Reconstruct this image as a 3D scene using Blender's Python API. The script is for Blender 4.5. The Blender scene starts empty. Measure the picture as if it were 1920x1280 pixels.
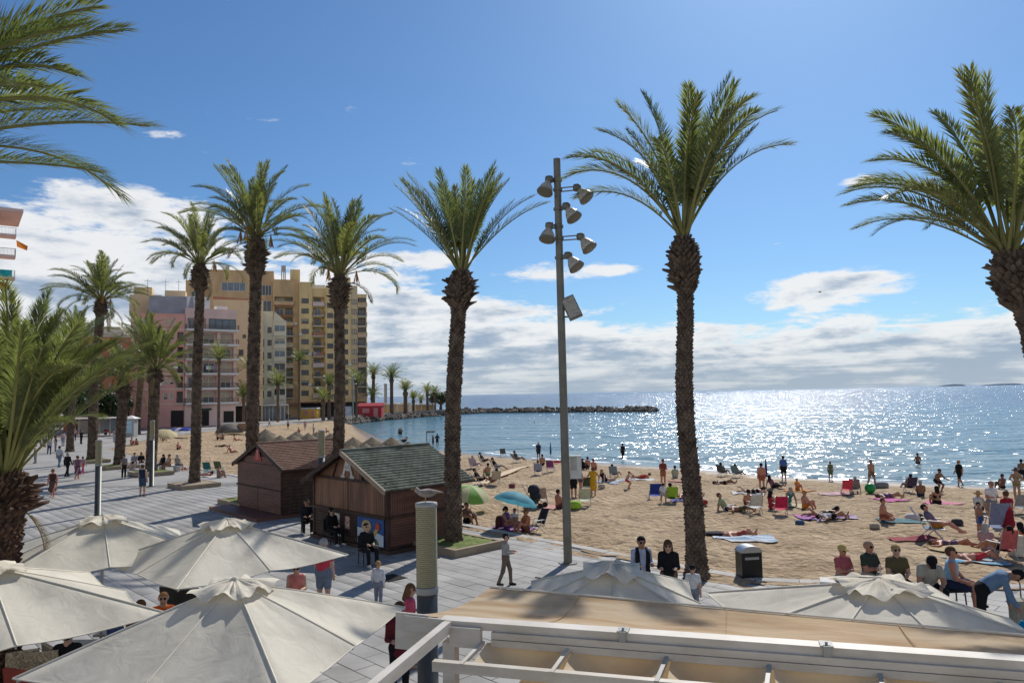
import bpy, bmesh, math, random
import numpy as np
from mathutils import Vector, Matrix, Euler
from mathutils.geometry import tessellate_polygon

random.seed(7); RNG = np.random.default_rng(11)
scene = bpy.context.scene
COL = scene.collection
R = math.radians

# ------------------------------------------------------------------ camera
FPX, CAMH = 1390.0, 5.3                  # focal length in photo pixels, eye height above the promenade
PITCH, ROLL = math.atan(98.5 / FPX), R(-1.1)
cam_d = bpy.data.cameras.new('camera'); cam = bpy.data.objects.new('camera', cam_d); COL.objects.link(cam)
cam_d.sensor_width = 36; cam_d.lens = FPX / 1920 * 36; cam_d.clip_start = 0.1; cam_d.clip_end = 80000
CR = (Matrix.Rotation(R(90) + PITCH, 3, 'X') @ Matrix.Rotation(ROLL, 3, 'Z'))
cam.matrix_world = Matrix.Translation((0, 0, CAMH)) @ CR.to_4x4()
scene.camera = cam

def ray(px, py):
    return (CR @ Vector(((px - 960) / FPX, (640 - py) / FPX, -1)))
def atz(px, py, z=0.0):                  # surveyed point: photo pixel on a level plane at height z
    d = ray(px, py); k = (z - CAMH) / d.z
    return Vector((d.x * k, d.y * k, z))
def aty(px, py, Y):                      # surveyed point: photo pixel at a known distance
    d = ray(px, py); k = Y / d.y
    return Vector((d.x * k, Y, CAMH + d.z * k))

# ------------------------------------------------------------------ world, sun, exposure
SUN_AZ, SUN_EL = R(22.5), R(41)            # azimuth clockwise from the view direction
world = bpy.data.worlds.new('World'); scene.world = world; world.use_nodes = True
def build_world():
    nt = world.node_tree; nt.nodes.clear(); L = nt.links
    def N(t, **kw):
        n = nt.nodes.new(t)
        for k, v in kw.items(): setattr(n, k, v)
        return n
    def put(sock, v):
        if hasattr(v, 'is_linked') or isinstance(v, bpy.types.NodeSocket): L.new(v, sock)
        else: sock.default_value = v
    def m(op, a, b=0.0, c=0.0, clamp=False):
        n = N('ShaderNodeMath', operation=op, use_clamp=clamp)
        put(n.inputs[0], a); put(n.inputs[1], b)
        if len(n.inputs) > 2: put(n.inputs[2], c)
        return n.outputs[0]
    def smooth(x, a, b):
        n = N('ShaderNodeMapRange', interpolation_type='SMOOTHSTEP')
        put(n.inputs[0], x); n.inputs[1].default_value = a; n.inputs[2].default_value = b
        return n.outputs[0]
    def mixc(f, a, b):
        n = N('ShaderNodeMix', data_type='RGBA'); put(n.inputs[0], f); put(n.inputs[6], a); put(n.inputs[7], b)
        return n.outputs[2]
    sky = N('ShaderNodeTexSky', sky_type='NISHITA'); sky.sun_disc = False
    sky.sun_elevation = SUN_EL; sky.sun_rotation = SUN_AZ
    sky.altitude = 10; sky.air_density = 1.0; sky.dust_density = 0.5; sky.ozone_density = 2.2
    tc = N('ShaderNodeTexCoord'); sep = N('ShaderNodeSeparateXYZ'); L.new(tc.outputs['Generated'], sep.inputs[0])
    x, y, z = sep.outputs
    el = m('MULTIPLY', m('ARCSINE', z), 180 / math.pi)
    az = m('MULTIPLY', m('ARCTAN2', x, y), 180 / math.pi)
    # the sheet of cloud seen in perspective
    zz = m('ADD', m('MAXIMUM', z, 0.0), 0.05)
    cx = N('ShaderNodeCombineXYZ'); put(cx.inputs[0], m('DIVIDE', x, zz)); put(cx.inputs[1], m('DIVIDE', y, zz)); cx.inputs[2].default_value = 3.7
    n1 = N('ShaderNodeTexNoise'); L.new(cx.outputs[0], n1.inputs['Vector'])
    n1.inputs['Scale'].default_value = 0.72; n1.inputs['Detail'].default_value = 9; n1.inputs['Roughness'].default_value = 0.6; n1.inputs['Distortion'].default_value = 0.25
    # puffs in angular space
    ca = N('ShaderNodeCombineXYZ'); put(ca.inputs[0], m('MULTIPLY', az, 0.10)); put(ca.inputs[1], m('MULTIPLY', el, 0.32)); ca.inputs[2].default_value = 1.3
    n2 = N('ShaderNodeTexNoise'); L.new(ca.outputs[0], n2.inputs['Vector'])
    n2.inputs['Scale'].default_value = 1.5; n2.inputs['Detail'].default_value = 8; n2.inputs['Roughness'].default_value = 0.62; n2.inputs['Distortion'].default_value = 0.4
    n4 = N('ShaderNodeTexNoise'); L.new(ca.outputs[0], n4.inputs['Vector']); n4.inputs['Scale'].default_value = 6.0; n4.inputs['Detail'].default_value = 6; n4.inputs['Roughness'].default_value = 0.6
    fbm = m('ADD', m('ADD', m('MULTIPLY', n1.outputs[0], 0.42), m('MULTIPLY', n2.outputs[0], 0.42)), m('MULTIPLY', n4.outputs[0], 0.16))
    # a bank of cloud, taller towards the west, thinning to the south-east
    back = smooth(m('MULTIPLY', y, -1.0), -0.55, 0.75)                       # unseen taller bank behind the camera, added for fill light
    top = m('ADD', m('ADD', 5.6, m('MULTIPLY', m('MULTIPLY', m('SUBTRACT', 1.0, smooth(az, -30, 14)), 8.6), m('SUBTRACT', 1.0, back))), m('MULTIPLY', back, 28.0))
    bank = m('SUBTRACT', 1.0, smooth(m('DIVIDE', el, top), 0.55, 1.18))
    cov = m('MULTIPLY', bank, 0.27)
    def puff(a, e, sa, se, w):
        da = m('DIVIDE', m('SUBTRACT', az, a), sa); de = m('DIVIDE', m('SUBTRACT', el, e), se)
        g = m('EXPONENT', m('MULTIPLY', m('ADD', m('MULTIPLY', da, da), m('MULTIPLY', de, de)), -1.0))
        return m('MULTIPLY', g, w)
    for p in [(24.0, 7.4, 5.4, 1.05, 0.31), (22.0, 6.3, 3.5, 0.6, 0.12), (20.5, 10.4, 2.0, .5, .14), (25.8, 14.2, 1.3, .5, .18),
              (-25.5, 18.2, 2.2, .5, .12), (-27.5, 13.4, 5.0, 1.1, .17), (-6.0, 10.4, 4.5, .7, .16), (8.0, 9.3, 2.2, .5, .18),
              (3.0, 9.0, 5.0, 1.0, .12), (-33.0, 19.4, 2.5, .8, .10)]:
        cov = m('ADD', cov, puff(*p))
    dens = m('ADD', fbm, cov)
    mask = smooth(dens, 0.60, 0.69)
    # grey undersides where the cloud is thick
    n3 = N('ShaderNodeTexNoise'); L.new(ca.outputs[0], n3.inputs['Vector']); n3.inputs['Scale'].default_value = 2.1; n3.inputs['Detail'].default_value = 5
    low = m('SUBTRACT', 1.0, smooth(el, 0.5, 6.5))
    shade = smooth(m('ADD', m('ADD', dens, m('MULTIPLY', low, 0.045)), m('MULTIPLY', m('SUBTRACT', n3.outputs[0], 0.5), 0.38)), 0.70, 0.89)
    ccol = mixc(shade, (8.9, 8.95, 9.0, 1), (3.3, 4.2, 5.5, 1))
    veil = m('MULTIPLY', m('SUBTRACT', 1.0, smooth(el, -1, 4.5)), 0.65)     # hazy air over the sea
    tint = N('ShaderNodeMix', data_type='RGBA', blend_type='MULTIPLY'); tint.inputs[0].default_value = 1
    L.new(sky.outputs[0], tint.inputs[6]); tint.inputs[7].default_value = (0.50, 0.735, 0.965, 1)
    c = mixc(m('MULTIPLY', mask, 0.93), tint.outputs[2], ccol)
    c = mixc(veil, c, (4.3, 5.1, 5.9, 1))
    bg = N('ShaderNodeBackground'); L.new(c, bg.inputs[0]); bg.inputs[1].default_value = 0.10
    out = N('ShaderNodeOutputWorld'); L.new(bg.outputs[0], out.inputs[0])
build_world()
sun_d = bpy.data.lights.new('sun', 'SUN'); sun = bpy.data.objects.new('sun', sun_d); COL.objects.link(sun)
sun_d.energy = 4.4; sun_d.angle = R(0.55); sun_d.color = (1.0, 0.95, 0.87)
SUNV = Vector((math.sin(SUN_AZ) * math.cos(SUN_EL), math.cos(SUN_AZ) * math.cos(SUN_EL), math.sin(SUN_EL)))
sun.rotation_euler = SUNV.to_track_quat('Z', 'Y').to_euler()
vs = scene.view_settings; vs.view_transform = 'Standard'; vs.look = 'None'; vs.exposure = 0.0; vs.gamma = 1.0; vs.use_curve_mapping = False
scene.render.engine = 'CYCLES'
cy = scene.cycles; cy.max_bounces = 6; cy.diffuse_bounces = 3; cy.glossy_bounces = 3; cy.transmission_bounces = 4
cy.transparent_max_bounces = 8; cy.sample_clamp_indirect = 6; cy.caustics_reflective = False; cy.caustics_refractive = False
cy.use_denoising = True

# ------------------------------------------------------------------ materials
MATS = {}
def nodes_of(name):
    m = bpy.data.materials.new(name); m.use_nodes = True; nt = m.node_tree; nt.nodes.clear()
    out = nt.nodes.new('ShaderNodeOutputMaterial')
    return m, nt, out
def mat(name, rgb, rough=0.7, var=0.12, scale=4.0, bump=0.0, bscale=None, metal=0.0, spec=0.3, trans=0.0, rand=0.0, detail=4, coord='Object', stretch=None, rgb2=None, emit=0):
    if name in MATS: return MATS[name]
    m, nt, out = nodes_of(name); L = nt.links
    bs = nt.nodes.new('ShaderNodeBsdfPrincipled'); bs.inputs['Roughness'].default_value = rough
    bs.inputs['Metallic'].default_value = metal; bs.inputs['Specular IOR Level'].default_value = spec
    tc = nt.nodes.new('ShaderNodeTexCoord'); vec = tc.outputs[coord] if coord != 'World' else nt.nodes.new('ShaderNodeNewGeometry').outputs['Position']
    if stretch:
        mp = nt.nodes.new('ShaderNodeMapping'); mp.inputs['Scale'].default_value = stretch; L.new(vec, mp.inputs[0]); vec = mp.outputs[0]
    nz = nt.nodes.new('ShaderNodeTexNoise'); nz.inputs['Scale'].default_value = scale; nz.inputs['Detail'].default_value = detail; nz.inputs['Roughness'].default_value = 0.6
    L.new(vec, nz.inputs['Vector'])
    ramp = nt.nodes.new('ShaderNodeValToRGB'); L.new(nz.outputs[0], ramp.inputs[0])
    a = rgb2 if rgb2 else tuple(c * (1 - var) for c in rgb)
    b = rgb if rgb2 else tuple(min(1, c * (1 + var)) for c in rgb)
    ramp.color_ramp.elements[0].position = 0.36; ramp.color_ramp.elements[1].position = 0.66
    ramp.color_ramp.elements[0].color = (*a, 1); ramp.color_ramp.elements[1].color = (*b, 1)
    col = ramp.outputs[0]
    if rand:
        oi = nt.nodes.new('ShaderNodeObjectInfo'); mr = nt.nodes.new('ShaderNodeMapRange')
        mr.inputs[3].default_value = 1 - rand; mr.inputs[4].default_value = 1 + rand; L.new(oi.outputs['Random'], mr.inputs[0])
        mx = nt.nodes.new('ShaderNodeVectorMath'); mx.operation = 'SCALE'; L.new(col, mx.inputs[0]); L.new(mr.outputs[0], mx.inputs['Scale']); col = mx.outputs[0]
    L.new(col, bs.inputs['Base Color'])
    if bump:
        n2 = nt.nodes.new('ShaderNodeTexNoise'); n2.inputs['Scale'].default_value = bscale or scale * 3; n2.inputs['Detail'].default_value = 5; L.new(vec, n2.inputs['Vector'])
        bp = nt.nodes.new('ShaderNodeBump'); bp.inputs['Strength'].default_value = 1; bp.inputs['Distance'].default_value = bump
        L.new(n2.outputs[0], bp.inputs['Height']); L.new(bp.outputs[0], bs.inputs['Normal'])
    res = bs.outputs[0]
    if trans:
        tr = nt.nodes.new('ShaderNodeBsdfTranslucent'); L.new(col, tr.inputs[0])
        mx = nt.nodes.new('ShaderNodeMixShader'); mx.inputs[0].default_value = trans; L.new(res, mx.inputs[1]); L.new(tr.outputs[0], mx.inputs[2]); res = mx.outputs[0]
    L.new(res, out.inputs[0]); MATS[name] = m
    return m
def glass(name, rgb, rough=0.08, rand=0.25):
    m = mat(name, rgb, rough=rough, var=0.25, scale=0.6, spec=0.7, rand=rand); return m

# ------------------------------------------------------------------ mesh building
class MB:
    def __init__(s): s.v = []; s.f = []; s.m = []; s.sm = []
    def add(s, verts, faces, mi=0, smooth=False):
        o = len(s.v); s.v.extend([tuple(p) for p in verts])
        for f in faces: s.f.append(tuple(i + o for i in f)); s.m.append(mi); s.sm.append(smooth)
        return s
    def box(s, c, size, rot=None, mi=0, taper=1.0):
        hx, hy, hz = size[0] / 2, size[1] / 2, size[2] / 2
        vs_ = []
        for z in (-1, 1):
            k = taper if z > 0 else 1
            for x, y in ((-1, -1), (1, -1), (1, 1), (-1, 1)): vs_.append(Vector((x * hx * k, y * hy * k, z * hz)))
        if rot is not None:
            Mx = rot if isinstance(rot, Matrix) else Matrix.Rotation(rot, 3, 'Z')
            vs_ = [Mx @ p for p in vs_]
        c = Vector(c); vs_ = [p + c for p in vs_]
        return s.add(vs_, [(3, 2, 1, 0), (4, 5, 6, 7), (0, 1, 5, 4), (1, 2, 6, 5), (2, 3, 7, 6), (3, 0, 4, 7)], mi)
    def bar(s, a, b, w, h=None, mi=0, up=(0, 0, 1)):             # rectangular bar between two points
        a, b = Vector(a), Vector(b); t = (b - a); L_ = t.length; t.normalize(); h = h or w
        up = Vector(up)
        if abs(t.dot(up)) > 0.98: up = Vector((1, 0, 0))
        sx = t.cross(up).normalized(); u = sx.cross(t).normalized()
        vs_ = [p + sx * (i * w / 2) + u * (j * h / 2) for p in (a, b) for i, j in ((-1, -1), (1, -1), (1, 1), (-1, 1))]
        return s.add(vs_, [(0, 1, 2, 3), (7, 6, 5, 4), (0, 4, 5, 1), (1, 5, 6, 2), (2, 6, 7, 3), (3, 7, 4, 0)], mi)
    def tube(s, pts, rads, n=8, mi=0, cap=True, smooth=True):
        pts = [Vector(p) for p in pts]
        if not hasattr(rads, '__len__'): rads = [rads] * len(pts)
        rings = []; ref = None
        for i, p in enumerate(pts):
            t = (pts[min(i + 1, len(pts) - 1)] - pts[max(i - 1, 0)]).normalized()
            if ref is None: ref = Vector((1, 0, 0)) if abs(t.x) < 0.9 else Vector((0, 1, 0))
            sx = t.cross(ref).normalized(); u = sx.cross(t).normalized(); ref = u
            rings.append([p + (sx * math.cos(2 * math.pi * k / n) + u * math.sin(2 * math.pi * k / n)) * rads[i] for k in range(n)])
        vs_ = [q for r_ in rings for q in r_]; fs = []
        for i in range(len(rings) - 1):
            for k in range(n): fs.append((i * n + k, i * n + (k + 1) % n, (i + 1) * n + (k + 1) % n, (i + 1) * n + k))
        s.add(vs_, fs, mi, smooth)
        if cap:
            s.add(rings[0], [tuple(range(n - 1, -1, -1))], mi); s.add(rings[-1], [tuple(range(n))], mi)
        return s
    def lathe(s, prof, n=16, c=(0, 0, 0), mi=0, smooth=True):       # prof: (r, z)
        c = Vector(c); vs_ = []; fs = []
        for r_, z in prof:
            for k in range(n): vs_.append(c + Vector((r_ * math.cos(2 * math.pi * k / n), r_ * math.sin(2 * math.pi * k / n), z)))
        for i in range(len(prof) - 1):
            for k in range(n): fs.append((i * n + k, i * n + (k + 1) % n, (i + 1) * n + (k + 1) % n, (i + 1) * n + k))
        fs.append(tuple(range(n - 1, -1, -1))); fs.append(tuple((len(prof) - 1) * n + k for k in range(n)))
        return s.add(vs_, fs, mi, smooth)
    def prism(s, poly, z0, z1, mi=0, mtop=None):                  # polygon (ccw) extruded
        n = len(poly); vs_ = [(p[0], p[1], z0) for p in poly] + [(p[0], p[1], z1) for p in poly]
        s.add(vs_, [(k, (k + 1) % n, n + (k + 1) % n, n + k) for k in range(n)], mi)
        tri = tessellate_polygon([[Vector((p[0], p[1], 0)) for p in poly]])
        fs = []
        for t in tri:
            a, b, c = [Vector((poly[i][0], poly[i][1], 0)) for i in t]
            if (b - a).cross(c - a).z < 0: t = (t[0], t[2], t[1])
            fs.append(tuple(n + i for i in t))
        return s.add(vs_, fs, mi if mtop is None else mtop)
    def mesh(s, name, mats):
        me = bpy.data.meshes.new(name); me.from_pydata(s.v, [], s.f)
        for m_ in (mats if isinstance(mats, (list, tuple)) else [mats]): me.materials.append(m_)
        if s.f:
            me.polygons.foreach_set('material_index', s.m); me.polygons.foreach_set('use_smooth', s.sm)
        me.update(); return me
    def build(s, name, mats, parent=None, **kw):
        return obj(name, s.mesh(name, mats), parent, **kw)
def np_mesh(name, V, F, mats, mi=None, smooth=False):              # arrays, F all quads or all tris
    me = bpy.data.meshes.new(name); V = np.asarray(V, np.float32); F = np.asarray(F, np.int32)
    me.vertices.add(len(V)); me.vertices.foreach_set('co', V.ravel()); k = F.shape[1]
    me.loops.add(F.size); me.loops.foreach_set('vertex_index', F.ravel())
    me.polygons.add(len(F)); me.polygons.foreach_set('loop_start', np.arange(0, F.size, k, dtype=np.int32))
    me.polygons.foreach_set('loop_total', np.full(len(F), k, np.int32))
    for m_ in (mats if isinstance(mats, (list, tuple)) else [mats]): me.materials.append(m_)
    if mi is not None: me.polygons.foreach_set('material_index', np.asarray(mi, np.int32))
    if smooth: me.polygons.foreach_set('use_smooth', np.ones(len(F), bool))
    me.update(calc_edges=True); me.validate(); return me
def obj(name, data, parent=None, loc=None, rz=None, M=None, scale=None):
    o = bpy.data.objects.new(name, data); COL.objects.link(o)
    if parent is not None: o.parent = parent
    if M is not None: o.matrix_local = M
    if loc is not None: o.location = loc
    if rz is not None: o.rotation_euler = (0, 0, rz)
    if scale is not None: o.scale = (scale,) * 3 if not hasattr(scale, '__len__') else scale
    return o
def tag(o, label=None, cat=None, group=None, kind=None):
    if label: o['label'] = label
    if cat: o['category'] = cat
    if group: o['group'] = group
    if kind: o['kind'] = kind
    return o
def thing(name, label, cat, loc=(0, 0, 0), rz=0, group=None):
    return tag(obj(name, None, loc=loc, rz=rz), label, cat, group)
def structure(o, label=None): return tag(o, label, kind='structure')

# smooth value noise on arrays
_NT = RNG.random((256, 256))
def vnoise(x, y):
    xi = np.floor(x).astype(int); yi = np.floor(y).astype(int); fx = x - xi; fy = y - yi
    fx = fx * fx * (3 - 2 * fx); fy = fy * fy * (3 - 2 * fy)
    a = _NT[xi % 256, yi % 256]; b = _NT[(xi + 1) % 256, yi % 256]; c = _NT[xi % 256, (yi + 1) % 256]; d = _NT[(xi + 1) % 256, (yi + 1) % 256]
    return (a * (1 - fx) + b * fx) * (1 - fy) + (c * (1 - fx) + d * fx) * fy - 0.5
# ------------------------------------------------------------------ terrain
ZSEA = -1.2
EDGE = [(70, 12), (30, 17.5), (20, 19.2), (12.8, 20), (8.9, 20.6), (6.7, 21.2), (4.7, 23.2), (-2, 30.7), (-20.4, 53.4), (-31, 65), (-46, 84.5), (-53, 111), (-50, 144), (-42, 172)]
HEAD = [(-38, 200), (-30, 228), (-20, 252), (-14, 262), (-20, 275), (-60, 310), (-150, 360)]
LAND = EDGE + HEAD + [(-4000, 900), (-4000, -400), (70, -400)]
SHORE = [(95, 18), (45, 40), (32.3, 46.8), (27, 50.5), (21, 54.4), (15.2, 62), (10, 67.4), (2.1, 74.7), (-4.8, 83), (-10.6, 92), (-19, 110), (-27, 137), (-39, 178)]
def poly_dist(P, X, Y):
    d = np.full(X.shape, 1e9)
    for (ax, ay), (bx, by) in zip(P[:-1], P[1:]):
        vx, vy = bx - ax, by - ay; t = np.clip(((X - ax) * vx + (Y - ay) * vy) / (vx * vx + vy * vy), 0, 1)
        d = np.minimum(d, np.hypot(X - ax - t * vx, Y - ay - t * vy))
    return d
def inside(P, X, Y):
    r = np.zeros(X.shape, bool); n = len(P)
    for i in range(n):
        (ax, ay), (bx, by) = P[i], P[(i + 1) % n]
        c = ((ay > Y) != (by > Y)) & (X < (bx - ax) * (Y - ay) / ((by - ay) if by != ay else 1e-9) + ax); r ^= c
    return r
SEAPOLY = SHORE + [(-39, 400), (400, 400), (400, 18)]
def sand_base(X, Y):
    X = np.asarray(X, float); Y = np.asarray(Y, float)
    de = poly_dist(EDGE, X, Y); dw = poly_dist(SHORE, X, Y); t = de / (de + dw + 1e-6)
    z = -0.10 - 1.10 * t ** 1.25
    z = np.where(inside(SEAPOLY, X, Y), ZSEA - 0.07 * dw, z)
    return z
def lumps(X, Y):
    a = vnoise(X * 0.55, Y * 0.55) * 0.12 + vnoise(X * 1.4 + 9, Y * 1.4) * 0.17 + vnoise(X * 2.7, Y * 2.7 + 5) * 0.11
    return a
def sand_z(x, y):
    X = np.array([x]); Y = np.array([y]); dw = poly_dist(SHORE, X, Y)
    return float((sand_base(X, Y) + lumps(X, Y) * np.clip(dw / 9, 0.05, 1))[0])
def atsand(px, py):
    z = -0.5
    for _ in range(5):
        p = atz(px, py, z); z = sand_z(p.x, p.y)
    return Vector((p.x, p.y, z))

def sand_material():
    m, nt, out = nodes_of('sand'); L = nt.links; N = nt.nodes.new
    bs = N('ShaderNodeBsdfPrincipled'); geo = N('ShaderNodeNewGeometry'); sep = N('ShaderNodeSeparateXYZ'); L.new(geo.outputs['Position'], sep.inputs[0])
    n1 = N('ShaderNodeTexNoise'); n1.inputs['Scale'].default_value = 0.5; n1.inputs['Detail'].default_value = 7; n1.inputs['Roughness'].default_value = 0.65; L.new(geo.outputs['Position'], n1.inputs['Vector'])
    r1 = N('ShaderNodeValToRGB'); L.new(n1.outputs[0], r1.inputs[0]); e = r1.color_ramp.elements
    e[0].position = 0.34; e[0].color = (0.340, 0.240, 0.142, 1); e[1].position = 0.66; e[1].color = (0.525, 0.392, 0.250, 1)
    n2 = N('ShaderNodeTexNoise'); n2.inputs['Scale'].default_value = 5.5; n2.inputs['Detail'].default_value = 6; n2.inputs['Roughness'].default_value = 0.7; L.new(geo.outputs['Position'], n2.inputs['Vector'])
    r2 = N('ShaderNodeMapRange'); r2.inputs[1].default_value = 0.3; r2.inputs[2].default_value = 0.7; r2.inputs[3].default_value = 0.66; r2.inputs[4].default_value = 1.20; L.new(n2.outputs[0], r2.inputs[0])
    sc = N('ShaderNodeVectorMath'); sc.operation = 'SCALE'; L.new(r1.outputs[0], sc.inputs[0]); L.new(r2.outputs[0], sc.inputs['Scale'])
    # wet sand by the water
    wet = N('ShaderNodeMapRange'); wet.interpolation_type = 'SMOOTHSTEP'; wet.inputs[1].default_value = -1.03; wet.inputs[2].default_value = -1.16; L.new(sep.outputs[2], wet.inputs[0])
    mx = N('ShaderNodeMix'); mx.data_type = 'RGBA'; L.new(wet.outputs[0], mx.inputs[0]); L.new(sc.outputs[0], mx.inputs[6]); mx.inputs[7].default_value = (0.19, 0.135, 0.085, 1)
    L.new(mx.outputs[2], bs.inputs['Base Color'])
    rr = N('ShaderNodeMapRange'); rr.inputs[3].default_value = 0.95; rr.inputs[4].default_value = 0.35; L.new(wet.outputs[0], rr.inputs[0]); L.new(rr.outputs[0], bs.inputs['Roughness'])
    bs.inputs['Specular IOR Level'].default_value = 0.25
    n3 = N('ShaderNodeTexNoise'); n3.inputs['Scale'].default_value = 2.2; n3.inputs['Detail'].default_value = 6; n3.inputs['Roughness'].default_value = 0.62; L.new(geo.outputs['Position'], n3.inputs['Vector'])
    vo = N('ShaderNodeTexVoronoi'); vo.inputs['Scale'].default_value = 3.2; L.new(geo.outputs['Position'], vo.inputs['Vector'])
    ad = N('ShaderNodeMath'); ad.operation = 'ADD'; L.new(n3.outputs[0], ad.inputs[0]); ml = N('ShaderNodeMath'); ml.operation = 'MULTIPLY'; ml.inputs[1].default_value = 0.35; L.new(vo.outputs[0], ml.inputs[0]); L.new(ml.outputs[0], ad.inputs[1])
    bp = N('ShaderNodeBump'); bp.inputs['Distance'].default_value = 0.28; L.new(ad.outputs[0], bp.inputs['Height']); L.new(bp.outputs[0], bs.inputs['Normal'])
    dry = N('ShaderNodeMath'); dry.operation = 'SUBTRACT'; dry.inputs[0].default_value = 1.0; L.new(wet.outputs[0], dry.inputs[1]); L.new(dry.outputs[0], bp.inputs['Strength'])
    L.new(bs.outputs[0], out.inputs[0]); return m
def make_sand():
    ys = [11.0]
    while ys[-1] < 195: ys.append(ys[-1] + max(0.24, min(2.0, (ys[-1] - 14) * 0.010)))
    xs = [0.0]
    while xs[-1] < 95: xs.append(xs[-1] + (0.28 if xs[-1] < 32 else 1.0))
    neg = [0.0]
    while neg[-1] > -75: neg.append(neg[-1] - (0.32 if neg[-1] > -14 else 0.9))
    xs = np.array(neg[:0:-1] + xs); ys = np.array(ys)
    X, Y = np.meshgrid(xs, ys); dw = poly_dist(SHORE, X, Y); de = poly_dist(EDGE, X, Y)
    Z = sand_base(X, Y) + lumps(X, Y) * np.clip(dw / 9, 0.05, 1)
    Z = np.where(inside(LAND, X, Y) & (de > 0.5), -0.9, Z)
    Z = np.where(inside(LAND, X, Y) & (de <= 0.5), np.minimum(Z, -0.06), Z)
    V = np.stack([X.ravel(), Y.ravel(), Z.ravel()], 1); nx = len(xs); ny = len(ys)
    i, j = np.meshgrid(np.arange(nx - 1), np.arange(ny - 1)); a = (j * nx + i).ravel()
    F = np.stack([a, a + 1, a + nx + 1, a + nx], 1)
    structure(obj('sand_beach', np_mesh('sand_beach', V, F, sand_material(), smooth=True)), 'trampled golden sand of the town beach')
make_sand()

def sea_material():
    m, nt, out = nodes_of('sea_water'); L = nt.links; N = nt.nodes.new
    bs = N('ShaderNodeBsdfPrincipled'); geo = N('ShaderNodeNewGeometry'); sep = N('ShaderNodeSeparateXYZ'); L.new(geo.outputs['Position'], sep.inputs[0])
    # depth of water grows away from the shore
    dist = N('ShaderNodeMath'); dist.operation = 'MULTIPLY_ADD'; L.new(sep.outputs[0], dist.inputs[0]); dist.inputs[1].default_value = 0.72; L.new(sep.outputs[1], dist.inputs[2])
    nn = N('ShaderNodeTexNoise'); nn.inputs['Scale'].default_value = 0.02; nn.inputs['Detail'].default_value = 4; L.new(geo.outputs['Position'], nn.inputs['Vector'])
    ns = N('ShaderNodeMath'); ns.operation = 'MULTIPLY_ADD'; L.new(nn.outputs[0], ns.inputs[0]); ns.inputs[1].default_value = 60; L.new(dist.outputs[0], ns.inputs[2])
    mr = N('ShaderNodeMapRange'); mr.inputs[1].default_value = 95; mr.inputs[2].default_value = 520; L.new(ns.outputs[0], mr.inputs[0])
    rp = N('ShaderNodeValToRGB'); L.new(mr.outputs[0], rp.inputs[0]); e = rp.color_ramp.elements
    e[0].position = 0; e[0].color = (0.170, 0.245, 0.250, 1); e[1].position = 1; e[1].color = (0.012, 0.075, 0.165, 1)
    x1 = e.new(0.10); x1.color = (0.095, 0.205, 0.245, 1); x2 = e.new(0.45); x2.color = (0.045, 0.145, 0.215, 1)
    L.new(rp.outputs[0], bs.inputs['Base Color'])
    bs.inputs['Roughness'].default_value = 0.17; bs.inputs['IOR'].default_value = 1.33; bs.inputs['Specular IOR Level'].default_value = 0.5
    mp = N('ShaderNodeMapping'); mp.inputs['Rotation'].default_value = (0, 0, R(-25)); mp.inputs['Scale'].default_value = (0.55, 1.0, 1.0); L.new(geo.outputs['Position'], mp.inputs[0])
    def nz(s, d, w):
        n = N('ShaderNodeTexNoise'); n.inputs['Scale'].default_value = s; n.inputs['Detail'].default_value = d; n.inputs['Roughness'].default_value = 0.55; L.new(mp.outputs[0], n.inputs['Vector'])
        q = N('ShaderNodeMath'); q.operation = 'MULTIPLY'; q.inputs[1].default_value = w; L.new(n.outputs[0], q.inputs[0]); return q.outputs[0]
    def add(a, b):
        q = N('ShaderNodeMath'); q.operation = 'ADD'; L.new(a, q.inputs[0]); L.new(b, q.inputs[1]); return q.outputs[0]
    h = add(add(nz(0.09, 2, 2.6), nz(0.42, 1, 0.9)), nz(1.5, 1, 0.36))
    bp = N('ShaderNodeBump'); bp.inputs['Distance'].default_value = 1.0; bp.inputs['Strength'].default_value = 1.0
    L.new(h, bp.inputs['Height']); L.new(bp.outputs[0], bs.inputs['Normal'])
    L.new(bs.outputs[0], out.inputs[0]); return m
SEA_MAT = sea_material()
mb = MB(); mb.add([(-30000, -200, ZSEA), (30000, -200, ZSEA), (30000, 40000, ZSEA), (-30000, 40000, ZSEA)], [(0, 1, 2, 3)])
structure(mb.build('sea', SEA_MAT), 'rippled blue sea glittering under the sun')
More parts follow.
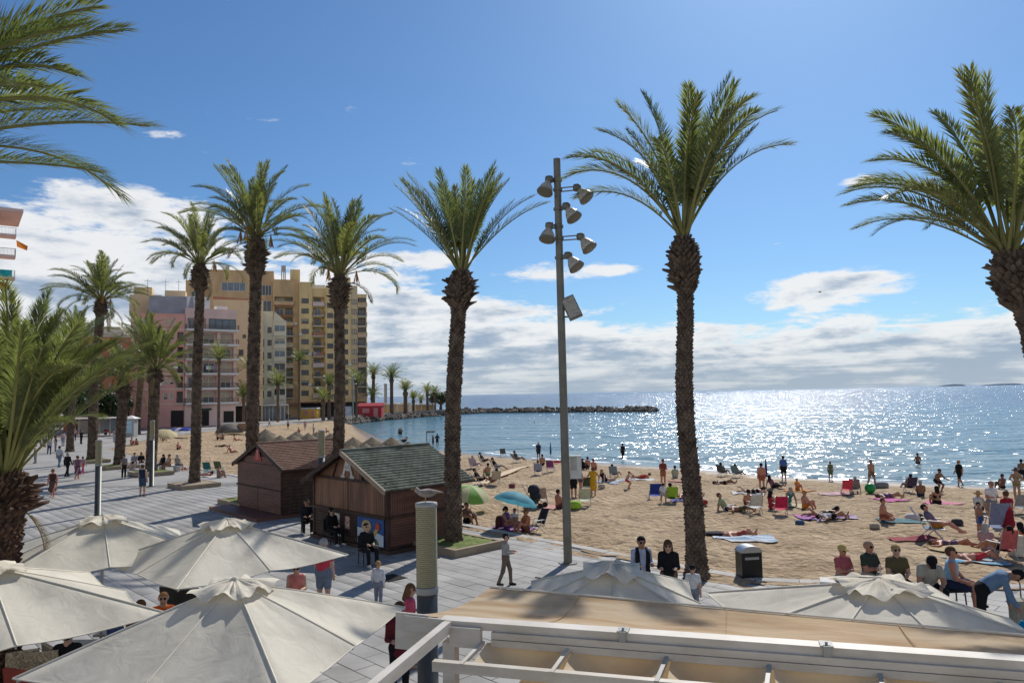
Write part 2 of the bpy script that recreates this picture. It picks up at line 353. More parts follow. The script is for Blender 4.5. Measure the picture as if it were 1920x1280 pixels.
# foam where the small waves break
def foam_strip(pts, off, w, name, h=0.05):
    m = MATS.get('foam') or mat('foam', (0.78, 0.80, 0.80), rough=0.6, var=0.2, scale=3)
    P = []
    for (ax, ay), (bx, by) in zip(pts[:-1], pts[1:]):
        n = max(2, int(math.hypot(bx - ax, by - ay) / 0.35))
        for k in range(n): P.append((ax + (bx - ax) * k / n, ay + (by - ay) * k / n))
    V = []; F = []
    for i, (x, y) in enumerate(P):
        q = P[min(i + 1, len(P) - 1)]; p = P[max(i - 1, 0)]; t = Vector((q[0] - p[0], q[1] - p[1])).normalized(); nrm = Vector((t.y, -t.x))
        wig = float(vnoise(np.array([i * 0.05]), np.array([off * 3.0]))[0]) * 2.2 + float(vnoise(np.array([i * 0.31]), np.array([off]))[0]) * 0.7
        ww = w * max(0.0, 0.35 + 2.1 * float(vnoise(np.array([i * 0.085]), np.array([off + 40]))[0]) + 0.8 * float(vnoise(np.array([i * .5]), np.array([off + 7]))[0]))
        c = Vector((x, y)) + nrm * (off + wig)
        for s_, zz in ((-ww / 2, 0.004), (0, h * min(1, ww / w) + 0.006), (ww / 2, 0.004)): V.append((c.x + nrm.x * s_, c.y + nrm.y * s_, ZSEA + zz))
        if i:
            a = (i - 1) * 3; F += [(a, a + 3, a + 4, a + 1), (a + 1, a + 4, a + 5, a + 2)]
    tag(obj(name, np_mesh(name, V, F, m, smooth=True)), 'white foam of a low wave breaking along the sand', kind='stuff')
for k, (off, w) in enumerate([(0.9, 0.8), (3.2, 0.5)]): foam_strip(SHORE[1:9], off, w, 'foam')

# ------------------------------------------------------------------ land and paving
GROUND = mat('ground_concrete', (0.31, 0.30, 0.285), rough=0.9, var=0.16, scale=0.35, bump=0.01, detail=6)
BED = mat('paving_bed', (0.20, 0.195, 0.185), rough=0.95)
mb = MB(); mb.prism(LAND, -2.6, -0.03); structure(mb.build('ground', GROUND), 'pale concrete ground of the town behind the beach')
GA = R(-46); GU = Vector((math.cos(GA), math.sin(GA), 0)); GV = Vector((-math.sin(GA), math.cos(GA), 0))      # the paving grid
TILE = mat('paving_slab', (0.300, 0.290, 0.275), rough=0.72, var=0.22, scale=0.55, bump=0.003, bscale=40, rand=0.07, spec=0.4, coord='World', detail=9)
def make_paving():
    tw, tl, g = 0.5, 0.92, 0.014
    cells = []
    for i in range(-95, 95):
        for j in range(-160, 160):
            a = (i + 0.5 + (0.5 if j % 2 else 0)) * tl; b = (j + 0.5) * tw
            p = GU * a + GV * b; cells.append((p.x, p.y))
    C = np.array(cells); X, Y = C[:, 0], C[:, 1]
    ok = (Y > 7.5) & (Y < 46) & (np.abs(X / Y) < 0.74) & inside(LAND, X, Y) & (poly_dist(EDGE, X, Y) > 0.42)
    C = C[ok]
    # bed below the joints
    a, b = tl / 2 - g / 2, tw / 2 - g / 2; top, low, ch = 0.0, -0.024, 0.006
    def tile_vf(x, y, dz=0.0, s=1):
        v = []
        for k, z in ((1.0, low), (1.0, top - 0.004), (1 - ch / 0.25, top)):
            for sx, sy in ((-1, -1), (1, -1), (1, 1), (-1, 1)):
                q = GU * (sx * (a if k == 1.0 else a - ch)) + GV * (sy * (b if k == 1.0 else b - ch)); v.append((x + q.x, y + q.y, z + dz))
        f = [(8, 9, 10, 11)] + [(r_ * 4 + k, r_ * 4 + (k + 1) % 4, r_ * 4 + 4 + (k + 1) % 4, r_ * 4 + 4 + k) for r_ in (0, 1) for k in range(4)]
        return v, f
    promenade = structure(obj('promenade', None), 'light grey slab paving of the seafront promenade')
    poly = [(-0.0, -2), (16, 8), (30, 17.0), (20, 18.8), (12.8, 19.6), (8.7, 20.2), (6.4, 20.85), (4.35, 22.9), (-2.3, 30.35), (-17.0, 48.0), (-36, 46.5), (-36, 40)]
    mbb = MB(); mbb.prism(poly, -0.0295, -0.02); mbb.build('paving_bed', BED, promenade)
    def showing(c):      # slabs not roofed over by parasols or the pergola, nearest first
        x, y = c
        return ((-2.6 < x < 2.4 and 13.5 < y) or (x > 8.5 and y > 14) or (-12 < x < -5 and y > 22) or (-3.4 < x < -1.2 and 11 < y))
    vis = [c for c in C if showing(c)]; vis.sort(key=lambda c: c[1]); near = vis[:300]; ns = set(map(tuple, near))
    mm = MB(); v, f = tile_vf(0, 0); mm.add(v, f); me = mm.mesh('slab', TILE)
    for x, y in near:
        o = obj('slab', me, promenade, loc=(x, y, random.uniform(-0.002, 0.003)))
    V = []; F = []
    for c in C:
        if tuple(c) in ns: continue
        v, f = tile_vf(c[0], c[1], random.uniform(-0.002, 0.003)); o_ = len(V); V += v; F += [tuple(i + o_ for i in q) for q in f]
    tag(obj('slab_field', np_mesh('slab_field', V, F, TILE), promenade), kind='stuff')
make_paving()
# kerb stones between paving and sand
KERB = mat('kerb_stone', (0.42, 0.40, 0.37), rough=0.85, var=0.12, scale=3, rand=0.08)
kerb = structure(obj('promenade_edge', None), 'pale kerb stones between promenade and sand')
for (ax, ay), (bx, by) in zip(EDGE[2:9], EDGE[3:10]):
    L_ = math.hypot(bx - ax, by - ay); n = max(1, round(L_ / 1.25)); ang = math.atan2(by - ay, bx - ax)
    mm = MB(); mm.box((0, 0, 0), (L_ / n - 0.02, 0.36, 0.34)); me = mm.mesh('kerb_stone', KERB)
    for k in range(n):
        t = (k + 0.5) / n; obj('kerb_stone', me, kerb, loc=(ax + (bx - ax) * t, ay + (by - ay) * t, -0.155 + random.uniform(-.006, .006)), rz=ang)
# sand blown over the paving along the edge
def drift():
    rng = random.Random(5); V = []; F = []
    for _ in range(46):
        k = rng.choice([4, 5, 6, 7, 7, 7, 8]); (ax, ay), (bx, by) = EDGE[k - 1], EDGE[k] if k < 8 else EDGE[8]
        t = rng.random() * (.5 if k == 8 else 1); cx_, cy_ = ax + (bx - ax) * t, ay + (by - ay) * t; L_ = math.hypot(bx - ax, by - ay); nx_, ny_ = -(by - ay) / L_, (bx - ax) / L_
        if ny_ > 0: nx_, ny_ = -nx_, -ny_
        off = rng.uniform(.0, .9) ** 1.6 + .1; cx_ += nx_ * off; cy_ += ny_ * off; n = 14; o = len(V); r_ = rng.uniform(.15, .6); ang = math.atan2(by - ay, bx - ax); V.append((cx_, cy_, .016))
        for q in range(n):
            a = 2 * math.pi * q / n; rr = r_ * rng.uniform(.55, 1.15); x, y = rr * 1.9 * math.cos(a), rr * .55 * math.sin(a); V.append((cx_ + x * math.cos(ang) - y * math.sin(ang), cy_ + x * math.sin(ang) + y * math.cos(ang), .0045 + .0002 * (_ % 9)))
        F += [(o, o + 1 + q, o + 1 + (q + 1) % n) for q in range(n)]
    tag(obj('drifted_sand', np_mesh('drifted_sand', V, F, bpy.data.materials['sand'], smooth=True)), 'thin sand blown over the paving along the promenade edge', kind='stuff')
drift()
# beaten path over the sand
PATHM = mat('path_boards', (0.60, 0.455, 0.30), rough=0.9, var=0.10, scale=1.5)
pa = [atsand(700 + 24 * k, 985 - 9.2 * k) for k in range(7, 13)]; V = []; F = []
for i, p in enumerate(pa):
    for s_ in (-2.0, 2.0): V.append((p.x + s_ * 0.35, p.y + s_ * 0.9, float(sand_base([p.x + s_ * .35], [p.y + s_ * .9])[0]) + 0.10))
    if i: a = 2 * (i - 1); F.append((a, a + 2, a + 3, a + 1))
structure(obj('beach_path', np_mesh('beach_path', V, F, PATHM)), 'smooth pale path of matting leading over the sand')

# breakwater and rocks along the headland: boulders
ROCK = mat('rock', (0.15, 0.13, 0.11), rough=0.9, var=0.45, scale=0.6, bump=0.05, bscale=2)
def ico():
    bm = bmesh.new(); bmesh.ops.create_icosphere(bm, subdivisions=1, radius=1); v = [x.co.copy() for x in bm.verts]; f = [tuple(q.index for q in p.verts) for p in bm.faces]; bm.free(); return v, f
ICO = ico()
def rocks(name, line, label, wid, hgt, size, n, base=ZSEA):
    V = []; F = []; tot = sum(math.hypot(b[0] - a[0], b[1] - a[1]) for a, b in zip(line[:-1], line[1:]))
    for (ax, ay), (bx, by) in zip(line[:-1], line[1:]):
        L_ = math.hypot(bx - ax, by - ay); k = int(n * L_ / tot); px_, py_ = -(by - ay) / L_, (bx - ax) / L_
        for _ in range(k):
            t = random.random(); o_ = random.uniform(-1, 1); h = (1 - abs(o_)) * hgt
            c = Vector((ax + (bx - ax) * t + px_ * o_ * wid, ay + (by - ay) * t + py_ * o_ * wid, base + h * random.uniform(0.5, 1)))
            rot = Euler((random.random() * 6, random.random() * 6, random.random() * 6)).to_matrix(); s_ = size * random.uniform(0.6, 1.5); b0 = len(V)
            V += [tuple(c + rot @ Vector((v.x * s_ * random.uniform(.75, 1.2), v.y * s_ * .8 * random.uniform(.75, 1.2), v.z * s_ * .6))) for v in ICO[0]]
            F += [tuple(i + b0 for i in f) for f in ICO[1]]
    return tag(obj(name, np_mesh(name, V, F, ROCK)), label, kind='stuff')
rocks('breakwater_rocks', [(-19, 268), (14, 257), (46, 238)], 'dark boulder breakwater running out into the bay', 3.2, 1.45, 0.80, 900)
rocks('shore_rocks', [(-41, 174), (-37.5, 199), (-29.5, 227), (-19.5, 251), (-13, 261)], 'brown rocks heaped at the foot of the headland', 1.8, 1.1, 0.6, 600)
HEADW = mat('headland_wall', (0.30, 0.27, 0.23), rough=0.9, var=0.25, scale=0.5)
WALLTOP = [(-42.5, 174), (-39, 200), (-31, 228), (-21, 252), (-15, 261)]
mb = MB()
for (ax, ay), (bx, by) in zip(WALLTOP[:-1], WALLTOP[1:]): mb.bar((ax, ay, 0.2), (bx, by, 0.2), 0.5, 0.9)
tag(mb.build('sea_wall', HEADW), 'low stone sea wall around the headland', 'wall')
# hazy islands on the skyline
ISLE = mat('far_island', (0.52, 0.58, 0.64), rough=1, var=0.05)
for name, x0, x1, h, lab in (('island', 1768, 1812, 26, 'tiny grey island on the horizon standing clear of the other'), ('island', 1845, 1925, 22, 'long low grey island on the horizon behind the palm')):
    mb = MB(); a = aty(x0, 722, 9000); b = aty(x1, 722, 9000); pts = []
    for k in range(9):
        t = k / 8; pts.append((a.x + (b.x - a.x) * t, 9000, ZSEA + h * math.sin(math.pi * t) ** 0.6 * random.uniform(.8, 1.1) + 1))
    vs_ = []
    for p in pts: vs_ += [(p[0], p[1], ZSEA - 1), p, (p[0], p[1] + 300, ZSEA - 1)]
    mb.add(vs_, [q for k in range(8) for q in ((k * 3, k * 3 + 3, k * 3 + 4, k * 3 + 1), (k * 3 + 1, k * 3 + 4, k * 3 + 5, k * 3 + 2))], 0, True)
    tag(mb.build(name, ISLE), lab, kind='structure')
# ------------------------------------------------------------------ buildings
GLASSD = glass('window_glass', (0.035, 0.045, 0.055))
GLASSB = glass('balcony_glass', (0.13, 0.18, 0.22), rough=0.15)
WFRAME = mat('window_frame_white', (0.70, 0.70, 0.68), rough=0.5, var=0.04)
BFRAME = mat('window_frame_brown', (0.14, 0.085, 0.05), rough=0.6, var=0.1)
BLIND = mat('roller_blind', (0.52, 0.44, 0.34), rough=0.7, var=0.08, scale=1, rand=0.15)
RAILM = mat('balcony_rail', (0.16, 0.13, 0.11), rough=0.5, var=0.1)
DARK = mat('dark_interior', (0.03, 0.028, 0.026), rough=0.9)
ROOFG = mat('roof_grey', (0.33, 0.34, 0.38), rough=0.85, var=0.12, scale=0.5)
class Facade:                               # local frame: s along the front, z up, d outwards
    def s(s, px):                           # where a sight line meets the plane of the front
        d = ray(px, 740); a, b = d.x, d.y; k = (s.o.x * s.u.y - s.o.y * s.u.x) / (a * s.u.y - b * s.u.x)
        return (Vector((a * k, b * k, 0)) - s.o).dot(s.u)
    def z(s, px, py):
        d = ray(px, py); k = (s.o.x * s.u.y - s.o.y * s.u.x) / (d.x * s.u.y - d.y * s.u.x); return CAMH + d.z * k
    def __init__(s, root, o, u):
        s.root = root; s.o = Vector((o[0], o[1], 0)); s.u = Vector((u[0], u[1], 0)).normalized(); s.n = Vector((s.u.y, -s.u.x, 0))
        s.M = Matrix(((s.u.x, s.n.x, 0, s.o.x), (s.u.y, s.n.y, 0, s.o.y), (0, 0, 1, 0), (0, 0, 0, 1)))
    def at(s, a, z, d=0.0): return s.M @ Matrix.Translation((a, d, z))
WCACHE = {}
def shared(key, fn):
    if key not in WCACHE: WCACHE[key] = fn()
    return WCACHE[key]
def put_window(F, s0, s1, z0, z1, d, fm, pane, blind=0.0):
    w, h = round(s1 - s0, 2), round(z1 - z0, 2)
    def fr():
        b = MB(); t = 0.09
        b.box((0, 0, t / 2), (w, 0.10, t)); b.box((0, 0, h - t / 2), (w, 0.10, t)); b.box((-w / 2 + t / 2, 0, h / 2), (t, 0.10, h - 2 * t)); b.box((w / 2 - t / 2, 0, h / 2), (t, 0.10, h - 2 * t))
        if w > 1.0: b.box((0, 0, h / 2), (0.08, 0.09, h - 2 * t))
        if w > 3: b.box((-w / 4, 0, h / 2), (0.08, 0.09, h - 2 * t)); b.box((w / 4, 0, h / 2), (0.08, 0.09, h - 2 * t))
        return b.mesh('window', fm)
    o = obj('window', shared(('f', w, h, fm.name), fr), F.root, M=F.at((s0 + s1) / 2, z0, d))
    def pn():
        b = MB(); b.box((0, 0, h / 2), (w - 0.1, 0.03, h - 0.1)); return b.mesh('pane', pane)
    obj('pane', shared(('p', w, h, pane.name), pn), o, loc=(0, -0.025, 0))
    if blind:
        def bl():
            b = MB(); bh = h * blind; n = max(2, int(bh / 0.12))
            for k in range(n): b.box((0, 0, h - 0.06 - bh * (k + .5) / n), (w - 0.18, 0.035, bh / n * 0.92))
            return b.mesh('blind', BLIND)
        obj('blind', shared(('b', w, h, blind), bl), o, loc=(0, 0.03, 0))
def put_balcony(F, s0, s1, z, depth, slab, rail, solid=None, d0=0.0, slabh=0.22):
    w = round(s1 - s0, 2)
    def sl():
        b = MB(); b.box((0, depth / 2, 0), (w, depth, slabh)); return b.mesh('balcony', slab)
    o = obj('balcony', shared(('bal', w, depth, slab.name, slabh), sl), F.root, M=F.at((s0 + s1) / 2, z, d0))
    def rl():
        b = MB(); y = depth - 0.05
        if solid: b.box((0, y, 0.55), (w, 0.10, 0.88))
        else:
            n = max(4, int(w / 0.16))
            for k in range(n + 1): b.box((-w / 2 + 0.03 + (w - 0.06) * k / n, y, 0.58), (0.03, 0.03, 0.94))
        b.box((0, y, 1.08), (w, 0.07, 0.06))
        if depth > 0.6:
            for sx in (-1, 1):
                b.box((sx * (w / 2 - 0.03), depth / 2, 1.08), (0.06, depth - 0.12, 0.06))
                if solid: b.box((sx * (w / 2 - 0.04), depth / 2 - .05, 0.55), (0.08, depth - 0.14, 0.88))
                else:
                    for k in range(6): b.box((sx * (w / 2 - 0.03), depth * (k + .5) / 6.5, 0.58), (0.03, 0.03, 0.94))
        return b.mesh('railing', solid or rail)
    obj('railing', shared(('rail', w, depth, (solid or rail).name), rl), o)
def block(F, name, s0, s1, z0, z1, depth, m, openings=(), d=0.0, recess=0.22):
    """a wing of a building: front wall with real openings (s0,s1,z0,z1,recess), sides, roof"""
    b = MB(); ss = sorted({s0, s1, *[o[0] for o in openings], *[o[1] for o in openings]}); zs = sorted({z0, z1, *[o[2] for o in openings], *[o[3] for o in openings]})
    for a, c in zip(ss[:-1], ss[1:]):
        for e, g in zip(zs[:-1], zs[1:]):
            cs, cz = (a + c) / 2, (e + g) / 2
            if any(o[0] < cs < o[1] and o[2] < cz < o[3] for o in openings): continue
            b.add([(a, d, e), (c, d, e), (c, d, g), (a, d, g)], [(3, 2, 1, 0)])
    for o in openings:
        a, c, e, g = o[:4]; rc = o[4] if len(o) > 4 else recess
        for q in ([(a, d, e), (a, d, g), (a, d - rc, g), (a, d - rc, e)], [(c, d, g), (c, d, e), (c, d - rc, e), (c, d - rc, g)],
                  [(a, d, g), (c, d, g), (c, d - rc, g), (a, d - rc, g)], [(c, d, e), (a, d, e), (a, d - rc, e), (c, d - rc, e)],
                  [(a, d - rc, e), (a, d - rc, g), (c, d - rc, g), (c, d - rc, e)]): b.add(q, [(0, 1, 2, 3)])
    e_, g_ = z0, z1; y1 = d - depth
    b.add([(s0, d, e_), (s0, d, g_), (s0, y1, g_), (s0, y1, e_)], [(0, 1, 2, 3)]); b.add([(s1, d, e_), (s1, y1, e_), (s1, y1, g_), (s1, d, g_)], [(0, 1, 2, 3)])
    b.add([(s0, d, g_), (s1, d, g_), (s1, y1, g_), (s0, y1, g_)], [(0, 1, 2, 3)]); b.add([(s0, y1, e_), (s1, y1, e_), (s1, y1, g_), (s0, y1, g_)], [(3, 2, 1, 0)])
    # a coping so that the roof edge is not a knife
    b.box(((s0 + s1) / 2, d - 0.1, z1 + 0.12), (s1 - s0 + 0.1, 0.36, 0.24))
    o = b.build(name, m, F.root, M=F.M); return o
def part(F, name, m, fn):
    b = MB(); fn(b); return b.build(name, m, F.root, M=F.M)

OCHRE = mat('render_ochre', (0.77, 0.555, 0.275), rough=0.9, var=0.16, scale=0.5, detail=8, stretch=(1, 1, .3))
OCHRE2 = mat('render_orange', (0.62, 0.42, 0.23), rough=0.9, var=0.16, scale=0.5, detail=8, stretch=(1, 1, .3))
TAN = mat('render_tan', (0.70, 0.53, 0.33), rough=0.9, var=0.08, scale=0.2, detail=6)
CREAM = mat('render_cream', (0.72, 0.68, 0.55), rough=0.9, var=0.08, scale=0.3, detail=6)
PINK = mat('render_pink', (0.68, 0.37, 0.325), rough=0.9, var=0.08, scale=0.3, detail=6)
PINKL = mat('render_pink_pale', (0.74, 0.53, 0.48), rough=0.9, var=0.08, scale=0.3)
SLABW = mat('balcony_slab', (0.68, 0.62, 0.55), rough=0.8, var=0.08, scale=0.6)
BRICKR = mat('render_terracotta', (0.45, 0.20, 0.12), rough=0.9, var=0.1)
WHITEP = mat('white_render', (0.74, 0.73, 0.70), rough=0.8, var=0.05)
def sx(px, Y): return aty(px, 740, Y).x
def hz(py, Y, px=600): return aty(px, py, Y).z

def ac_units(F, spots):
    for a, z, d in spots:
        def un():
            b = MB(); b.box((0, .18, 0), (.85, .36, .6)); b.lathe([(.2, 0), (.2, .02)], 10, (0, 0, 0)); b.box((-.3, .12, -.36), (.05, .3, .12)); b.box((.3, .12, -.36), (.05, .3, .12)); return b.mesh('air_conditioner', WHITEP)
        obj('air_conditioner', shared(('ac',), un), F.root, M=F.at(a, z, d))
def laundry(F, a, z, d, cols):
    for k, c in enumerate(cols): part(F, 'laundry', mat('laundry_%d' % int(c[0] * 99), c, rough=.9, var=.2), lambda b, k=k: b.box((a + k * .55, d, z - .35), (.45, .03, .7 + .1 * (k % 2))))
def tower():
    Y = 210; root = thing('apartment_tower', 'tall ochre apartment tower with columns of dark windows and balconies', 'building', (0, 0, 0))
    F = Facade(root, (sx(600, Y), Y), (1, .30)); X = F.s
    fl = [6.66 + 2.9 * i for i in range(10)]
    # the wall with a single column of windows
    op = [(X(565), X(579), z - .75, z + .72) for z in fl]
    block(F, 'wall', X(561), X(585), 0, 37.9, 14, OCHRE, op)
    for i, o in enumerate(op): put_window(F, o[0], o[1], o[2], o[3], -0.18, BFRAME, GLASSD, 0.35 if i % 3 == 1 else 0)
    # loggias
    op = [(X(587), X(608), z - 1.2, z + 1.25, 1.5) for z in fl]
    block(F, 'wall', X(585), X(610), 0, 36.2, 14, OCHRE, op, d=-0.5)
    for i, o in enumerate(op):
        put_balcony(F, o[0] - .1, o[1] + .1, o[2] - .1, 0.9, SLABW, RAILM, BRICKR if i in (4, 6) else (PINKL if i % 3 == 0 else None), d0=-0.5)
        put_window(F, o[0] + .5, o[1] - .9, o[2] + .05, o[3] - .35, -1.9, WFRAME if i in (6, 8) else BFRAME, GLASSD if i != 8 else GLASSB, .3 if i % 4 == 2 else 0)
    op = [(X(613.5), X(625), z - .75, z + .72) for z in [q - 1.2 for q in fl]] + [(X(641), X(653), z - .75, z + .72) for z in fl]
    block(F, 'wall', X(610), X(658), 0, 36.6, 14, OCHRE, op, d=0.25)
    for o in op: put_window(F, o[0], o[1], o[2], o[3], 0.07, BFRAME, GLASSD)
    part(F, 'stairwell_top', OCHRE, lambda b: b.box((X(647), -6, 38.4), (X(658) - X(634), 8, 3.4)))
    # end bay, brick-pale panels then a stack of open balconies
    for k in range(10): pass
    block(F, 'wall', X(658), X(671), 0, 37.2, 14, TAN, [(X(660), X(670), z - .75, z + .75, 0.12) for z in fl], d=-0.2)
    for z in fl: put_window(F, X(660), X(670), z - .75, z + .75, -0.27, BFRAME, BLIND)
    op = [(X(672), X(687), z - 1.2, z + 1.2, 1.8) for z in fl]
    block(F, 'wall', X(671), X(688.5), 0, 34.8, 14, OCHRE, op, d=-0.4)
    for i, o in enumerate(op):
        put_balcony(F, o[0] - .1, o[1] + .3, o[2] - .1, 1.0, SLABW, RAILM, OCHRE2 if i % 3 == 0 else None, d0=-0.4)
        put_window(F, o[0] + .2, o[1] - .2, o[2] + .05, o[3] - .1, -2.1 if i % 3 else -0.6, BFRAME, GLASSD if i % 3 != 2 else GLASSB)
    # wing with orange balconies
    op = [(X(514), X(549), z - 1.2, z + 1.2, 1.5) for z in fl]
    block(F, 'wall', X(511), X(561), 0, 38.6, 14, OCHRE2, op, d=-1.0)
    for i, o in enumerate(op):
        put_balcony(F, o[0] - .2, o[1] + .2, o[2] - .1, 1.1, BRICKR if i > 6 else SLABW, RAILM, OCHRE2 if i % 2 else None, d0=-1.0)
        put_window(F, o[0] + .4, o[0] + 2.4, o[2] + .05, o[3] - .3, -2.4, WFRAME, GLASSD if i != 7 else GLASSB, .4 if i % 3 == 0 else 0)
        put_window(F, o[0] + 2.9, o[1] - .3, o[2] + .05, o[3] - .3, -2.4, BFRAME, GLASSD)
    part(F, 'stairwell_top', OCHRE, lambda b: b.box((X(553), -5, 39.7), (X(562) - X(543), 6, 4.6)))
    # broad rear wing
    op = [(X(412), X(458), 35.6, 38.0), (X(412), X(448), 31.0, 33.6, .5), (X(463), X(475), 31.2, 33.4), (X(484), X(508), 34.5, 37.4), (X(352), X(366), 33.5, 35.6), (X(490), X(508), 29.8, 33)]
    block(F, 'wall', X(386), X(512), 0, F.z(450, 505), 16, OCHRE2, [o for o in op if o[0] > X(386)], d=-3)
    block(F, 'wall', X(341), X(386), 0, F.z(360, 522), 16, OCHRE2, [op[4]], d=-5)
    for i, o in enumerate(op): put_window(F, o[0], o[1], o[2], o[3], -3.15 if i != 4 else -5.15, WFRAME, GLASSB if i in (0, 1) else GLASSD, .4 if i == 1 else 0)
    # ground floor shops in shade
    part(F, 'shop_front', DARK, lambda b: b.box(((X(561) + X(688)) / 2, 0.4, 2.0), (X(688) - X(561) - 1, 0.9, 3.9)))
    part(F, 'shop_canopy', BRICKR, lambda b: b.box(((X(512) + X(640)) / 2, 1.2, 4.1), (X(640) - X(512), 2.6, 0.3)))
    ac_units(F, [(X(581), 9.0, 0), (X(581), 17.6, 0), (X(563.5), 23.2, 0), (X(629), 11.5, .25), (X(629), 20.3, .25), (X(554), 26.3, -1), (X(656), 14.6, .25)])
    laundry(F, X(590), 18.2, .45, [(.6, .6, .62), (.2, .3, .5), (.55, .2, .2)]); laundry(F, X(520), 23.9, .15, [(.62, .6, .55), (.3, .35, .5)])
    # roof masts
    def masts(b):
        for px in (393, 397, 418, 423, 527, 531, 534):
            z = F.z(px, 503); b.tube([(X(px), -8, z - 2), (X(px), -8, z + 2.2)], 0.16, 6)
        for px in (395, 420, 530): b.box((X(px), -8, F.z(px, 495)), (1.0, .4, 1.8))
    part(F, 'antenna', mat('mast_grey', (.4, .4, .4), rough=.5), masts)
    part(F, 'roof_plant', WHITEP, lambda b: (b.box((X(595), -8, 37.2), (5, 4, 2.2)), b.box((X(648), -9, 41), (3, 3, 1.4))))
tower()

def cream_block():
    Y = 186; root = thing('cream_apartment_block', 'narrow cream apartment block with glazed balconies beneath the ochre tower', 'building')
    F = Facade(root, (sx(512, Y), Y), (1, 0.34)); X = F.s
    fl = [6.5 + 3.2 * i for i in range(6)]
    op = [(X(501), X(509), z - .75, z + .75) for z in fl] + [(X(490.5), X(495), z - 1, z + .9) for z in fl[:5]]
    block(F, 'wall', X(487), X(512), 0, 27.0, 12, CREAM, op)
    for o in op: put_window(F, o[0], o[1], o[2], o[3], -0.16, BFRAME, GLASSD)
    op = [(X(514), X(534.5), z - 1.3, z + 1.25, 1.4) for z in fl]
    block(F, 'wall', X(512), X(536.5), 0, 24.6, 12, CREAM, op, d=0.35)
    for i, o in enumerate(op):
        put_balcony(F, o[0] - .15, o[1] + .15, o[2] - .1, 0.5, SLABW, RAILM, CREAM if i != 2 else None, d0=0.35)
        put_window(F, o[0], o[1], o[2] + .9, o[3], 0.2 if i > 2 else -1.0, WFRAME, GLASSB if i > 2 else GLASSD, .45 if i in (4, 1) else 0)
    part(F, 'gable', CREAM, lambda b: b.add([(X(512), .5, 24.6), (X(536), .5, 24.6), (X(514), .5, 27.2), (X(512), -8, 24.6), (X(536), -8, 24.6), (X(514), -8, 27.2)], [(2, 1, 0), (3, 4, 5), (1, 2, 5, 4), (0, 3, 5, 2)]))
    def pav(b):
        for k in range(8): b.box((X(490) + k * 0.9, 4.0, 1.8), (0.12, .12, 3.6))
        b.box(((X(487) + X(540)) / 2, 2.6, 3.75), (X(540) - X(487), 3.8, 0.3))
    part(F, 'cafe_frame', WHITEP, pav)
    part(F, 'cafe_glazing', GLASSB, lambda b: b.box(((X(488) + X(536)) / 2, 3.4, 1.6), (X(535) - X(489), 0.06, 2.9)))
cream_block()

def tan_block():
    Y = 176; root = thing('tan_apartment_block', 'blank tan gable wall of a block between pink and cream blocks', 'building')
    F = Facade(root, (sx(450, Y), Y), (1, .36)); X = F.s
    op = [(X(454), X(460.5), F.z(457, 634), F.z(457, 627)), (X(433), X(443), F.z(438, 645), F.z(438, 634)), (X(447), X(456), F.z(450, 668), F.z(450, 655))]
    block(F, 'wall', X(398), X(493), 0, F.z(450, 562), 14, TAN, op)
    for o in op: put_window(F, *o, -0.16, BFRAME, GLASSD)
    part(F, 'roof_edge', BRICKR, lambda b: b.add([(X(398), .15, F.z(420, 556)), (X(455), .15, F.z(450, 562) + .3), (X(493), .15, F.z(450, 562) + .3), (X(398), -12, F.z(420, 556)), (X(493), -12, F.z(450, 562) + .3), (X(398), .15, F.z(450, 562)), (X(493), .15, F.z(450, 562))], [(0, 5, 6, 2, 1), (0, 1, 2, 4, 3)]))
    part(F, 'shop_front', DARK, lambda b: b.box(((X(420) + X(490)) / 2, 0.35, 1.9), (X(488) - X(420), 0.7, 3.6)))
    part(F, 'shop_canopy', WHITEP, lambda b: b.box(((X(415) + X(490)) / 2, 1.3, 3.9), (X(488) - X(415), 2.4, 0.25)))
tan_block()

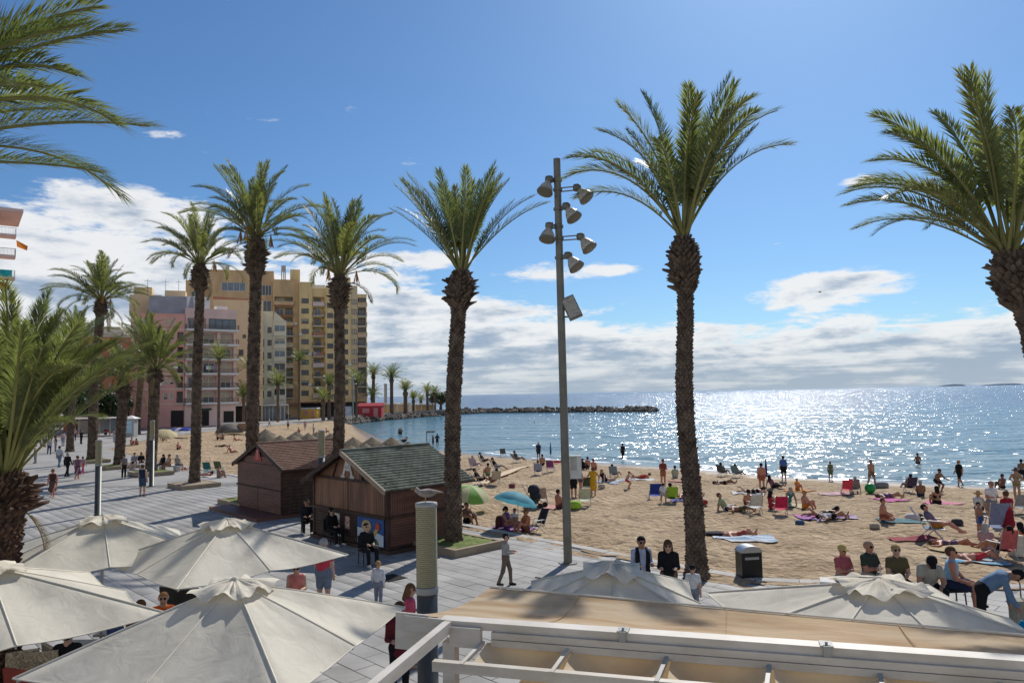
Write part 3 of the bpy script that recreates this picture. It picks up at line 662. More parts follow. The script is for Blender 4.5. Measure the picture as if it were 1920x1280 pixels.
def pink_block():
    Y = 150; root = thing('pink_apartment_block', 'pink corner apartment block with long railed balconies and grey roof storey', 'building')
    F = Facade(root, (sx(346, Y), Y), (1, 0.72)); W = F.s(442)
    sl = [4.6 + 3.0 * i for i in range(6)]
    op = []
    for i, z in enumerate(sl[:5]): op += [(0.5, W * .30, z + .1, z + 2.55, 1.0), (W * .34, W * .62, z + .1, z + 2.55, 1.0), (W * .68, W * .95, z + .1, z + 2.55, 1.0)]
    op += [(0.4, W * .40, z + .1, z + 2.4, 1.0) for z in sl[5:]] + [(W * .45, W - .1, z + .1, z + 2.5, .3) for z in sl[5:]]
    block(F, 'wall', 0, W, 0, 23.0, 13, PINKL, op)
    for i, o in enumerate(op):
        if o[4] == 1.0: put_window(F, o[0] + .3, o[1] - .3, o[2], o[3] - .2, -0.95, WFRAME, GLASSD if i % 2 else BLIND, .45 if i % 4 == 1 else 0)
        else: put_window(F, o[0], o[1], o[2], o[3], 0.0, BFRAME, GLASSB)
    for i, z in enumerate(sl): put_balcony(F, 0.0, W + .3, z, 1.3, WHITEP, RAILM, slabh=.36)
    part(F, 'parapet', PINKL, lambda b: b.box((W / 2, -0.1, 23.6), (W, 0.3, 1.0)))
    part(F, 'penthouse', WHITEP, lambda b: (b.box((W * .28, -4, 25.0), (W * .45, 5, 3.4)), b.box((W * .75, -2.4, 24.2), (2.2, 2, 1.5))))
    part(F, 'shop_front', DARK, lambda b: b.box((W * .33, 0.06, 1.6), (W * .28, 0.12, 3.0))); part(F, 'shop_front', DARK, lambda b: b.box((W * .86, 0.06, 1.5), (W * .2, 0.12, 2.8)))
    part(F, 'shop_canopy', mat('awning_green', (.07, .13, .09), rough=.8), lambda b: b.box((W * .33, .7, 3.4), (W * .34, 1.3, .18), Matrix.Rotation(R(14), 3, 'X')))
    laundry(F, W * .4, 12.2, 1.32, [(.65, .65, .66), (.5, .5, .2), (.2, .3, .45)])
    # the plain street-side wing
    G = Facade(root, (sx(346, Y), Y), (1, .36)); X = G.s
    op = [(X(a), X(b), z + .9, z + 2.3) for z in sl for a, b in ((306, 315), (317.5, 326))]
    op2 = [(X(331), X(343), z + .2, z + 2.5, .9) for z in sl[:5]]
    block(G, 'wall', X(243), X(345), 0, 22.6, 14, PINK, op + op2, d=0.1)
    for i, o in enumerate(op): put_window(G, *o[:4], -0.08, WFRAME, BLIND if i % 3 else GLASSD, .6)
    for o in op2:
        put_balcony(G, o[0], o[1], o[2] - .1, .35, SLABW, RAILM, d0=.1); put_window(G, o[0] + .15, o[1] - .15, o[2], o[3], -.7, BFRAME, GLASSD)
    ac_units(G, [(X(300), 8.6, .1), (X(300), 14.6, .1), (X(329), 12, .1), (X(285), 17.8, .1)])
    part(G, 'string_course', SLABW, lambda b: [b.box(((X(243) + X(345)) / 2, 0.14, z), (X(345) - X(243), .12, .18)) for z in sl])
    part(G, 'roof_storey', ROOFG, lambda b: b.box(((X(272) + X(362)) / 2, -6, 24.6), (X(362) - X(272), 9, 4.0), taper=.93))
    part(G, 'roof_hut', TAN, lambda b: (b.box((X(320), -9, 27.2), (4, 4, 2.6)), b.box((X(262), -9, 25.2), (6, 5, 4.4)), b.box((X(255), -10, 26.6), (3.4, 4, 5.2))))
    part(G, 'entrance', DARK, lambda b: b.box((X(333), 0.16, 1.7), (2.3, .12, 3.2)))
    def mast(b):
        for px in (264, 326, 300): b.tube([(X(px), -8, 26), (X(px), -8, 31)], .04, 5); b.box((X(px), -8, 30.5), (1.3, .05, .06))
    part(G, 'aerial', RAILM, mast)
pink_block()

def low_block():
    Y = 142; root = thing('low_terracotta_block', 'lower terracotta block with small windows behind the promenade palms', 'building')
    F = Facade(root, (sx(200, Y), Y), (1, .45)); X = F.s
    op = [(X(a), X(a + 9), z, z + 1.5) for z in (7.5, 10.6, 13.7) for a in (150, 172, 205, 230)]
    block(F, 'wall', X(120), X(246), 0, 17.5, 13, BRICKR, op)
    for i, o in enumerate(op): put_window(F, *o, -.16, WFRAME, GLASSD, .5 if i % 2 else 0)
    part(F, 'upper_wall', CREAM, lambda b: (b.box((X(205), -6, 18.6), (8, 8, 2.6)), b.box((X(170), -7, 18.4), (5, 7, 2.0))))
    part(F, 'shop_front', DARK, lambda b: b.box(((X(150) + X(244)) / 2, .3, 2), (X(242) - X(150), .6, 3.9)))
    part(F, 'shop_blind', mat('blind_green', (.02, .11, .05), rough=.8), lambda b: b.box((X(206), .4, F.z(206, 743)), (X(214) - X(199), .1, 2.7)))
low_block()

def balcony_block():
    Y = 104; root = thing('balcony_apartment_block', 'tall apartment block with projecting cream balconies and red awnings', 'building')
    ox = sx(-44, Y); F = Facade(root, (ox, Y), (1, 0.75))
    zt = [hz(y, Y, 20) for y in (440, 479, 520, 558, 597, 636, 675, 714)]
    APRI = mat('render_apricot', (0.66, 0.42, 0.26), rough=.9, var=.08, scale=.3)
    op = [(-9 + 3.4 * k, -6.6 + 3.4 * k, z + .3, z + 2.6, .3) for z in zt for k in range(3)]
    block(F, 'wall', -14, 1.2, 0, hz(392, Y, 20), 12, APRI, op)
    for i, o in enumerate(op): put_window(F, o[0], o[1], o[2], o[3], -.2, BFRAME, GLASSD, .4 if i % 3 == 0 else 0)
    for i, z in enumerate(zt): put_balcony(F, -12, 4.0, z, 2.2, PINKL, RAILM if i % 2 else WFRAME, d0=0.0, slabh=.34)
    part(F, 'roof_slab', PINKL, lambda b: b.box((-5, -3, hz(393, Y, 20)), (19.5, 11, .45)))
    AWN = mat('awning_red', (.42, .10, .06), rough=.8, var=.1)
    for i in (2, 5): part(F, 'awning', AWN, lambda b, z=zt[i]: b.box((0.6, 1.3, z - 1.05), (5.4, 2.0, .10), Matrix.Rotation(R(22), 3, 'X')))
    part(F, 'towel', mat('towel_teal', (.03, .36, .38), rough=.9, var=.25, scale=2), lambda b: b.box((2.5, 2.30, zt[2] + .62), (2.2, .06, .95)))
    part(F, 'flag', mat('flag_orange', (.70, .22, .03), rough=.9, trans=.3), lambda b: b.add([(4.0, 2.4, zt[1] + 2.3), (5.4, 2.3, zt[1] + 1.6), (5.3, 2.5, zt[1] + .9), (4.1, 2.2, zt[1] + 1.4)], [(0, 1, 2, 3)]))
balcony_block()

def small_hut(name, label, px0, px1, pyb, Y, h, wallm, roofm, depth=3.5, ridge=.8):
    a, b = sx(px0, Y), sx(px1, Y); w = b - a; root = thing(name, label, 'kiosk', ((a + b) / 2, Y, 0))
    m = MB(); m.box((0, depth / 2, h / 2), (w, depth, h)); m.build('wall', wallm, root)
    m = MB(); hw = w / 2 + .25
    m.add([(-hw, -.3, h), (hw, -.3, h), (hw, depth + .3, h), (-hw, depth + .3, h), (-hw, depth / 2, h + ridge), (hw, depth / 2, h + ridge)], [(0, 1, 5, 4), (2, 3, 4, 5), (0, 4, 3), (1, 2, 5), (3, 2, 1, 0)]); m.build('roof', roofm, root)
    m = MB(); m.box((-w * .18, -.03, h * .58), (w * .3, .08, h * .4)); m.box((w * .25, -.03, h * .42), (w * .18, .08, h * .8)); m.build('shutter', mat(name + '_shutter', (.55, .25, .25), rough=.7), root)
    return root
REDP = mat('red_paint', (.42, .035, .05), rough=.6, var=.12, scale=1)
small_hut('red_kiosk', 'red wooden beach kiosk standing above the rocks of the headland', 672, 715, 780, 196, 2.9, REDP, REDP)
small_hut('yellow_kiosk', 'small yellow kiosk in front of the ochre tower', 564, 594, 782, 192, 2.5, mat('yellow_paint', (.62, .40, .08), rough=.6), WHITEP, ridge=.3)
def banner():
    Y = 192; root = thing('information_panel', 'tall blue and white information panel beside the red kiosk', 'sign', (sx(652, Y), Y, 0))
    m = MB(); m.box((0, 0, 1.5), (2.0, .15, 2.9)); m.build('panel', mat('panel_blue', (.25, .36, .55), rough=.5, var=.3, scale=.8, rgb2=(.62, .66, .70)), root)
    m = MB(); m.box((-1.05, 0, 1.5), (.08, .12, 3.0)); m.box((1.05, 0, 1.5), (.08, .12, 3.0)); m.build('frame', RAILM, root)
banner()
def terrace(name, label, px, Y, w, d, h, roofm):
    root = thing(name, label, 'pavilion', (sx(px, Y), Y, 0)); m = MB()
    for i in range(5):
        for j in (0, 1): m.box((-w / 2 + w * i / 4, j * d, h / 2), (.15, .15, h))
    m.build('post', WHITEP, root) if False else None
    for i in range(5):
        for j in (0, 1):
            q = MB(); q.box((-w / 2 + w * i / 4, j * d, h / 2), (.16, .16, h)); q.build('post', WHITEP, root)
    m = MB(); m.box((0, d / 2, h + .12), (w + .5, d + .5, .24)); m.build('roof', roofm, root)
    m = MB(); m.box((0, d - .3, h / 2 - .1), (w - .3, .2, h - .3)); m.build('back_wall', TAN, root)
terrace('beach_bar', 'open beach bar with tan wall on the headland promenade', 727, 222, 5.5, 4, 3.0, SLABW)
terrace('beach_bar', 'open beach bar with yellow roof on the headland promenade', 752, 228, 4.4, 4, 3.0, mat('yellow_roof', (.62, .55, .10), rough=.7))
terrace('beach_bar', 'long white open beach bar below the pine at the headland tip', 790, 240, 8, 4, 2.6, WHITEP)
# obelisk-like column behind the kiosk
root = thing('stone_column', 'slim grey stone column standing behind the red kiosk', 'monument', (sx(723, 250), 250, 0)); m = MB()
m.lathe([(.9, 0), (.7, .6), (.55, .7), (.5, 9.0), (.6, 9.1), (.6, 9.6)], 10); m.build('shaft', ROOFG, root)
# ------------------------------------------------------------------ palms
def leaf_material(name, c1, c2, trans):
    m, nt, out = nodes_of(name); L = nt.links; N = nt.nodes.new
    oi = N('ShaderNodeObjectInfo'); rp = N('ShaderNodeValToRGB'); L.new(oi.outputs['Random'], rp.inputs[0])
    rp.color_ramp.elements[0].color = (*c1, 1); rp.color_ramp.elements[1].color = (*c2, 1)
    geo = N('ShaderNodeNewGeometry'); nz = N('ShaderNodeTexNoise'); nz.inputs['Scale'].default_value = 3.0; L.new(geo.outputs['Position'], nz.inputs['Vector'])
    mr = N('ShaderNodeMapRange'); mr.inputs[1].default_value = .3; mr.inputs[2].default_value = .7; mr.inputs[3].default_value = .7; mr.inputs[4].default_value = 1.35; L.new(nz.outputs[0], mr.inputs[0])
    sc = N('ShaderNodeVectorMath'); sc.operation = 'SCALE'; L.new(rp.outputs[0], sc.inputs[0]); L.new(mr.outputs[0], sc.inputs['Scale'])
    bs = N('ShaderNodeBsdfPrincipled'); bs.inputs['Roughness'].default_value = .42; bs.inputs['Specular IOR Level'].default_value = .45; L.new(sc.outputs[0], bs.inputs['Base Color'])
    tr = N('ShaderNodeBsdfTranslucent'); s2 = N('ShaderNodeVectorMath'); s2.operation = 'MULTIPLY'; L.new(sc.outputs[0], s2.inputs[0]); s2.inputs[1].default_value = (1.3, 1.35, .7); L.new(s2.outputs[0], tr.inputs[0])
    mx = N('ShaderNodeMixShader'); mx.inputs[0].default_value = trans; L.new(bs.outputs[0], mx.inputs[1]); L.new(tr.outputs[0], mx.inputs[2]); L.new(mx.outputs[0], out.inputs[0]); return m
LEAF = leaf_material('palm_leaf', (0.135, 0.165, 0.068), (0.235, 0.245, 0.108), 0.46)
STALK = mat('palm_stalk', (0.26, 0.25, 0.09), rough=.6, var=.2, scale=3, trans=.1)
BARK = mat('palm_bark', (0.215, 0.158, 0.115), rough=.95, var=.5, scale=3.5, rgb2=(0.062, 0.044, 0.034), detail=6, bump=.01, bscale=30)
BARKR = mat('palm_bark_red', (0.165, 0.095, 0.062), rough=.95, var=.5, scale=7, rgb2=(0.045, 0.028, 0.022), detail=6, bump=.01, bscale=30)
DRYLEAF = mat('dry_leaf', (.27, .19, .10), rough=.9, var=.25, scale=3, trans=.25)
FRUIT = mat('fruit_orange', (.42, .20, .04), rough=.7, var=.25, scale=9)
def frond_geometry(rng, th0, th1, n=96, sparse=1.0, wid=1.0):
    V = []; F = []; MI = []
    K = 15; pts = [np.zeros(3)]; tg = []
    side = rng.uniform(-.10, .10)
    for k in range(K):
        t = (k + .5) / K; a = th0 + (th1 - th0) * t ** 2.0; d = np.array([math.sin(a), side * t, math.cos(a)]); d /= np.linalg.norm(d); tg.append(d); pts.append(pts[-1] + d / K)
    tg.append(tg[-1])
    def at(t):
        x = min(t * K, K - 1e-6); i = int(x); f = x - i
        p = pts[i] * (1 - f) + pts[i + 1] * f; T = tg[i] * (1 - f) + tg[min(i + 1, K - 1)] * f; T = T / np.linalg.norm(T); B = np.array([0, 1., 0]); Nn = np.cross(T, B); Nn /= np.linalg.norm(Nn)
        if Nn[2] < 0 and Nn[0] > 0: pass
        return p, T, B, -Nn if np.dot(Nn, [-math.cos(th0), 0, math.sin(th0)]) < 0 else Nn
    # rachis, four-sided
    for k in range(K + 1):
        p, T, B, Nn = at(k / K); w = .0085 * (1 - .8 * k / K) + .0012
        for sx_, sz_ in ((-1, -1), (1, -1), (1, 1), (-1, 1)): V.append(p + B * sx_ * w + Nn * sz_ * w * .7)
        if k:
            o = (k - 1) * 4
            for q in range(4): F.append((o + q, o + (q + 1) % 4, o + 4 + (q + 1) % 4, o + 4 + q)); MI.append(1)
    t00 = rng.uniform(.22, .30)
    for k in range(n):
        t = t00 + (1 - t00) * (k + rng.uniform(0, .6)) / n
        p, T, B, Nn = at(min(t, .999)); tt = (t - t00) / (1 - t00)
        ln = .150 * min(1, .45 + 3.2 * tt) * (1 - .55 * max(0, (tt - .72) / .28) ** 1.5) * rng.uniform(.82, 1.12)
        al = R(52 - 28 * tt + rng.uniform(-7, 7))
        for s in (-1, 1):
            if rng.random() > sparse: continue
            be = R(rng.choice([18, 34, 48]) + rng.uniform(-9, 9))
            d = T * math.cos(al) + (B * s * math.cos(be) + Nn * math.sin(be)) * math.sin(al); d /= np.linalg.norm(d)
            wv = np.cross(d, Nn); wv /= np.linalg.norm(wv) + 1e-9; w = .0056 * wid * (1.1 - .5 * tt)
            q0 = p; q1 = p + d * ln * .42; q2 = p + d * ln - np.array([0, 0, ln * .16])
            o = len(V); V += [q0, q1 + wv * w, q2, q1 - wv * w]; F.append((o, o + 1, o + 2, o + 3)); MI.append(0)
    return V, F, MI
FR = {}
def frond_mesh(th0, kind, v):
    key = (round(th0 / 10) * 10, kind, v)
    if key not in FR:
        rng = np.random.default_rng(abs(hash((key[0], kind == 'stiff', v, 5))) % 100000)
        a = R(key[0]); fine = kind.endswith('_fine'); add = {'stiff': 26, 'arch': 62, 'droop': 88}[kind.split('_')[0]] + rng.uniform(-8, 12)
        V, F, MI = frond_geometry(rng, a, a + R(add), n=170 if fine else 100, wid=.62 if fine else 1.0)
        FR[key] = np_mesh('frond', V, F, [LEAF, STALK], MI)
    return FR[key]
def trunk_mesh(h, r0, r1, lean, bulge=True, dz=0.125, nb=11, red=False, bulge_r=1.55, bulge_h=1.35):
    V = []; F = []; rng = random.Random(int(h * 1000 + r0 * 77)); wob = (rng.uniform(-.13, .13), rng.uniform(-.05, .05))
    def cen(z):
        t = z / h; k_ = math.sin(math.pi * t); return Vector((lean[0] * t ** 1.4 + wob[0] * k_ + wob[1] * math.sin(3 * math.pi * t), lean[1] * t ** 1.4 + wob[1] * k_, z))
    def rad(z):
        t = z / h; r_ = r0 * (1 - t) + r1 * t + (.10 * math.exp(-z / .35))
        if bulge:
            q = (h - z) / bulge_h
            if q < 1: r_ *= (1 + (bulge_r - 1) * math.sin(math.pi * min(1, .05 + q * .95)) ** .8) * (1 if q > .28 else .62 + q * 1.36)
        return r_
    n = 14; rows = int(h / .3) + 1
    for i in range(rows + 1):
        z = h * i / rows; c = cen(z); r_ = rad(z) * .93
        for k in range(n): a = 2 * math.pi * k / n; V.append((c.x + r_ * math.cos(a), c.y + r_ * math.sin(a), z))
        if i:
            o = (i - 1) * n; F += [(o + k, o + (k + 1) % n, o + n + (k + 1) % n, o + n + k) for k in range(n)]
    MI = [0] * len(F)
    i = 0; z = .03
    while z < h - .02:
        top = (h - z) / bulge_h < .9 and bulge
        r_ = rad(z); m_ = nb + (3 if top else 0)
        for k in range(m_):
            a = 2 * math.pi * (k + .5 * (i % 2)) / m_ + rng.uniform(-.09, .09); da = math.pi / m_ * .98; zz = z + rng.uniform(-.02, .02); hh = dz * rng.uniform(.8, 1.05)
            out = (rng.uniform(.02, .075) if not top else rng.choice([.05, .09, .12, .16, .26]) * rng.uniform(.7, 1.2) * min(1, .25 + 2.2 * (h - z) / bulge_h)) * (r0 / .27); up = hh * (.35 if not top else rng.uniform(.3, 1.3))
            def P(ang, zq, rr): c = cen(min(max(zq, 0), h)); return (c.x + rr * math.cos(ang), c.y + rr * math.sin(ang), zq)
            o = len(V); rb = r_ * .94
            V += [P(a - da, zz, rb), P(a, zz - hh * .75, rb), P(a + da, zz, rb), P(a, zz + hh * .75, rb), P(a - da * .4, zz + up * .6, r_ + out), P(a + da * .4, zz + up, r_ + out * rng.uniform(.7, 1))]
            F += [(o, o + 1, o + 4), (o + 1, o + 2, o + 5, ), (o + 1, o + 5, o + 4), (o + 2, o + 3, o + 5), (o + 3, o, o + 4), (o + 3, o + 4, o + 5)]
        i += 1; z += dz * .72
    me = bpy.data.meshes.new('trunk'); me.from_pydata(V, [], F); me.materials.append(BARKR if red else BARK); me.update(); return me
def palm(label, base, h, crown, name='date_palm', r0=.29, r1=.25, lean=(0, 0), rz=0, red=False, trunk_kw={}, group=None, z0=0.0, extra=(), dead=0, fruit=0):
    """crown: list of (count, tilt0, tilt1, length, kind)"""
    root = thing(name, label, 'palm tree', (base[0], base[1], z0), rz, group)
    obj('trunk', trunk_mesh(h, r0, r1, lean, red=red, **trunk_kw), root)
    rng = random.Random(int(abs(base[0]) * 100 + base[1] * 7)); g = rng.random() * 6; k = 0
    for n, t0, t1, ln, kind in crown:
        for i in range(n):
            f = (i + .5) / n; th = t0 + (t1 - t0) * f + rng.uniform(-5, 5); g += 2.39996 + rng.uniform(-.25, .25)
            s = ln * rng.uniform(.85, 1.08)
            M = Matrix.Translation((lean[0] + .12 * math.cos(g), lean[1] + .12 * math.sin(g), h - .12)) @ Matrix.Rotation(g, 4, 'Z') @ Matrix.Rotation(rng.uniform(-.22, .22), 4, 'X') @ Matrix.Diagonal((s, s, s, 1))
            obj('frond', frond_mesh(max(0, th), kind, rng.randrange(2)), root, M=M)
    for i in range(dead):                                             # dry fronds hanging against the trunk
        a = rng.uniform(0, 6.28); s = ln * rng.uniform(.55, .8)
        o = obj('dry_frond', frond_mesh(rng.choice([100, 120, 140]), 'arch', 1), root, M=Matrix.Translation((lean[0] + .15 * math.cos(a), lean[1] + .15 * math.sin(a), h - .45)) @ Matrix.Rotation(a, 4, 'Z') @ Matrix.Diagonal((s, s, s, 1)))
        o.material_slots[0].link = 'OBJECT'; o.material_slots[0].material = DRYLEAF
    for i in range(fruit):                                            # orange fruit stalks among the leaf bases
        a = rng.uniform(0, 6.28); c_, s_ = math.cos(a), math.sin(a); m = MB(); L0 = Vector((lean[0], lean[1], h))
        m.tube([L0 + Vector((.1 * c_, .1 * s_, 0)), L0 + Vector((.5 * c_, .5 * s_, .35)), L0 + Vector((.85 * c_, .85 * s_, .15))], [.025, .02, .014], 5)
        for k in range(14): e = L0 + Vector((.85 * c_ + rng.uniform(-.16, .16), .85 * s_ + rng.uniform(-.16, .16), -.25 - rng.random() * .35)); m.tube([L0 + Vector((.83 * c_, .83 * s_, .16)), e], [.012, .018], 4)
        m.build('fruit_stalk', FRUIT, root)
    for az, th, ln, kind in extra:
        M = Matrix.Translation((lean[0], lean[1], h - .12)) @ Matrix.Rotation(R(az), 4, 'Z') @ Matrix.Rotation(rng.uniform(-.2, .2), 4, 'X') @ Matrix.Diagonal((ln, ln, ln, 1))
        obj('frond', frond_mesh(th, kind, rng.randrange(2)), root, M=M)
    return root
GRASS = mat('planter_grass', (0.16, 0.20, 0.055), rough=.95, var=.35, scale=6, bump=.03, bscale=40)
PLANT_RIM = mat('planter_stone', (0.30, 0.24, 0.17), rough=.9, var=.18, scale=2)
def planter(x, y, w, l, label, h=.25, soil=GRASS):
    root = thing('palm_planter', label, 'planter', (x, y, 0), GA, 'stone planters round the promenade palms')
    t = .16
    for c, s in (((0, -l / 2 + t / 2), (w, t)), ((0, l / 2 - t / 2), (w, t)), ((-w / 2 + t / 2, 0), (t, l - 2 * t)), ((w / 2 - t / 2, 0), (t, l - 2 * t))):
        m = MB(); m.box((c[0], c[1], h / 2), (s[0], s[1], h)); m.build('rim', PLANT_RIM, root)
    m = MB(); n = 12; hw, hl = w / 2 - t, l / 2 - t
    for i in range(n + 1):
        for j in range(n + 1): m.v.append((-hw + 2 * hw * i / n, -hl + 2 * hl * j / n, h - .05 + random.uniform(0, .05) + .06 * math.sin(math.pi * i / n) * math.sin(math.pi * j / n)))
    for i in range(n):
        for j in range(n): a = i * (n + 1) + j; m.f.append((a, a + n + 1, a + n + 2, a + 1)); m.m.append(0); m.sm.append(True)
    m.build('grass_bed', soil, root)
P = {}
def ptop(px, py, d): return aty(px, py, d)
def spot(px, py, z=0.0): q = atz(px, py, z); return (q.x, q.y)
# tall palm beside the floodlight mast
b = spot(1306, 1083); t = ptop(1281, 440, b[1]); palm('tall date palm with thick bark and wide arching crown beside the floodlight mast', b, t.z, [(5, 2, 12, 4.2, 'stiff'), (6, 12, 30, 4.4, 'arch')], r0=.26, r1=.19, lean=(t.x - b[0], 0), trunk_kw=dict(bulge_r=2.0, bulge_h=1.75), extra=[(172, 30, 4.5, 'droop'), (195, 30, 4.4, 'arch'), (150, 36, 4.2, 'arch'), (185, 20, 4.2, 'arch'), (8, 30, 4.7, 'arch'), (-20, 24, 4.5, 'arch'), (20, 34, 4.4, 'stiff'), (0, 22, 4.5, 'stiff'), (175, 8, 4.9, 'stiff'), (5, 10, 5.0, 'stiff'), (-90, 20, 4.4, 'arch'), (-70, 34, 4.4, 'arch'), (-115, 36, 4.3, 'arch')])
# near palm leaning away, crown cut by the frame
b = (10.85, 14.0); t = ptop(1890, 465, 14.0); palm('leaning date palm with shaggy boots and dense drooping crown beyond the pergola', b, t.z, [(8, 2, 14, 3.5, 'stiff'), (9, 14, 34, 3.5, 'arch'), (8, 34, 54, 3.3, 'arch')], r0=.23, r1=.175, lean=(t.x - b[0], 0), trunk_kw=dict(bulge_r=2.0, bulge_h=1.25), extra=[(175, 42, 3.3, 'arch'), (195, 46, 3.2, 'arch'), (160, 36, 3.4, 'arch'), (185, 28, 3.4, 'arch'), (200, 50, 2.2, 'droop'), (170, 48, 2.7, 'droop')])
# palm in the square planter by the green-roofed kiosk
b = spot(851, 1016, .2); t = ptop(866, 505, b[1]); palm('upright date palm with stiff fan crown rising from the grassy planter beside the green-roofed kiosk', b, t.z, [(6, 0, 12, 3.6, 'stiff'), (10, 12, 26, 3.8, 'stiff'), (7, 24, 34, 3.8, 'stiff')], r0=.265, r1=.235, lean=(t.x - b[0], 0), trunk_kw=dict(bulge_r=1.8, bulge_h=1.5), extra=[(180, 38, 3.4, 'stiff'), (0, 36, 4.0, 'stiff'), (178, 28, 3.9, 'stiff'), (5, 24, 3.8, 'stiff')])
planter(b[0] + .1, b[1] + .05, 2.5, 2.2, 'grassy stone planter round the palm beside the green-roofed kiosk')
PALM3 = b
b = (-8.5, 36.0); t = ptop(637, 512, 36); palm('date palm standing between the two kiosks', b, t.z, [(9, 2, 14, 3.9, 'stiff'), (9, 14, 36, 4.0, 'arch'), (12, 36, 60, 4.0, 'arch'), (5, 55, 72, 3.2, 'droop')], dead=1, fruit=2, r0=.265, r1=.205, lean=(t.x - b[0], 0), trunk_kw=dict(bulge_r=1.95, bulge_h=1.9))
b = spot(471, 936, .2); t = ptop(481, 440, b[1]); palm('very tall date palm behind the brown-roofed kiosk', b, t.z, [(9, 2, 14, 3.9, 'stiff'), (11, 14, 38, 4.0, 'arch'), (13, 38, 64, 3.8, 'arch'), (6, 60, 82, 3.2, 'droop')], dead=2, fruit=3, r0=.31, r1=.25, lean=(t.x - b[0], 0), trunk_kw=dict(bulge_r=1.75, bulge_h=2.3))
planter(b[0], b[1], 2.6, 2.4, 'stone planter round the palm behind the brown-roofed kiosk')
b = spot(364, 906, .2); t = ptop(375, 492, b[1]); palm('slim tall date palm in the open planter in front of the sunbathers', b, t.z, [(8, 2, 16, 3.7, 'stiff'), (9, 14, 38, 3.9, 'arch'), (12, 38, 64, 3.9, 'arch'), (6, 60, 78, 3.2, 'droop')], dead=1, fruit=2, r0=.29, r1=.23, lean=(t.x - b[0], 0), trunk_kw=dict(bulge_r=1.85, bulge_h=1.9))
planter(b[0], b[1], 2.5, 2.3, 'low stone planter round the slim palm in front of the sunbathers', soil=PLANT_RIM)
b = spot(283, 884, .2); t = ptop(291, 690, b[1]); palm('shorter bushy date palm behind the dark tall lamp column', b, t.z, [(10, 2, 16, 3.9, 'stiff'), (14, 14, 40, 4.2, 'stiff'), (14, 40, 72, 4.2, 'arch'), (6, 60, 85, 3.4, 'droop')], dead=4, r0=.34, r1=.34, lean=(t.x - b[0], 0), trunk_kw=dict(bulge_r=1.25, bulge_h=1.2))
planter(b[0], b[1], 2.6, 2.4, 'stone planter round the bushy palm behind the lamp column')
b = spot(222, 872, .2); t = ptop(231, 712, b[1]); palm('short date palm with dark waisted trunk before the blue booth', b, t.z, [(8, 2, 16, 3.6, 'stiff'), (12, 14, 42, 4.0, 'arch'), (14, 42, 75, 3.9, 'arch')], dead=3, fruit=2, r0=.36, r1=.34, lean=(t.x - b[0], 0), trunk_kw=dict(bulge_r=1.35, bulge_h=1.6))
planter(b[0], b[1], 2.6, 2.4, 'stone planter round the short palm before the blue booth')
b = spot(172, 862, .2); t = ptop(190, 560, b[1]); palm('tall date palm with rounded crown above the bus shelter', b, t.z, [(8, 2, 18, 4.2, 'stiff'), (13, 14, 42, 4.6, 'arch'), (16, 42, 72, 4.8, 'arch'), (6, 65, 85, 4, 'droop')], dead=3, fruit=3, r0=.36, r1=.32, lean=(t.x - b[0], 0), trunk_kw=dict(bulge_r=1.3, bulge_h=1.6))
planter(b[0], b[1], 2.6, 2.4, 'stone planter round the tall palm above the bus shelter')
b = spot(131, 846, .0); t = ptop(146, 640, b[1]); palm('pale-trunked date palm half hidden by the stout near palm', b, t.z, [(8, 2, 18, 4.2, 'stiff'), (12, 14, 42, 4.5, 'arch'), (14, 42, 78, 4.5, 'arch')], r0=.34, r1=.30, lean=(t.x - b[0], 0), trunk_kw=dict(bulge_r=1.2, bulge_h=1.4))
b = spot(257, 814, .0); t = ptop(270, 636, b[1]); palm('far thin date palm rising beside the white booth', b, t.z, [(8, 2, 18, 4.6, 'stiff'), (12, 14, 42, 5, 'arch'), (12, 42, 75, 5, 'arch')], r0=.45, r1=.40, lean=(t.x - b[0], 0), trunk_kw=dict(bulge_r=1.2, bulge_h=1.5))
# stout palm by the parasols
b = (-9.3, 13.6); palm('stout young date palm with reddish ragged trunk beside the cream parasols', b, 4.05, [(12, 0, 12, 3.4, 'stiff_fine'), (22, 10, 30, 3.6, 'stiff_fine'), (16, 24, 40, 3.4, 'stiff_fine'), (6, 38, 46, 2.7, 'arch_fine')], dead=1, r0=.32, r1=.36, red=True, trunk_kw=dict(bulge_r=1.15, bulge_h=.8, dz=.12, nb=17), extra=[(-10, 38, 3.4, 'stiff_fine'), (-30, 34, 3.6, 'arch_fine')])
# crown entering the frame from the side
b = (-8.95, 9.3); palm('close date palm whose long fronds reach in over the promenade', b, 8.45, [(8, 2, 14, 3.4, 'stiff_fine'), (12, 14, 34, 3.8, 'stiff_fine'), (12, 34, 62, 3.9, 'arch_fine'), (8, 55, 80, 3.7, 'stiff_fine')], r0=.30, r1=.27, extra=[(-8, 62, 4.2, 'stiff_fine'), (8, 50, 4.3, 'stiff_fine'), (-14, 34, 4.3, 'arch_fine'), (14, 74, 4.1, 'stiff_fine'), (0, 56, 4.3, 'arch_fine'), (-20, 70, 4.0, 'stiff_fine'), (5, 40, 4.2, 'stiff_fine')])
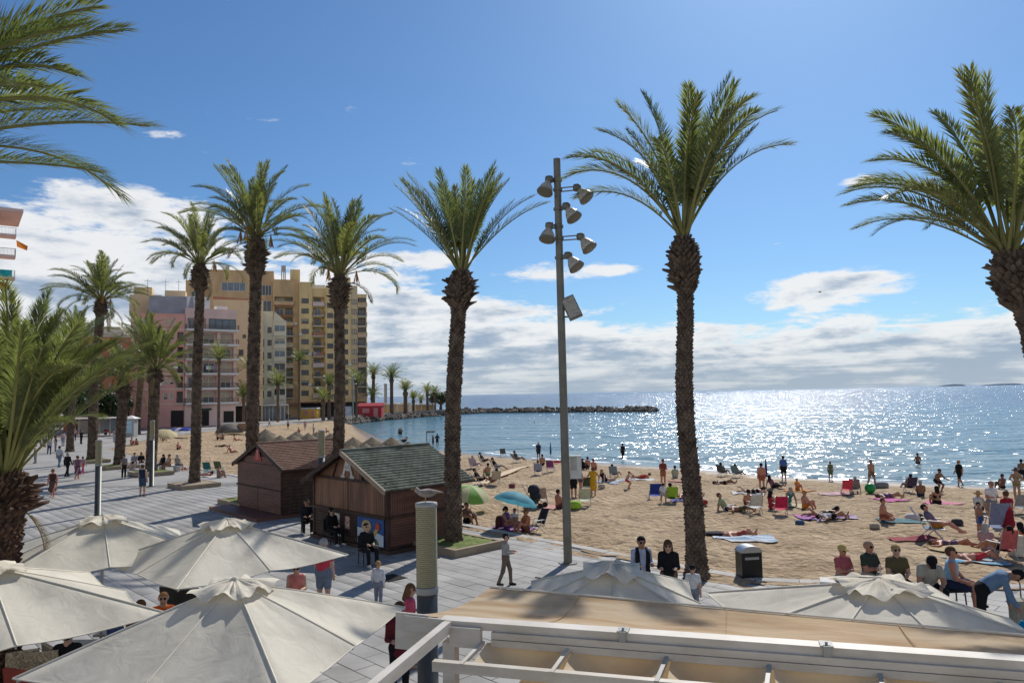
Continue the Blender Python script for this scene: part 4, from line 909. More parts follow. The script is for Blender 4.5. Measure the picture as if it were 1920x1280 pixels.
# small palms in the distance: crown as one mass of fronds
FARC = {}
def far_crown(v, kind):
    if (v, kind) in FARC: return FARC[(v, kind)]
    rng = np.random.default_rng(70 + v); V = []; F = []
    for i in range(30):
        th = R(4 + 78 * ((i + .5) / 30) ** .8) if kind == 'arch' else R(3 + 55 * (i + .5) / 30)
        v_, f_, m_ = frond_geometry(rng, th, th + R(60 if kind == 'arch' else 34), n=26)
        g = 2.39996 * i; c, s = math.cos(g), math.sin(g); k = rng.uniform(.85, 1.1); o = len(V)
        for p in v_: V.append(((p[0] * c - p[1] * s * 2.2) * k, (p[0] * s + p[1] * c * 2.2) * k, p[2] * k))
        F += [tuple(q + o for q in f) for f in f_]
    FARC[(v, kind)] = np_mesh('crown', V, F, LEAF); return FARC[(v, kind)]
def far_palm(label, px, pyt, Y, ln, v, r=.32, kind='arch', pyb=None):
    t = aty(px, pyt, Y); root = thing('distant_palm', label, 'palm tree', (t.x, Y, 0), 0, 'palms along the far seafront')
    m = MB(); m.tube([(0, 0, 0), (0, 0, t.z * .5), (0, 0, t.z - 1.6), (0, 0, t.z - .8), (0, 0, t.z)], [r * 1.1, r, r, r * 1.5, r], 9); m.build('trunk', BARK, root)
    obj('crown', far_crown(v, kind), root, loc=(0, 0, t.z - .2), rz=v * 1.3 + px, scale=ln)
far_palm('slim palm in front of the pink block balconies', 411, 672, 136, 4.0, 0, .26)
far_palm('slim tall palm in front of the ochre tower windows', 561, 676, 180, 3.9, 1, .25)
far_palm('leafy palm before the cream block glazed balconies', 521, 722, 170, 5.0, 2, .3)
far_palm('low palm before the tan blank wall', 457, 742, 158, 4.4, 0, .3)
far_palm('palm half hidden behind the very tall trunk before the tan wall', 470, 690, 160, 4.4, 1, .3)
far_palm('bushy palm before the tower loggias', 617, 722, 178, 3.4, 2, .4, 'stiff')
far_palm('drooping palm before the tower ground floor shops', 606, 748, 172, 3.8, 1, .4)
far_palm('palm with broad crown before the tower end balconies', 668, 716, 186, 4.4, 0, .3)
far_palm('taller of the two stacked palms behind the red kiosk', 700, 702, 215, 4.6, 1, .45)
far_palm('lower of the two stacked palms behind the red kiosk', 698, 741, 212, 4.4, 2, .45)
far_palm('dark palm with thick neck by the headland beach bars', 734, 708, 214, 5.2, 0, .5)
far_palm('spiky palm by the yellow-roofed beach bar', 760, 733, 222, 4.2, 2, .6, 'stiff')
far_palm('small palm beside the spiky palm on the headland', 775, 748, 232, 3.4, 1, .4, 'stiff')
far_palm('palm beside the dark trees at the headland tip', 801, 735, 238, 4.0, 0, .4)
far_palm('second palm beside the dark trees at the headland tip', 815, 738, 242, 3.8, 1, .4)
far_palm('young palm behind the long white beach bar', 789, 750, 250, 3.4, 2, .4)
# leafy trees
TREEM = leaf_material('tree_leaf', (0.020, 0.042, 0.018), (0.050, 0.082, 0.028), .25)
def leafy_tree(label, x, y, h, w, n=900, seed=1, trunk_h=.45):
    rng = np.random.default_rng(seed); root = thing('leafy_tree', label, 'tree', (x, y, 0))
    m = MB(); m.tube([(0, 0, 0), (.1, 0, h * .3), (0, .1, h * .7)], [w * .07, w * .055, w * .02], 7)
    for k in range(5): a = k * 1.3; m.tube([(.05, 0, h * .35), (w * .25 * math.cos(a), w * .25 * math.sin(a), h * .6), (w * .4 * math.cos(a), w * .4 * math.sin(a), h * .8)], [w * .04, w * .025, w * .01], 5)
    m.build('trunk', BARK, root)
    cl = [(rng.uniform(-.36, .36) * w, rng.uniform(-.36, .36) * w, h * rng.uniform(.45, .9), w * rng.uniform(.12, .24)) for _ in range(16)]
    V = []; F = []; s = w * .045
    for i in range(n):
        c = cl[i % 16]; d = rng.normal(size=3); d /= np.linalg.norm(d); p = np.array(c[:3]) + d * c[3] * rng.uniform(.55, 1.05) * np.array([1, 1, .8])
        a = rng.normal(size=3); a /= np.linalg.norm(a); b_ = np.cross(a, d); b_ /= np.linalg.norm(b_) + 1e-6; o = len(V)
        V += [p - a * s, p + b_ * s * .5, p + a * s, p - b_ * s * .5]; F.append((o, o + 1, o + 2, o + 3))
    obj('crown', np_mesh('crown', V, F, TREEM), root)
q = aty(826, 745, 246); leafy_tree('dark round tree at the very tip of the headland', q.x, 246, 6.6, 8, 1200, 3)
q = aty(812, 745, 250); leafy_tree('dark tree joined to the round tree on the headland', q.x, 250, 6.0, 6, 800, 4)
q = aty(206, 780, 132); leafy_tree('dark green tree behind the bus shelter', q.x, 132, 7.5, 9, 1300, 5)
q = aty(150, 780, 128); leafy_tree('dark shade tree beyond the pale-trunked palm', q.x, 128, 8.5, 10, 1300, 6)
q = aty(80, 780, 120); leafy_tree('dark shade tree behind the stout near palm', q.x, 120, 8, 11, 1300, 7)
# ------------------------------------------------------------------ street furniture
STEEL = mat('mast_steel', (0.185, 0.178, 0.150), rough=.45, var=.15, scale=2, metal=.3)
DKSTEEL = mat('column_steel', (0.095, 0.098, 0.095), rough=.45, var=.15, scale=3, metal=.3)
LENS = mat('lamp_lens', (0.56, 0.51, 0.43), rough=.25, var=.2, scale=12, trans=.25, spec=.6)
GREYP = mat('grey_paint', (.33, .33, .31), rough=.5, var=.1)
def mast():
    bx, by = spot(1065, 1055); top = aty(1044, 298, by); h = top.z; lean = top.x - bx
    root = thing('floodlight_mast', 'tall steel floodlight mast carrying six bell lamps and one panel', 'lamp post', (bx, by, 0))
    m = MB(); m.tube([(0, 0, 0), (0, 0, .03)], .3, 12); m.tube([(0, 0, .02), (lean * .5, 0, h * .5), (lean, 0, h)], [.135, .125, .115], 14); m.build('pole', STEEL, root)
    def P(py): z = aty(1044 + (py - 298) / 757 * 22, py, by).z; return Vector((lean * z / h, 0, z))
    # (arm height, lamp knuckle offset, lamp direction)
    k = by / FPX
    for py, dx, dy, ddx, arm in ((338, -16, -.1, -.35, 0), (356, 36, -.2, .75, 1), (392, 14, -.35, .55, 0), (425, -18, -.15, -.2, 1), (447, 40, -.2, .65, 1), (483, 15, -.35, .6, 0)):
        c = P(py); e = c + Vector((dx * k, dy, 0)); m = MB()
        m.tube([c + Vector((0, 0, .05)), e + Vector((0, 0, .05))], .022, 6); m.tube([c - Vector((0, 0, .07)), e - Vector((0, 0, .07))], .022, 6)
        m.lathe([(.0, -.13), (.12, -.10), (.14, 0), (.12, .10), (0, .13)], 10, e); m.tube([c + Vector((0, 0, -.04)), c + Vector((0, 0, .04))], .155, 12)
        a = m.build('lamp_arm', STEEL, root)
        d = Vector((ddx, -.35, -1)).normalized(); q = d.to_track_quat('Z', 'Y').to_matrix().to_4x4(); q.translation = e + d * .10
        m = MB(); m.lathe([(.09, 0), (.12, .06), (.20, .20), (.245, .34), (.25, .40)], 14); m.build('lamp_bell', LENS, root, M=q)
        m = MB(); m.lathe([(.262, .385), (.268, .40), (.262, .43), (.20, .435)], 14); m.build('lamp_rim', STEEL, root, M=q)
    c = P(578); m = MB(); Mx = Matrix.Rotation(R(-22), 3, 'Y') @ Matrix.Rotation(R(-18), 3, 'X')
    m.box(c + Vector((.33, -.12, 0)), (.44, .12, .78), Mx, 0); m.build('panel_lamp', STEEL, root)
    m = MB(); m.box(c + Vector((.33, -.12, 0)) + Mx @ Vector((0, -.066, 0)), (.38, .012, .70), Mx); m.build('panel_lens', LENS, root)
    m = MB(); m.bar(c + Vector((.05, 0, .30)), c + Vector((.25, -.08, .30)), .05); m.bar(c + Vector((.05, 0, -.28)), c + Vector((.3, -.1, -.28)), .05); m.build('panel_bracket', STEEL, root)
    c = P(876); m = MB(); m.box(c + Vector((.33, .12, 0)), (.36, .22, .72)); m.build('control_box', mat('box_white', (.62, .62, .58), rough=.6, var=.08), root)
    m = MB(); m.box(c + Vector((.28, .0, .12)), (.17, .012, .42)); m.build('box_door', mat('box_door', (.42, .42, .36), rough=.6), root)
mast()

def lamp_lens_mat():
    m, nt, out = nodes_of('louvre_lens'); L = nt.links; N = nt.nodes.new
    bs = N('ShaderNodeBsdfPrincipled'); bs.inputs['Base Color'].default_value = (.52, .47, .30, 1); bs.inputs['Roughness'].default_value = .25
    tr = N('ShaderNodeBsdfTranslucent'); tr.inputs[0].default_value = (.50, .47, .26, 1); mx = N('ShaderNodeMixShader'); mx.inputs[0].default_value = .35
    L.new(bs.outputs[0], mx.inputs[1]); L.new(tr.outputs[0], mx.inputs[2]); L.new(mx.outputs[0], out.inputs[0]); return m
LOUV = lamp_lens_mat(); CORE = mat('lamp_core', (.17, .165, .085), rough=.5, var=.2, scale=4)
def lamp_column(label, x, y, h, detail=True, r=.145, lh=1.17):
    root = thing('lamp_column', label, 'lamp post', (x, y, 0), 0, 'cylindrical lamp columns on the promenade')
    m = MB(); m.lathe([(r * 1.5, 0), (r * 1.5, .02), (r * .98, .03), (r * .98, h - lh - .03)], 20); m.build('pole', DKSTEEL, root)
    m = MB(); m.lathe([(r * 1.03, h - lh - .05), (r * 1.07, h - lh - .04), (r * 1.07, h - lh + .03), (r, h - lh + .04)], 20); m.build('collar', GREYP, root)
    m = MB(); m.lathe([(r * .80, h - lh + .03), (r * .80, h - .05)], 16); m.build('lamp_core', CORE, root)
    m = MB(); n = 40
    for k in range(n):
        z = h - lh + .05 + (lh - .11) * k / n; dz = (lh - .11) / n
        m.lathe([(r * .93, z), (r * 1.0, z + dz * .22), (r * 1.0, z + dz * .70), (r * .93, z + dz * .95)], 20)
    m.build('louvre', LOUV, root)
    m = MB(); m.lathe([(r * 1.02, h - .06), (r * 1.05, h - .05), (r * 1.05, h - .01), (r * .7, h)], 20); m.build('cap', GREYP, root)
LC = aty(799, 941, 10.3)
lamp_column('near lamp column with ribbed glass top and a seagull standing on it', LC.x, 10.3, LC.z)
q = spot(183, 966); lamp_column('lamp column with glass top standing behind the back parasol', q[0], q[1], aty(183, 824, q[1]).z)
q = spot(284, 911); lamp_column('lamp column standing before the shorter bushy palm', q[0], q[1], aty(284, 788, q[1]).z)
lamp_column('lamp column standing between the two kiosks', aty(603, 820, 33.4).x, 33.4, aty(603, 806, 33.4).z)

# birds
def lathe_x(prof, n=10):
    m = MB(); pts = []
    return m
GULLW = mat('gull_white', (.62, .61, .60), rough=.8, var=.05); GULLG = mat('gull_grey', (.30, .28, .27), rough=.8, var=.1); ORANGE = mat('beak_orange', (.45, .25, .08), rough=.6)
def bird(name, label, loc, rz, body, wing, s=1.0):
    root = thing(name, label, 'bird', loc, rz)
    m = MB(); m.tube([(-.17, 0, .14), (-.10, 0, .145), (0, 0, .15), (.09, 0, .165), (.14, 0, .19)], [.015, .055, .072, .055, .035], 10); m.tube([(.12, 0, .18), (.16, 0, .22), (.185, 0, .235)], [.04, .045, .036], 10); m.build('body', body, root)
    m = MB()
    for s_ in (-1, 1): m.tube([(.07, s_ * .055, .185), (-.05, s_ * .07, .185), (-.19, s_ * .035, .165), (-.29, s_ * .01, .15)], [.025, .042, .025, .006], 7)
    m.build('wing', wing, root)
    m = MB(); m.tube([(.21, 0, .235), (.26, 0, .225)], [.014, .004], 6)
    for s_ in (-1, 1): m.tube([(.01, s_ * .025, .10), (.01, s_ * .025, .0), (.045, s_ * .025, .004)], .007, 5)
    m.build('beak_and_legs', ORANGE, root); root.scale = (s,) * 3
bird('seagull', 'pale grey seagull standing on top of the near lamp column', (LC.x, 10.3, LC.z - .004), R(197), mat('gull_body', (.30, .27, .25), rough=.8), mat('gull_wing', (.24, .20, .175), rough=.8, var=.25, scale=20), .82)

# litter bin
def litter_bin():
    x, y = spot(1405, 1080); root = thing('litter_bin', 'black litter bin with silver domed lid at the edge of the sand', 'bin', (x, y, 0), R(8)); root.scale = (.84, .84, .88)
    m = MB(); m.box((0, 0, .41), (.72, .5, .78)); m.box((0, 0, .02), (.76, .54, .04)); m.build('body', mat('bin_black', (.012, .013, .014), rough=.35, var=.1), root)
    m = MB(); m.box((0, -.252, .62), (.5, .02, .08)); m.build('slot', GREYP, root)
    m = MB(); n = 10
    vs_ = []
    for i in range(n + 1):
        a = math.pi * i / n
        for yy in (-.27, .27): vs_.append((-.38 * math.cos(a), yy, .80 + .20 * math.sin(a)))
    m.add(vs_, [(2 * i, 2 * i + 2, 2 * i + 3, 2 * i + 1) for i in range(n)], 0, True); m.add(vs_, [tuple(range(0, 2 * n + 2, 2))[::-1], tuple(range(1, 2 * n + 2, 2)), (0, 1, 2 * n + 1, 2 * n)])
    m.build('lid', mat('bin_steel', (.40, .40, .40), rough=.32, metal=.8, var=.08), root)
litter_bin()
# long bench at the edge of the sand
BENCHM = mat('bench_stone', (.62, .60, .57), rough=.8, var=.1, scale=2)
def bench(label, a, b, h=.45, w=.5, cover=False):
    a, b = Vector((*a, 0)), Vector((*b, 0)); L_ = (b - a).length; c = (a + b) / 2; ang = math.atan2(b.y - a.y, b.x - a.x)
    root = thing('stone_bench', label, 'bench', c, ang)
    m = MB(); m.box((0, 0, h - .05), (L_, w, .10)); m.build('seat', BENCHM, root)
    n = max(2, int(L_ / 1.4) + 1)
    for k in range(n): m = MB(); m.box((-L_ / 2 + .2 + (L_ - .4) * k / (n - 1), 0, (h - .1) / 2), (.25, w * .8, h - .1)); m.build('leg', KERB, root)
BD = 18.3
pB = [aty(1560, 1060, BD), aty(1692, 1060, BD - .5)]
bench('long pale stone bench where three people sit with their backs to the beach', (pB[0].x - .25, BD + .15), (pB[1].x + .3, BD - .6), h=.66)
# far seats, shelter, booth, car, scooter
def bus_shelter():
    Y = 118; a, b = sx(137, Y), sx(236, Y); w = b - a; root = thing('bus_shelter', 'long bus shelter with flat white roof and glass back', 'shelter', ((a + b) / 2, Y, 0))
    m = MB(); m.box((0, .9, 2.75), (w + .6, 2.6, .22)); m.build('roof', WHITEP, root)
    for k in range(6): m = MB(); m.box((-w / 2 + w * k / 5, 1.7, 1.32), (.14, .14, 2.64)); m.build('post', GREYP, root)
    for k in range(5): m = MB(); m.box((-w / 2 + w * (k + .5) / 5, 1.75, 1.5), (w / 5 - .2, .04, 1.9)); m.build('glass_panel', GLASSB, root)
    m = MB(); m.box((0, 1.2, .45), (w * .8, .4, .08)); m.build('seat', GREYP, root)
bus_shelter()
def booth():
    Y = 112; a, b = sx(234, Y), sx(252, Y); w = b - a; root = thing('white_booth', 'narrow white booth with pale blue glass on the promenade', 'booth', ((a + b) / 2, Y, 0))
    m = MB(); m.box((0, .6, 1.35), (w, 1.3, 2.7)); m.build('body', GREYP, root)
    m = MB(); m.box((-.05, -.07, 1.5), (w * .72, .06, 1.9)); m.build('glass_panel', mat('booth_blue', (.38, .55, .66), rough=.3), root)
    m = MB(); m.add([(-w / 2 - .3, -.4, 2.7), (w / 2 + .3, -.4, 2.7), (w / 2 + .3, 1.6, 2.7), (-w / 2 - .3, 1.6, 2.7), (0, .6, 3.2)], [(0, 1, 4), (1, 2, 4), (2, 3, 4), (3, 0, 4), (3, 2, 1, 0)]); m.build('roof', WHITEP, root)
booth()
def car(label, x, y, rz, paint):
    root = thing('parked_car', label, 'car', (x, y, 0), rz); W = .86
    prof = [(-2.1, .35), (-2.12, .75), (-1.95, .92), (-1.3, .98), (-.75, 1.42), (.75, 1.46), (1.5, 1.0), (2.0, .85), (2.12, .6), (2.08, .35)]
    m = MB(); n = len(prof); vs_ = [(x_, s_ * (W if z_ < 1.05 else W * .82), z_) for s_ in (-1, 1) for x_, z_ in prof]
    m.add(vs_, [tuple(range(n)), tuple(range(2 * n - 1, n - 1, -1))] + [(i, n + i, n + (i + 1) % n, (i + 1) % n) for i in range(n)]); m.build('body', paint, root)
    for s_ in (-1, 1):
        m = MB(); m.add([(-1.1, s_ * .80, 1.0), (1.2, s_ * .80, 1.02), (.7, s_ * .735, 1.38), (-.72, s_ * .735, 1.36)], [(0, 1, 2, 3)]); m.build('side_window', GLASSD, root)
        m = MB(); m.box((2.05, s_ * .62, .68), (.1, .3, .14)); m.build('headlight', WFRAME, root)
    for x_ in (-1.3, 1.35):
        for s_ in (-1, 1): m = MB(); m.tube([(x_, s_ * .70, .33), (x_, s_ * .88, .33)], .33, 14, smooth=False); w_ = m.build('wheel', mat('tyre', (.02, .02, .02), rough=.8), root); m = MB(); m.tube([(x_, s_ * .87, .33), (x_, s_ * .895, .33)], .2, 10, smooth=False); m.build('rim', GREYP, w_)
    m = MB(); m.add([(-1.28, -.70, 1.0), (-1.28, .70, 1.0), (-.78, .64, 1.38), (-.78, -.64, 1.38)], [(0, 1, 2, 3)]); m.build('rear_window', GLASSD, root)
q = atz(310, 800); car('white car parked outside the pink apartment block', q.x, q.y + 2, R(176), mat('car_white', (.62, .62, .62), rough=.3, var=.03, spec=.6))
q = atz(520, 783); car('dark car parked beside the cream apartment block', q.x + 3, q.y - 6, R(4), mat('car_dark', (.05, .055, .06), rough=.3, var=.03, spec=.6))
def scooter(label, px, py, mt):
    q = atz(px, py); root = thing('motor_scooter', label, 'scooter', q, R(12)); m = MB()
    m.tube([(-.7, 0, .55), (-.3, 0, .6), (0, 0, .45), (.3, 0, .3), (.5, 0, .6), (.6, 0, .95)], [.14, .2, .15, .1, .16, .06], 8); m.build('body', mt, root)
    m = MB(); m.tube([(-.75, 0, .78), (-.1, 0, .76)], [.13, .11], 8); m.build('seat', DARK, root)
    m = MB(); m.tube([(.55, -.33, 1.02), (.6, 0, .98), (.55, .33, 1.02)], .025, 6); m.build('handlebar', RAILM, root)
    for x_ in (-.55, .72): m = MB(); m.tube([(x_, -.06, .25), (x_, .06, .25)], .25, 12, smooth=False); m.build('wheel', mat('tyre', (.02, .02, .02)), root)
scooter('red motor scooter parked before the bus shelter', 205, 815, REDP)
m = MB(); q = atz(435, 803); m.box((0, 0, .55), (5.6, .25, 1.1)); tag(m.build('white_wall', WHITEP, None, loc=(q.x, q.y, 0)), 'short white boundary wall before the tan block', 'wall')
# lamp with white globes near the headland
def globe_lamp():
    Y = 182; x = sx(662, Y); root = thing('globe_lamp', 'tall street lamp with white lamps before the tower end wall', 'lamp post', (x, Y, 0)); m = MB(); m.tube([(0, 0, 0), (0, 0, 10.4)], [.2, .12], 8); m.build('pole', GREYP, root)
    for dx, z in ((-.6, 9.2), (.5, 9.8), (-.2, 10.6), (.7, 8.6), (.35, 10.9)): m = MB(); m.lathe([(.0, -.22), (.2, -.1), (.22, .05), (0, .2)], 8, (dx, 0, z)); m.bar((0, 0, z - .1), (dx, 0, z - .1), .06); m.build('lamp_head', WHITEP, root)
globe_lamp()

# ------------------------------------------------------------------ wooden kiosks
WOOD = mat('wood_brown', (0.215, 0.105, 0.056), rough=.6, var=.35, scale=3.0, stretch=(1, 1, .12), detail=6, spec=.4)
WOODR = mat('wood_reddish', (0.150, 0.066, 0.045), rough=.55, var=.3, scale=3.0, stretch=(.15, .15, 1), detail=6, spec=.4)
WOODD = mat('wood_dark', (0.060, 0.032, 0.022), rough=.65, var=.3, scale=4)
SHGREEN = mat('shingle_green', (0.150, 0.165, 0.130), rough=.9, var=.35, scale=2.2, detail=6)
SHBROWN = mat('shingle_brown', (0.27, 0.155, 0.11), rough=.9, var=.15, scale=2.2, detail=6)
def planks(parent, name, m, a, b, z0, z1, n, nrm, th=.035, gap=.012, vert=True):
    """boarding between two plan points, each run of boards one part"""
    a, b = Vector((*a, 0)), Vector((*b, 0)); t = (b - a); L_ = t.length; t.normalize(); nv = Vector((*nrm, 0)); mb_ = MB(); ang = math.atan2(t.y, t.x)
    if vert:
        w = L_ / n
        for k in range(n): c = a + t * w * (k + .5) + nv * (th / 2 + random.uniform(0, .006)); mb_.box((c.x, c.y, (z0 + z1) / 2), (w - gap, th, z1 - z0), ang)
    else:
        h = (z1 - z0) / n; c = (a + b) / 2 + nv * (th / 2)
        for k in range(n): mb_.box((c.x, c.y, z0 + h * (k + .5)), (L_, th + random.uniform(0, .006), h - gap), ang)
    return mb_.build(name, m, parent)
def kiosk(name, label, corner, W, D, ze, zr, roofm, kind, ang):
    """corner: near bottom corner; gable front runs back along -u, side runs along v"""
    root = thing(name, label, 'kiosk', (corner[0], corner[1], 0), ang)      # local: x along front (0 at corner, -W at far end), y into the depth
    ovf, ove = (.35 if kind == 'green' else .12), .38
    m = MB(); m.prism([(-W, 0), (0, 0), (0, D), (-W, D)], .12, ze); m.add([(-W, 0, ze), (0, 0, ze), (-W / 2, 0, zr - .1), (-W, D, ze), (0, D, ze), (-W / 2, D, zr - .1)], [(0, 1, 2), (4, 3, 5)]); m.build('wall', WOODD if kind == 'green' else WOODD, root)
    # roof slopes
    sl = math.hypot(W / 2 + ove, zr - ze); 
    for s_ in (-1, 1):
        xr = -W / 2; xe = -W / 2 + s_ * (W / 2 + ove); zeo = ze - (zr - ze) * ove / (W / 2)
        m = MB(); th = .07
        pts = [(xr, -ovf, zr), (xe, -ovf, zeo), (xe, D + ovf, zeo), (xr, D + ovf, zr)]
        m.add([(p[0], p[1], p[2] - th) for p in pts] + pts, [(0, 1, 2, 3), (7, 6, 5, 4)] + [(i, (i + 1) % 4, 4 + (i + 1) % 4, 4 + i) for i in range(4)])
        sl_o = m.build('roof_slope', WOODD, root)
        # shingles in courses
        V = []; F = []; rows = 17; L_ = D + 2 * ovf; cols = 15; nx_, nz_ = (zr - zeo), (xe - xr); ln = math.hypot(nx_, nz_); nrm = Vector((s_ * nx_ / ln * 1, 0, abs(nz_) / ln))
        for r_ in range(rows):
            t0, t1 = r_ / rows, (r_ + 1.12) / rows
            for c in range(-1, cols):
                y0 = -ovf + L_ * (c + (.5 if r_ % 2 else 0)) / cols; y1 = y0 + L_ / cols - .012; y0, y1 = max(y0, -ovf), min(y1, D + ovf)
                if y1 - y0 < .03: continue
                lo = .022 + random.uniform(0, .012); o = len(V)
                for t_, yy, l_ in ((t0, y0, .004), (t0, y1, .004), (min(t1, 1.01), y1, lo), (min(t1, 1.01), y0, lo)):
                    V.append((xr + (xe - xr) * t_ + nrm.x * l_, yy, zr + (zeo - zr) * t_ + nrm.z * l_))
                b0 = [(V[o + 2][0] - nrm.x * lo, V[o + 2][1], V[o + 2][2] - nrm.z * lo), (V[o + 3][0] - nrm.x * lo, V[o + 3][1], V[o + 3][2] - nrm.z * lo)]; V += b0
                F += [(o, o + 1, o + 2, o + 3), (o + 3, o + 2, o + 4, o + 5)]
        tag(obj('shingles', np_mesh('shingles', V, F, roofm), sl_o), kind='stuff')
        m = MB(); m.bar((xr, -ovf - .02, zr - .06), (xe, -ovf - .02, zeo - .06), .05, .17); m.build('barge_board', mat('barge_pale', (.34, .26, .18), rough=.7) if kind == 'green' and s_ > 0 else WOODD, root)
    m = MB(); m.box((-W / 2, D / 2, zr + .02), (.18, D + 2 * ovf, .05)); m.build('ridge_cap', roofm, root)
    zm = 1.18
    if kind == 'green':
        planks(root, 'hatch', WOOD, (-W + .08, 0), (-W / 2 - .03, 0), zm + .04, ze - .04, 18, (0, -1)); planks(root, 'hatch', WOOD, (-W / 2 + .03, 0), (-.10, 0), zm + .04, ze - .04, 18, (0, -1))
        planks(root, 'hatch', WOODR, (0, .10), (0, D * .5), zm + .04, ze - .06, 16, (1, 0)); planks(root, 'side_boarding', WOODR, (0, D * .5 + .05), (0, D - .05), .2, ze - .06, 24, (1, 0), vert=False)
        planks(root, 'counter_front', WOODR, (0, .10), (0, D * .5), .2, zm - .06, 10, (1, 0), vert=False)
        m = MB(); m.box((0.02, .0, ze / 2), (.12, .12, ze)); m.box((-W + .02, -.02, ze / 2), (.10, .10, ze)); m.build('corner_post', WOODD, root)
        m = MB(); m.box((-W / 2, -.06, zm), (W, .14, .10)); m.box((.06, D / 2, zm), (.14, D, .10)); m.build('counter_rail', WOODD, root)
        # boarded gable with slanting braces and a white emblem
        m = MB(); n = 26
        for k in range(n):
            x0, x1 = -W + W * k / n + .006, -W + W * (k + 1) / n - .006; f = lambda x_: ze + (zr - ze) * (1 - abs(x_ + W / 2) / (W / 2)) - .10
            m.add([(x0, -.03, ze), (x1, -.03, ze), (x1, -.03, max(ze, f(x1))), (x0, -.03, max(ze, f(x0)))], [(0, 1, 2, 3)])
        m.build('gable_boarding', WOOD, root)
        m = MB(); m.bar((-W / 2 - 1.0, -.06, ze + .02), (-W / 2 - .72, -.06, ze + .55), .05); m.bar((-W / 2 + .72, -.06, ze + .55), (-W / 2 + 1.0, -.06, ze + .02), .05); m.box((-W / 2, -.06, ze), (W, .08, .09)); m.build('gable_brace', WOODD, root)
        m = MB(); c = -W / 2
        m.bar((c - .30, -.055, ze + .10), (c - .02, -.055, ze + .80), .02, .11); m.bar((c + .30, -.055, ze + .10), (c + .02, -.055, ze + .80), .02, .11); m.box((c, -.055, ze + .36), (.32, .025, .09)); m.box((c - .30, -.055, ze + .10), (.26, .025, .10)); m.box((c + .30, -.055, ze + .10), (.26, .025, .10)); m.box((c, -.055, ze + .55), (.14, .025, .3))
        m.build('gable_emblem', mat('emblem_white', (.60, .54, .48), rough=.7, var=.25, scale=8), root)
        # painted panel of the counter: sky, snow-white ground, a figure blowing a horn
        x0, x1, z0, z1 = -1.75, -.14, .18, zm - .08; pn = MB(); pn.box(((x0 + x1) / 2, -.03, (z0 + z1) / 2), (x1 - x0, .05, z1 - z0)); pan = pn.build('painted_panel', mat('mural_blue', (.035, .10, .30), rough=.5, var=.15), root)
        def flat(name, pts, m_, y): q = MB(); q.add([(x0 + (x1 - x0) * u, y, z0 + (z1 - z0) * w) for u, w in pts] + [(x0 + (x1 - x0) * u, y + .006, z0 + (z1 - z0) * w) for u, w in pts], [tuple(range(len(pts)))] + [(i, (i + 1) % len(pts), len(pts) + (i + 1) % len(pts), len(pts) + i) for i in range(len(pts))]); q.build(name, m_, pan)
        ell = lambda cx_, cz_, a_, b_, n=14: [(cx_ + a_ * math.cos(2 * math.pi * k / n), cz_ + b_ * math.sin(2 * math.pi * k / n)) for k in range(n)]
        flat('painted_ground', [(0.01, .01), (.99, .01), (.99, .42), (.70, .50), (.45, .44), (.2, .56), (.01, .58)], mat('mural_white', (.62, .66, .70), rough=.5), -.062)
        flat('painted_head', ell(.36, .66, .19, .24), mat('mural_straw', (.55, .40, .16), rough=.5, var=.3, scale=6), -.069)
        flat('painted_face', ell(.38, .60, .11, .14), mat('mural_skin', (.55, .30, .20), rough=.5), -.076)
        flat('painted_coat', [(.30, .02), (.62, .02), (.55, .40), (.46, .46), (.36, .44)], mat('mural_black', (.01, .01, .012), rough=.5), -.069)
        flat('painted_sleeve', [(.60, .04), (.84, .06), (.74, .26), (.62, .30)], mat('mural_green', (.10, .18, .04), rough=.5), -.076)
        flat('painted_horn', [(.56, .34), (.64, .30), (.86, .66), (.84, .84), (.76, .72)], mat('mural_yellow', (.60, .42, .10), rough=.5), -.083)
        flat('painted_flame', [(.70, .62), (.86, .60), (.88, .80), (.80, .90), (.74, .80)], mat('mural_red', (.55, .08, .03), rough=.5), -.088)
        # notices on the dark part of the counter
        m = MB(); m.box((-3.1, -.03, .82), (.34, .03, .46)); m.build('notice', mat('notice_white', (.66, .62, .52), rough=.6, var=.25, scale=9), root)
        m = MB(); m.box((-2.42, -.03, .78), (.30, .03, .44)); m.build('notice', mat('notice_pink', (.55, .34, .28), rough=.6, var=.5, scale=9), root)
        m = MB(); m.box((-3.1, -.03, .44), (.5, .03, .10)); m.box((-3.05, -.03, .27), (.4, .03, .06)); m.build('notice_strip', WHITEP, root)
        planks(root, 'counter_front', WOODD, (-W + .08, 0), (-1.8, 0), .2, zm - .06, 8, (0, -1), vert=False)
        m = MB(); m.prism([(-W - .1, -.15), (.3, -.15), (.3, D + .1), (-W - .1, D + .1)], -.0, .12); m.build('plinth', WOODD, root)
    else:
        planks(root, 'hatch', WOODR, (-W + .05, 0), (-.05, 0), zm + .04, ze - .03, 12, (0, -1), vert=False)
        planks(root, 'counter_front', WOODR, (-W + .05, 0), (-W / 2 - .03, 0), .16, zm - .03, 9, (0, -1), vert=False); planks(root, 'counter_front', WOODR, (-W / 2 + .03, 0), (-.05, 0), .16, zm - .03, 9, (0, -1), vert=False)
        planks(root, 'side_boarding', WOODD, (0, .05), (0, D - .05), .16, ze - .03, 14, (1, 0), vert=False)
        m = MB(); m.box((-W / 2, -.04, zm), (W, .09, .07)); m.build('counter_rail', WOODD, root)
        planks(root, 'gable_boarding', WOODR, (-W * .82, 0), (-W * .18, 0), ze, ze + .32, 3, (0, -1), vert=False)
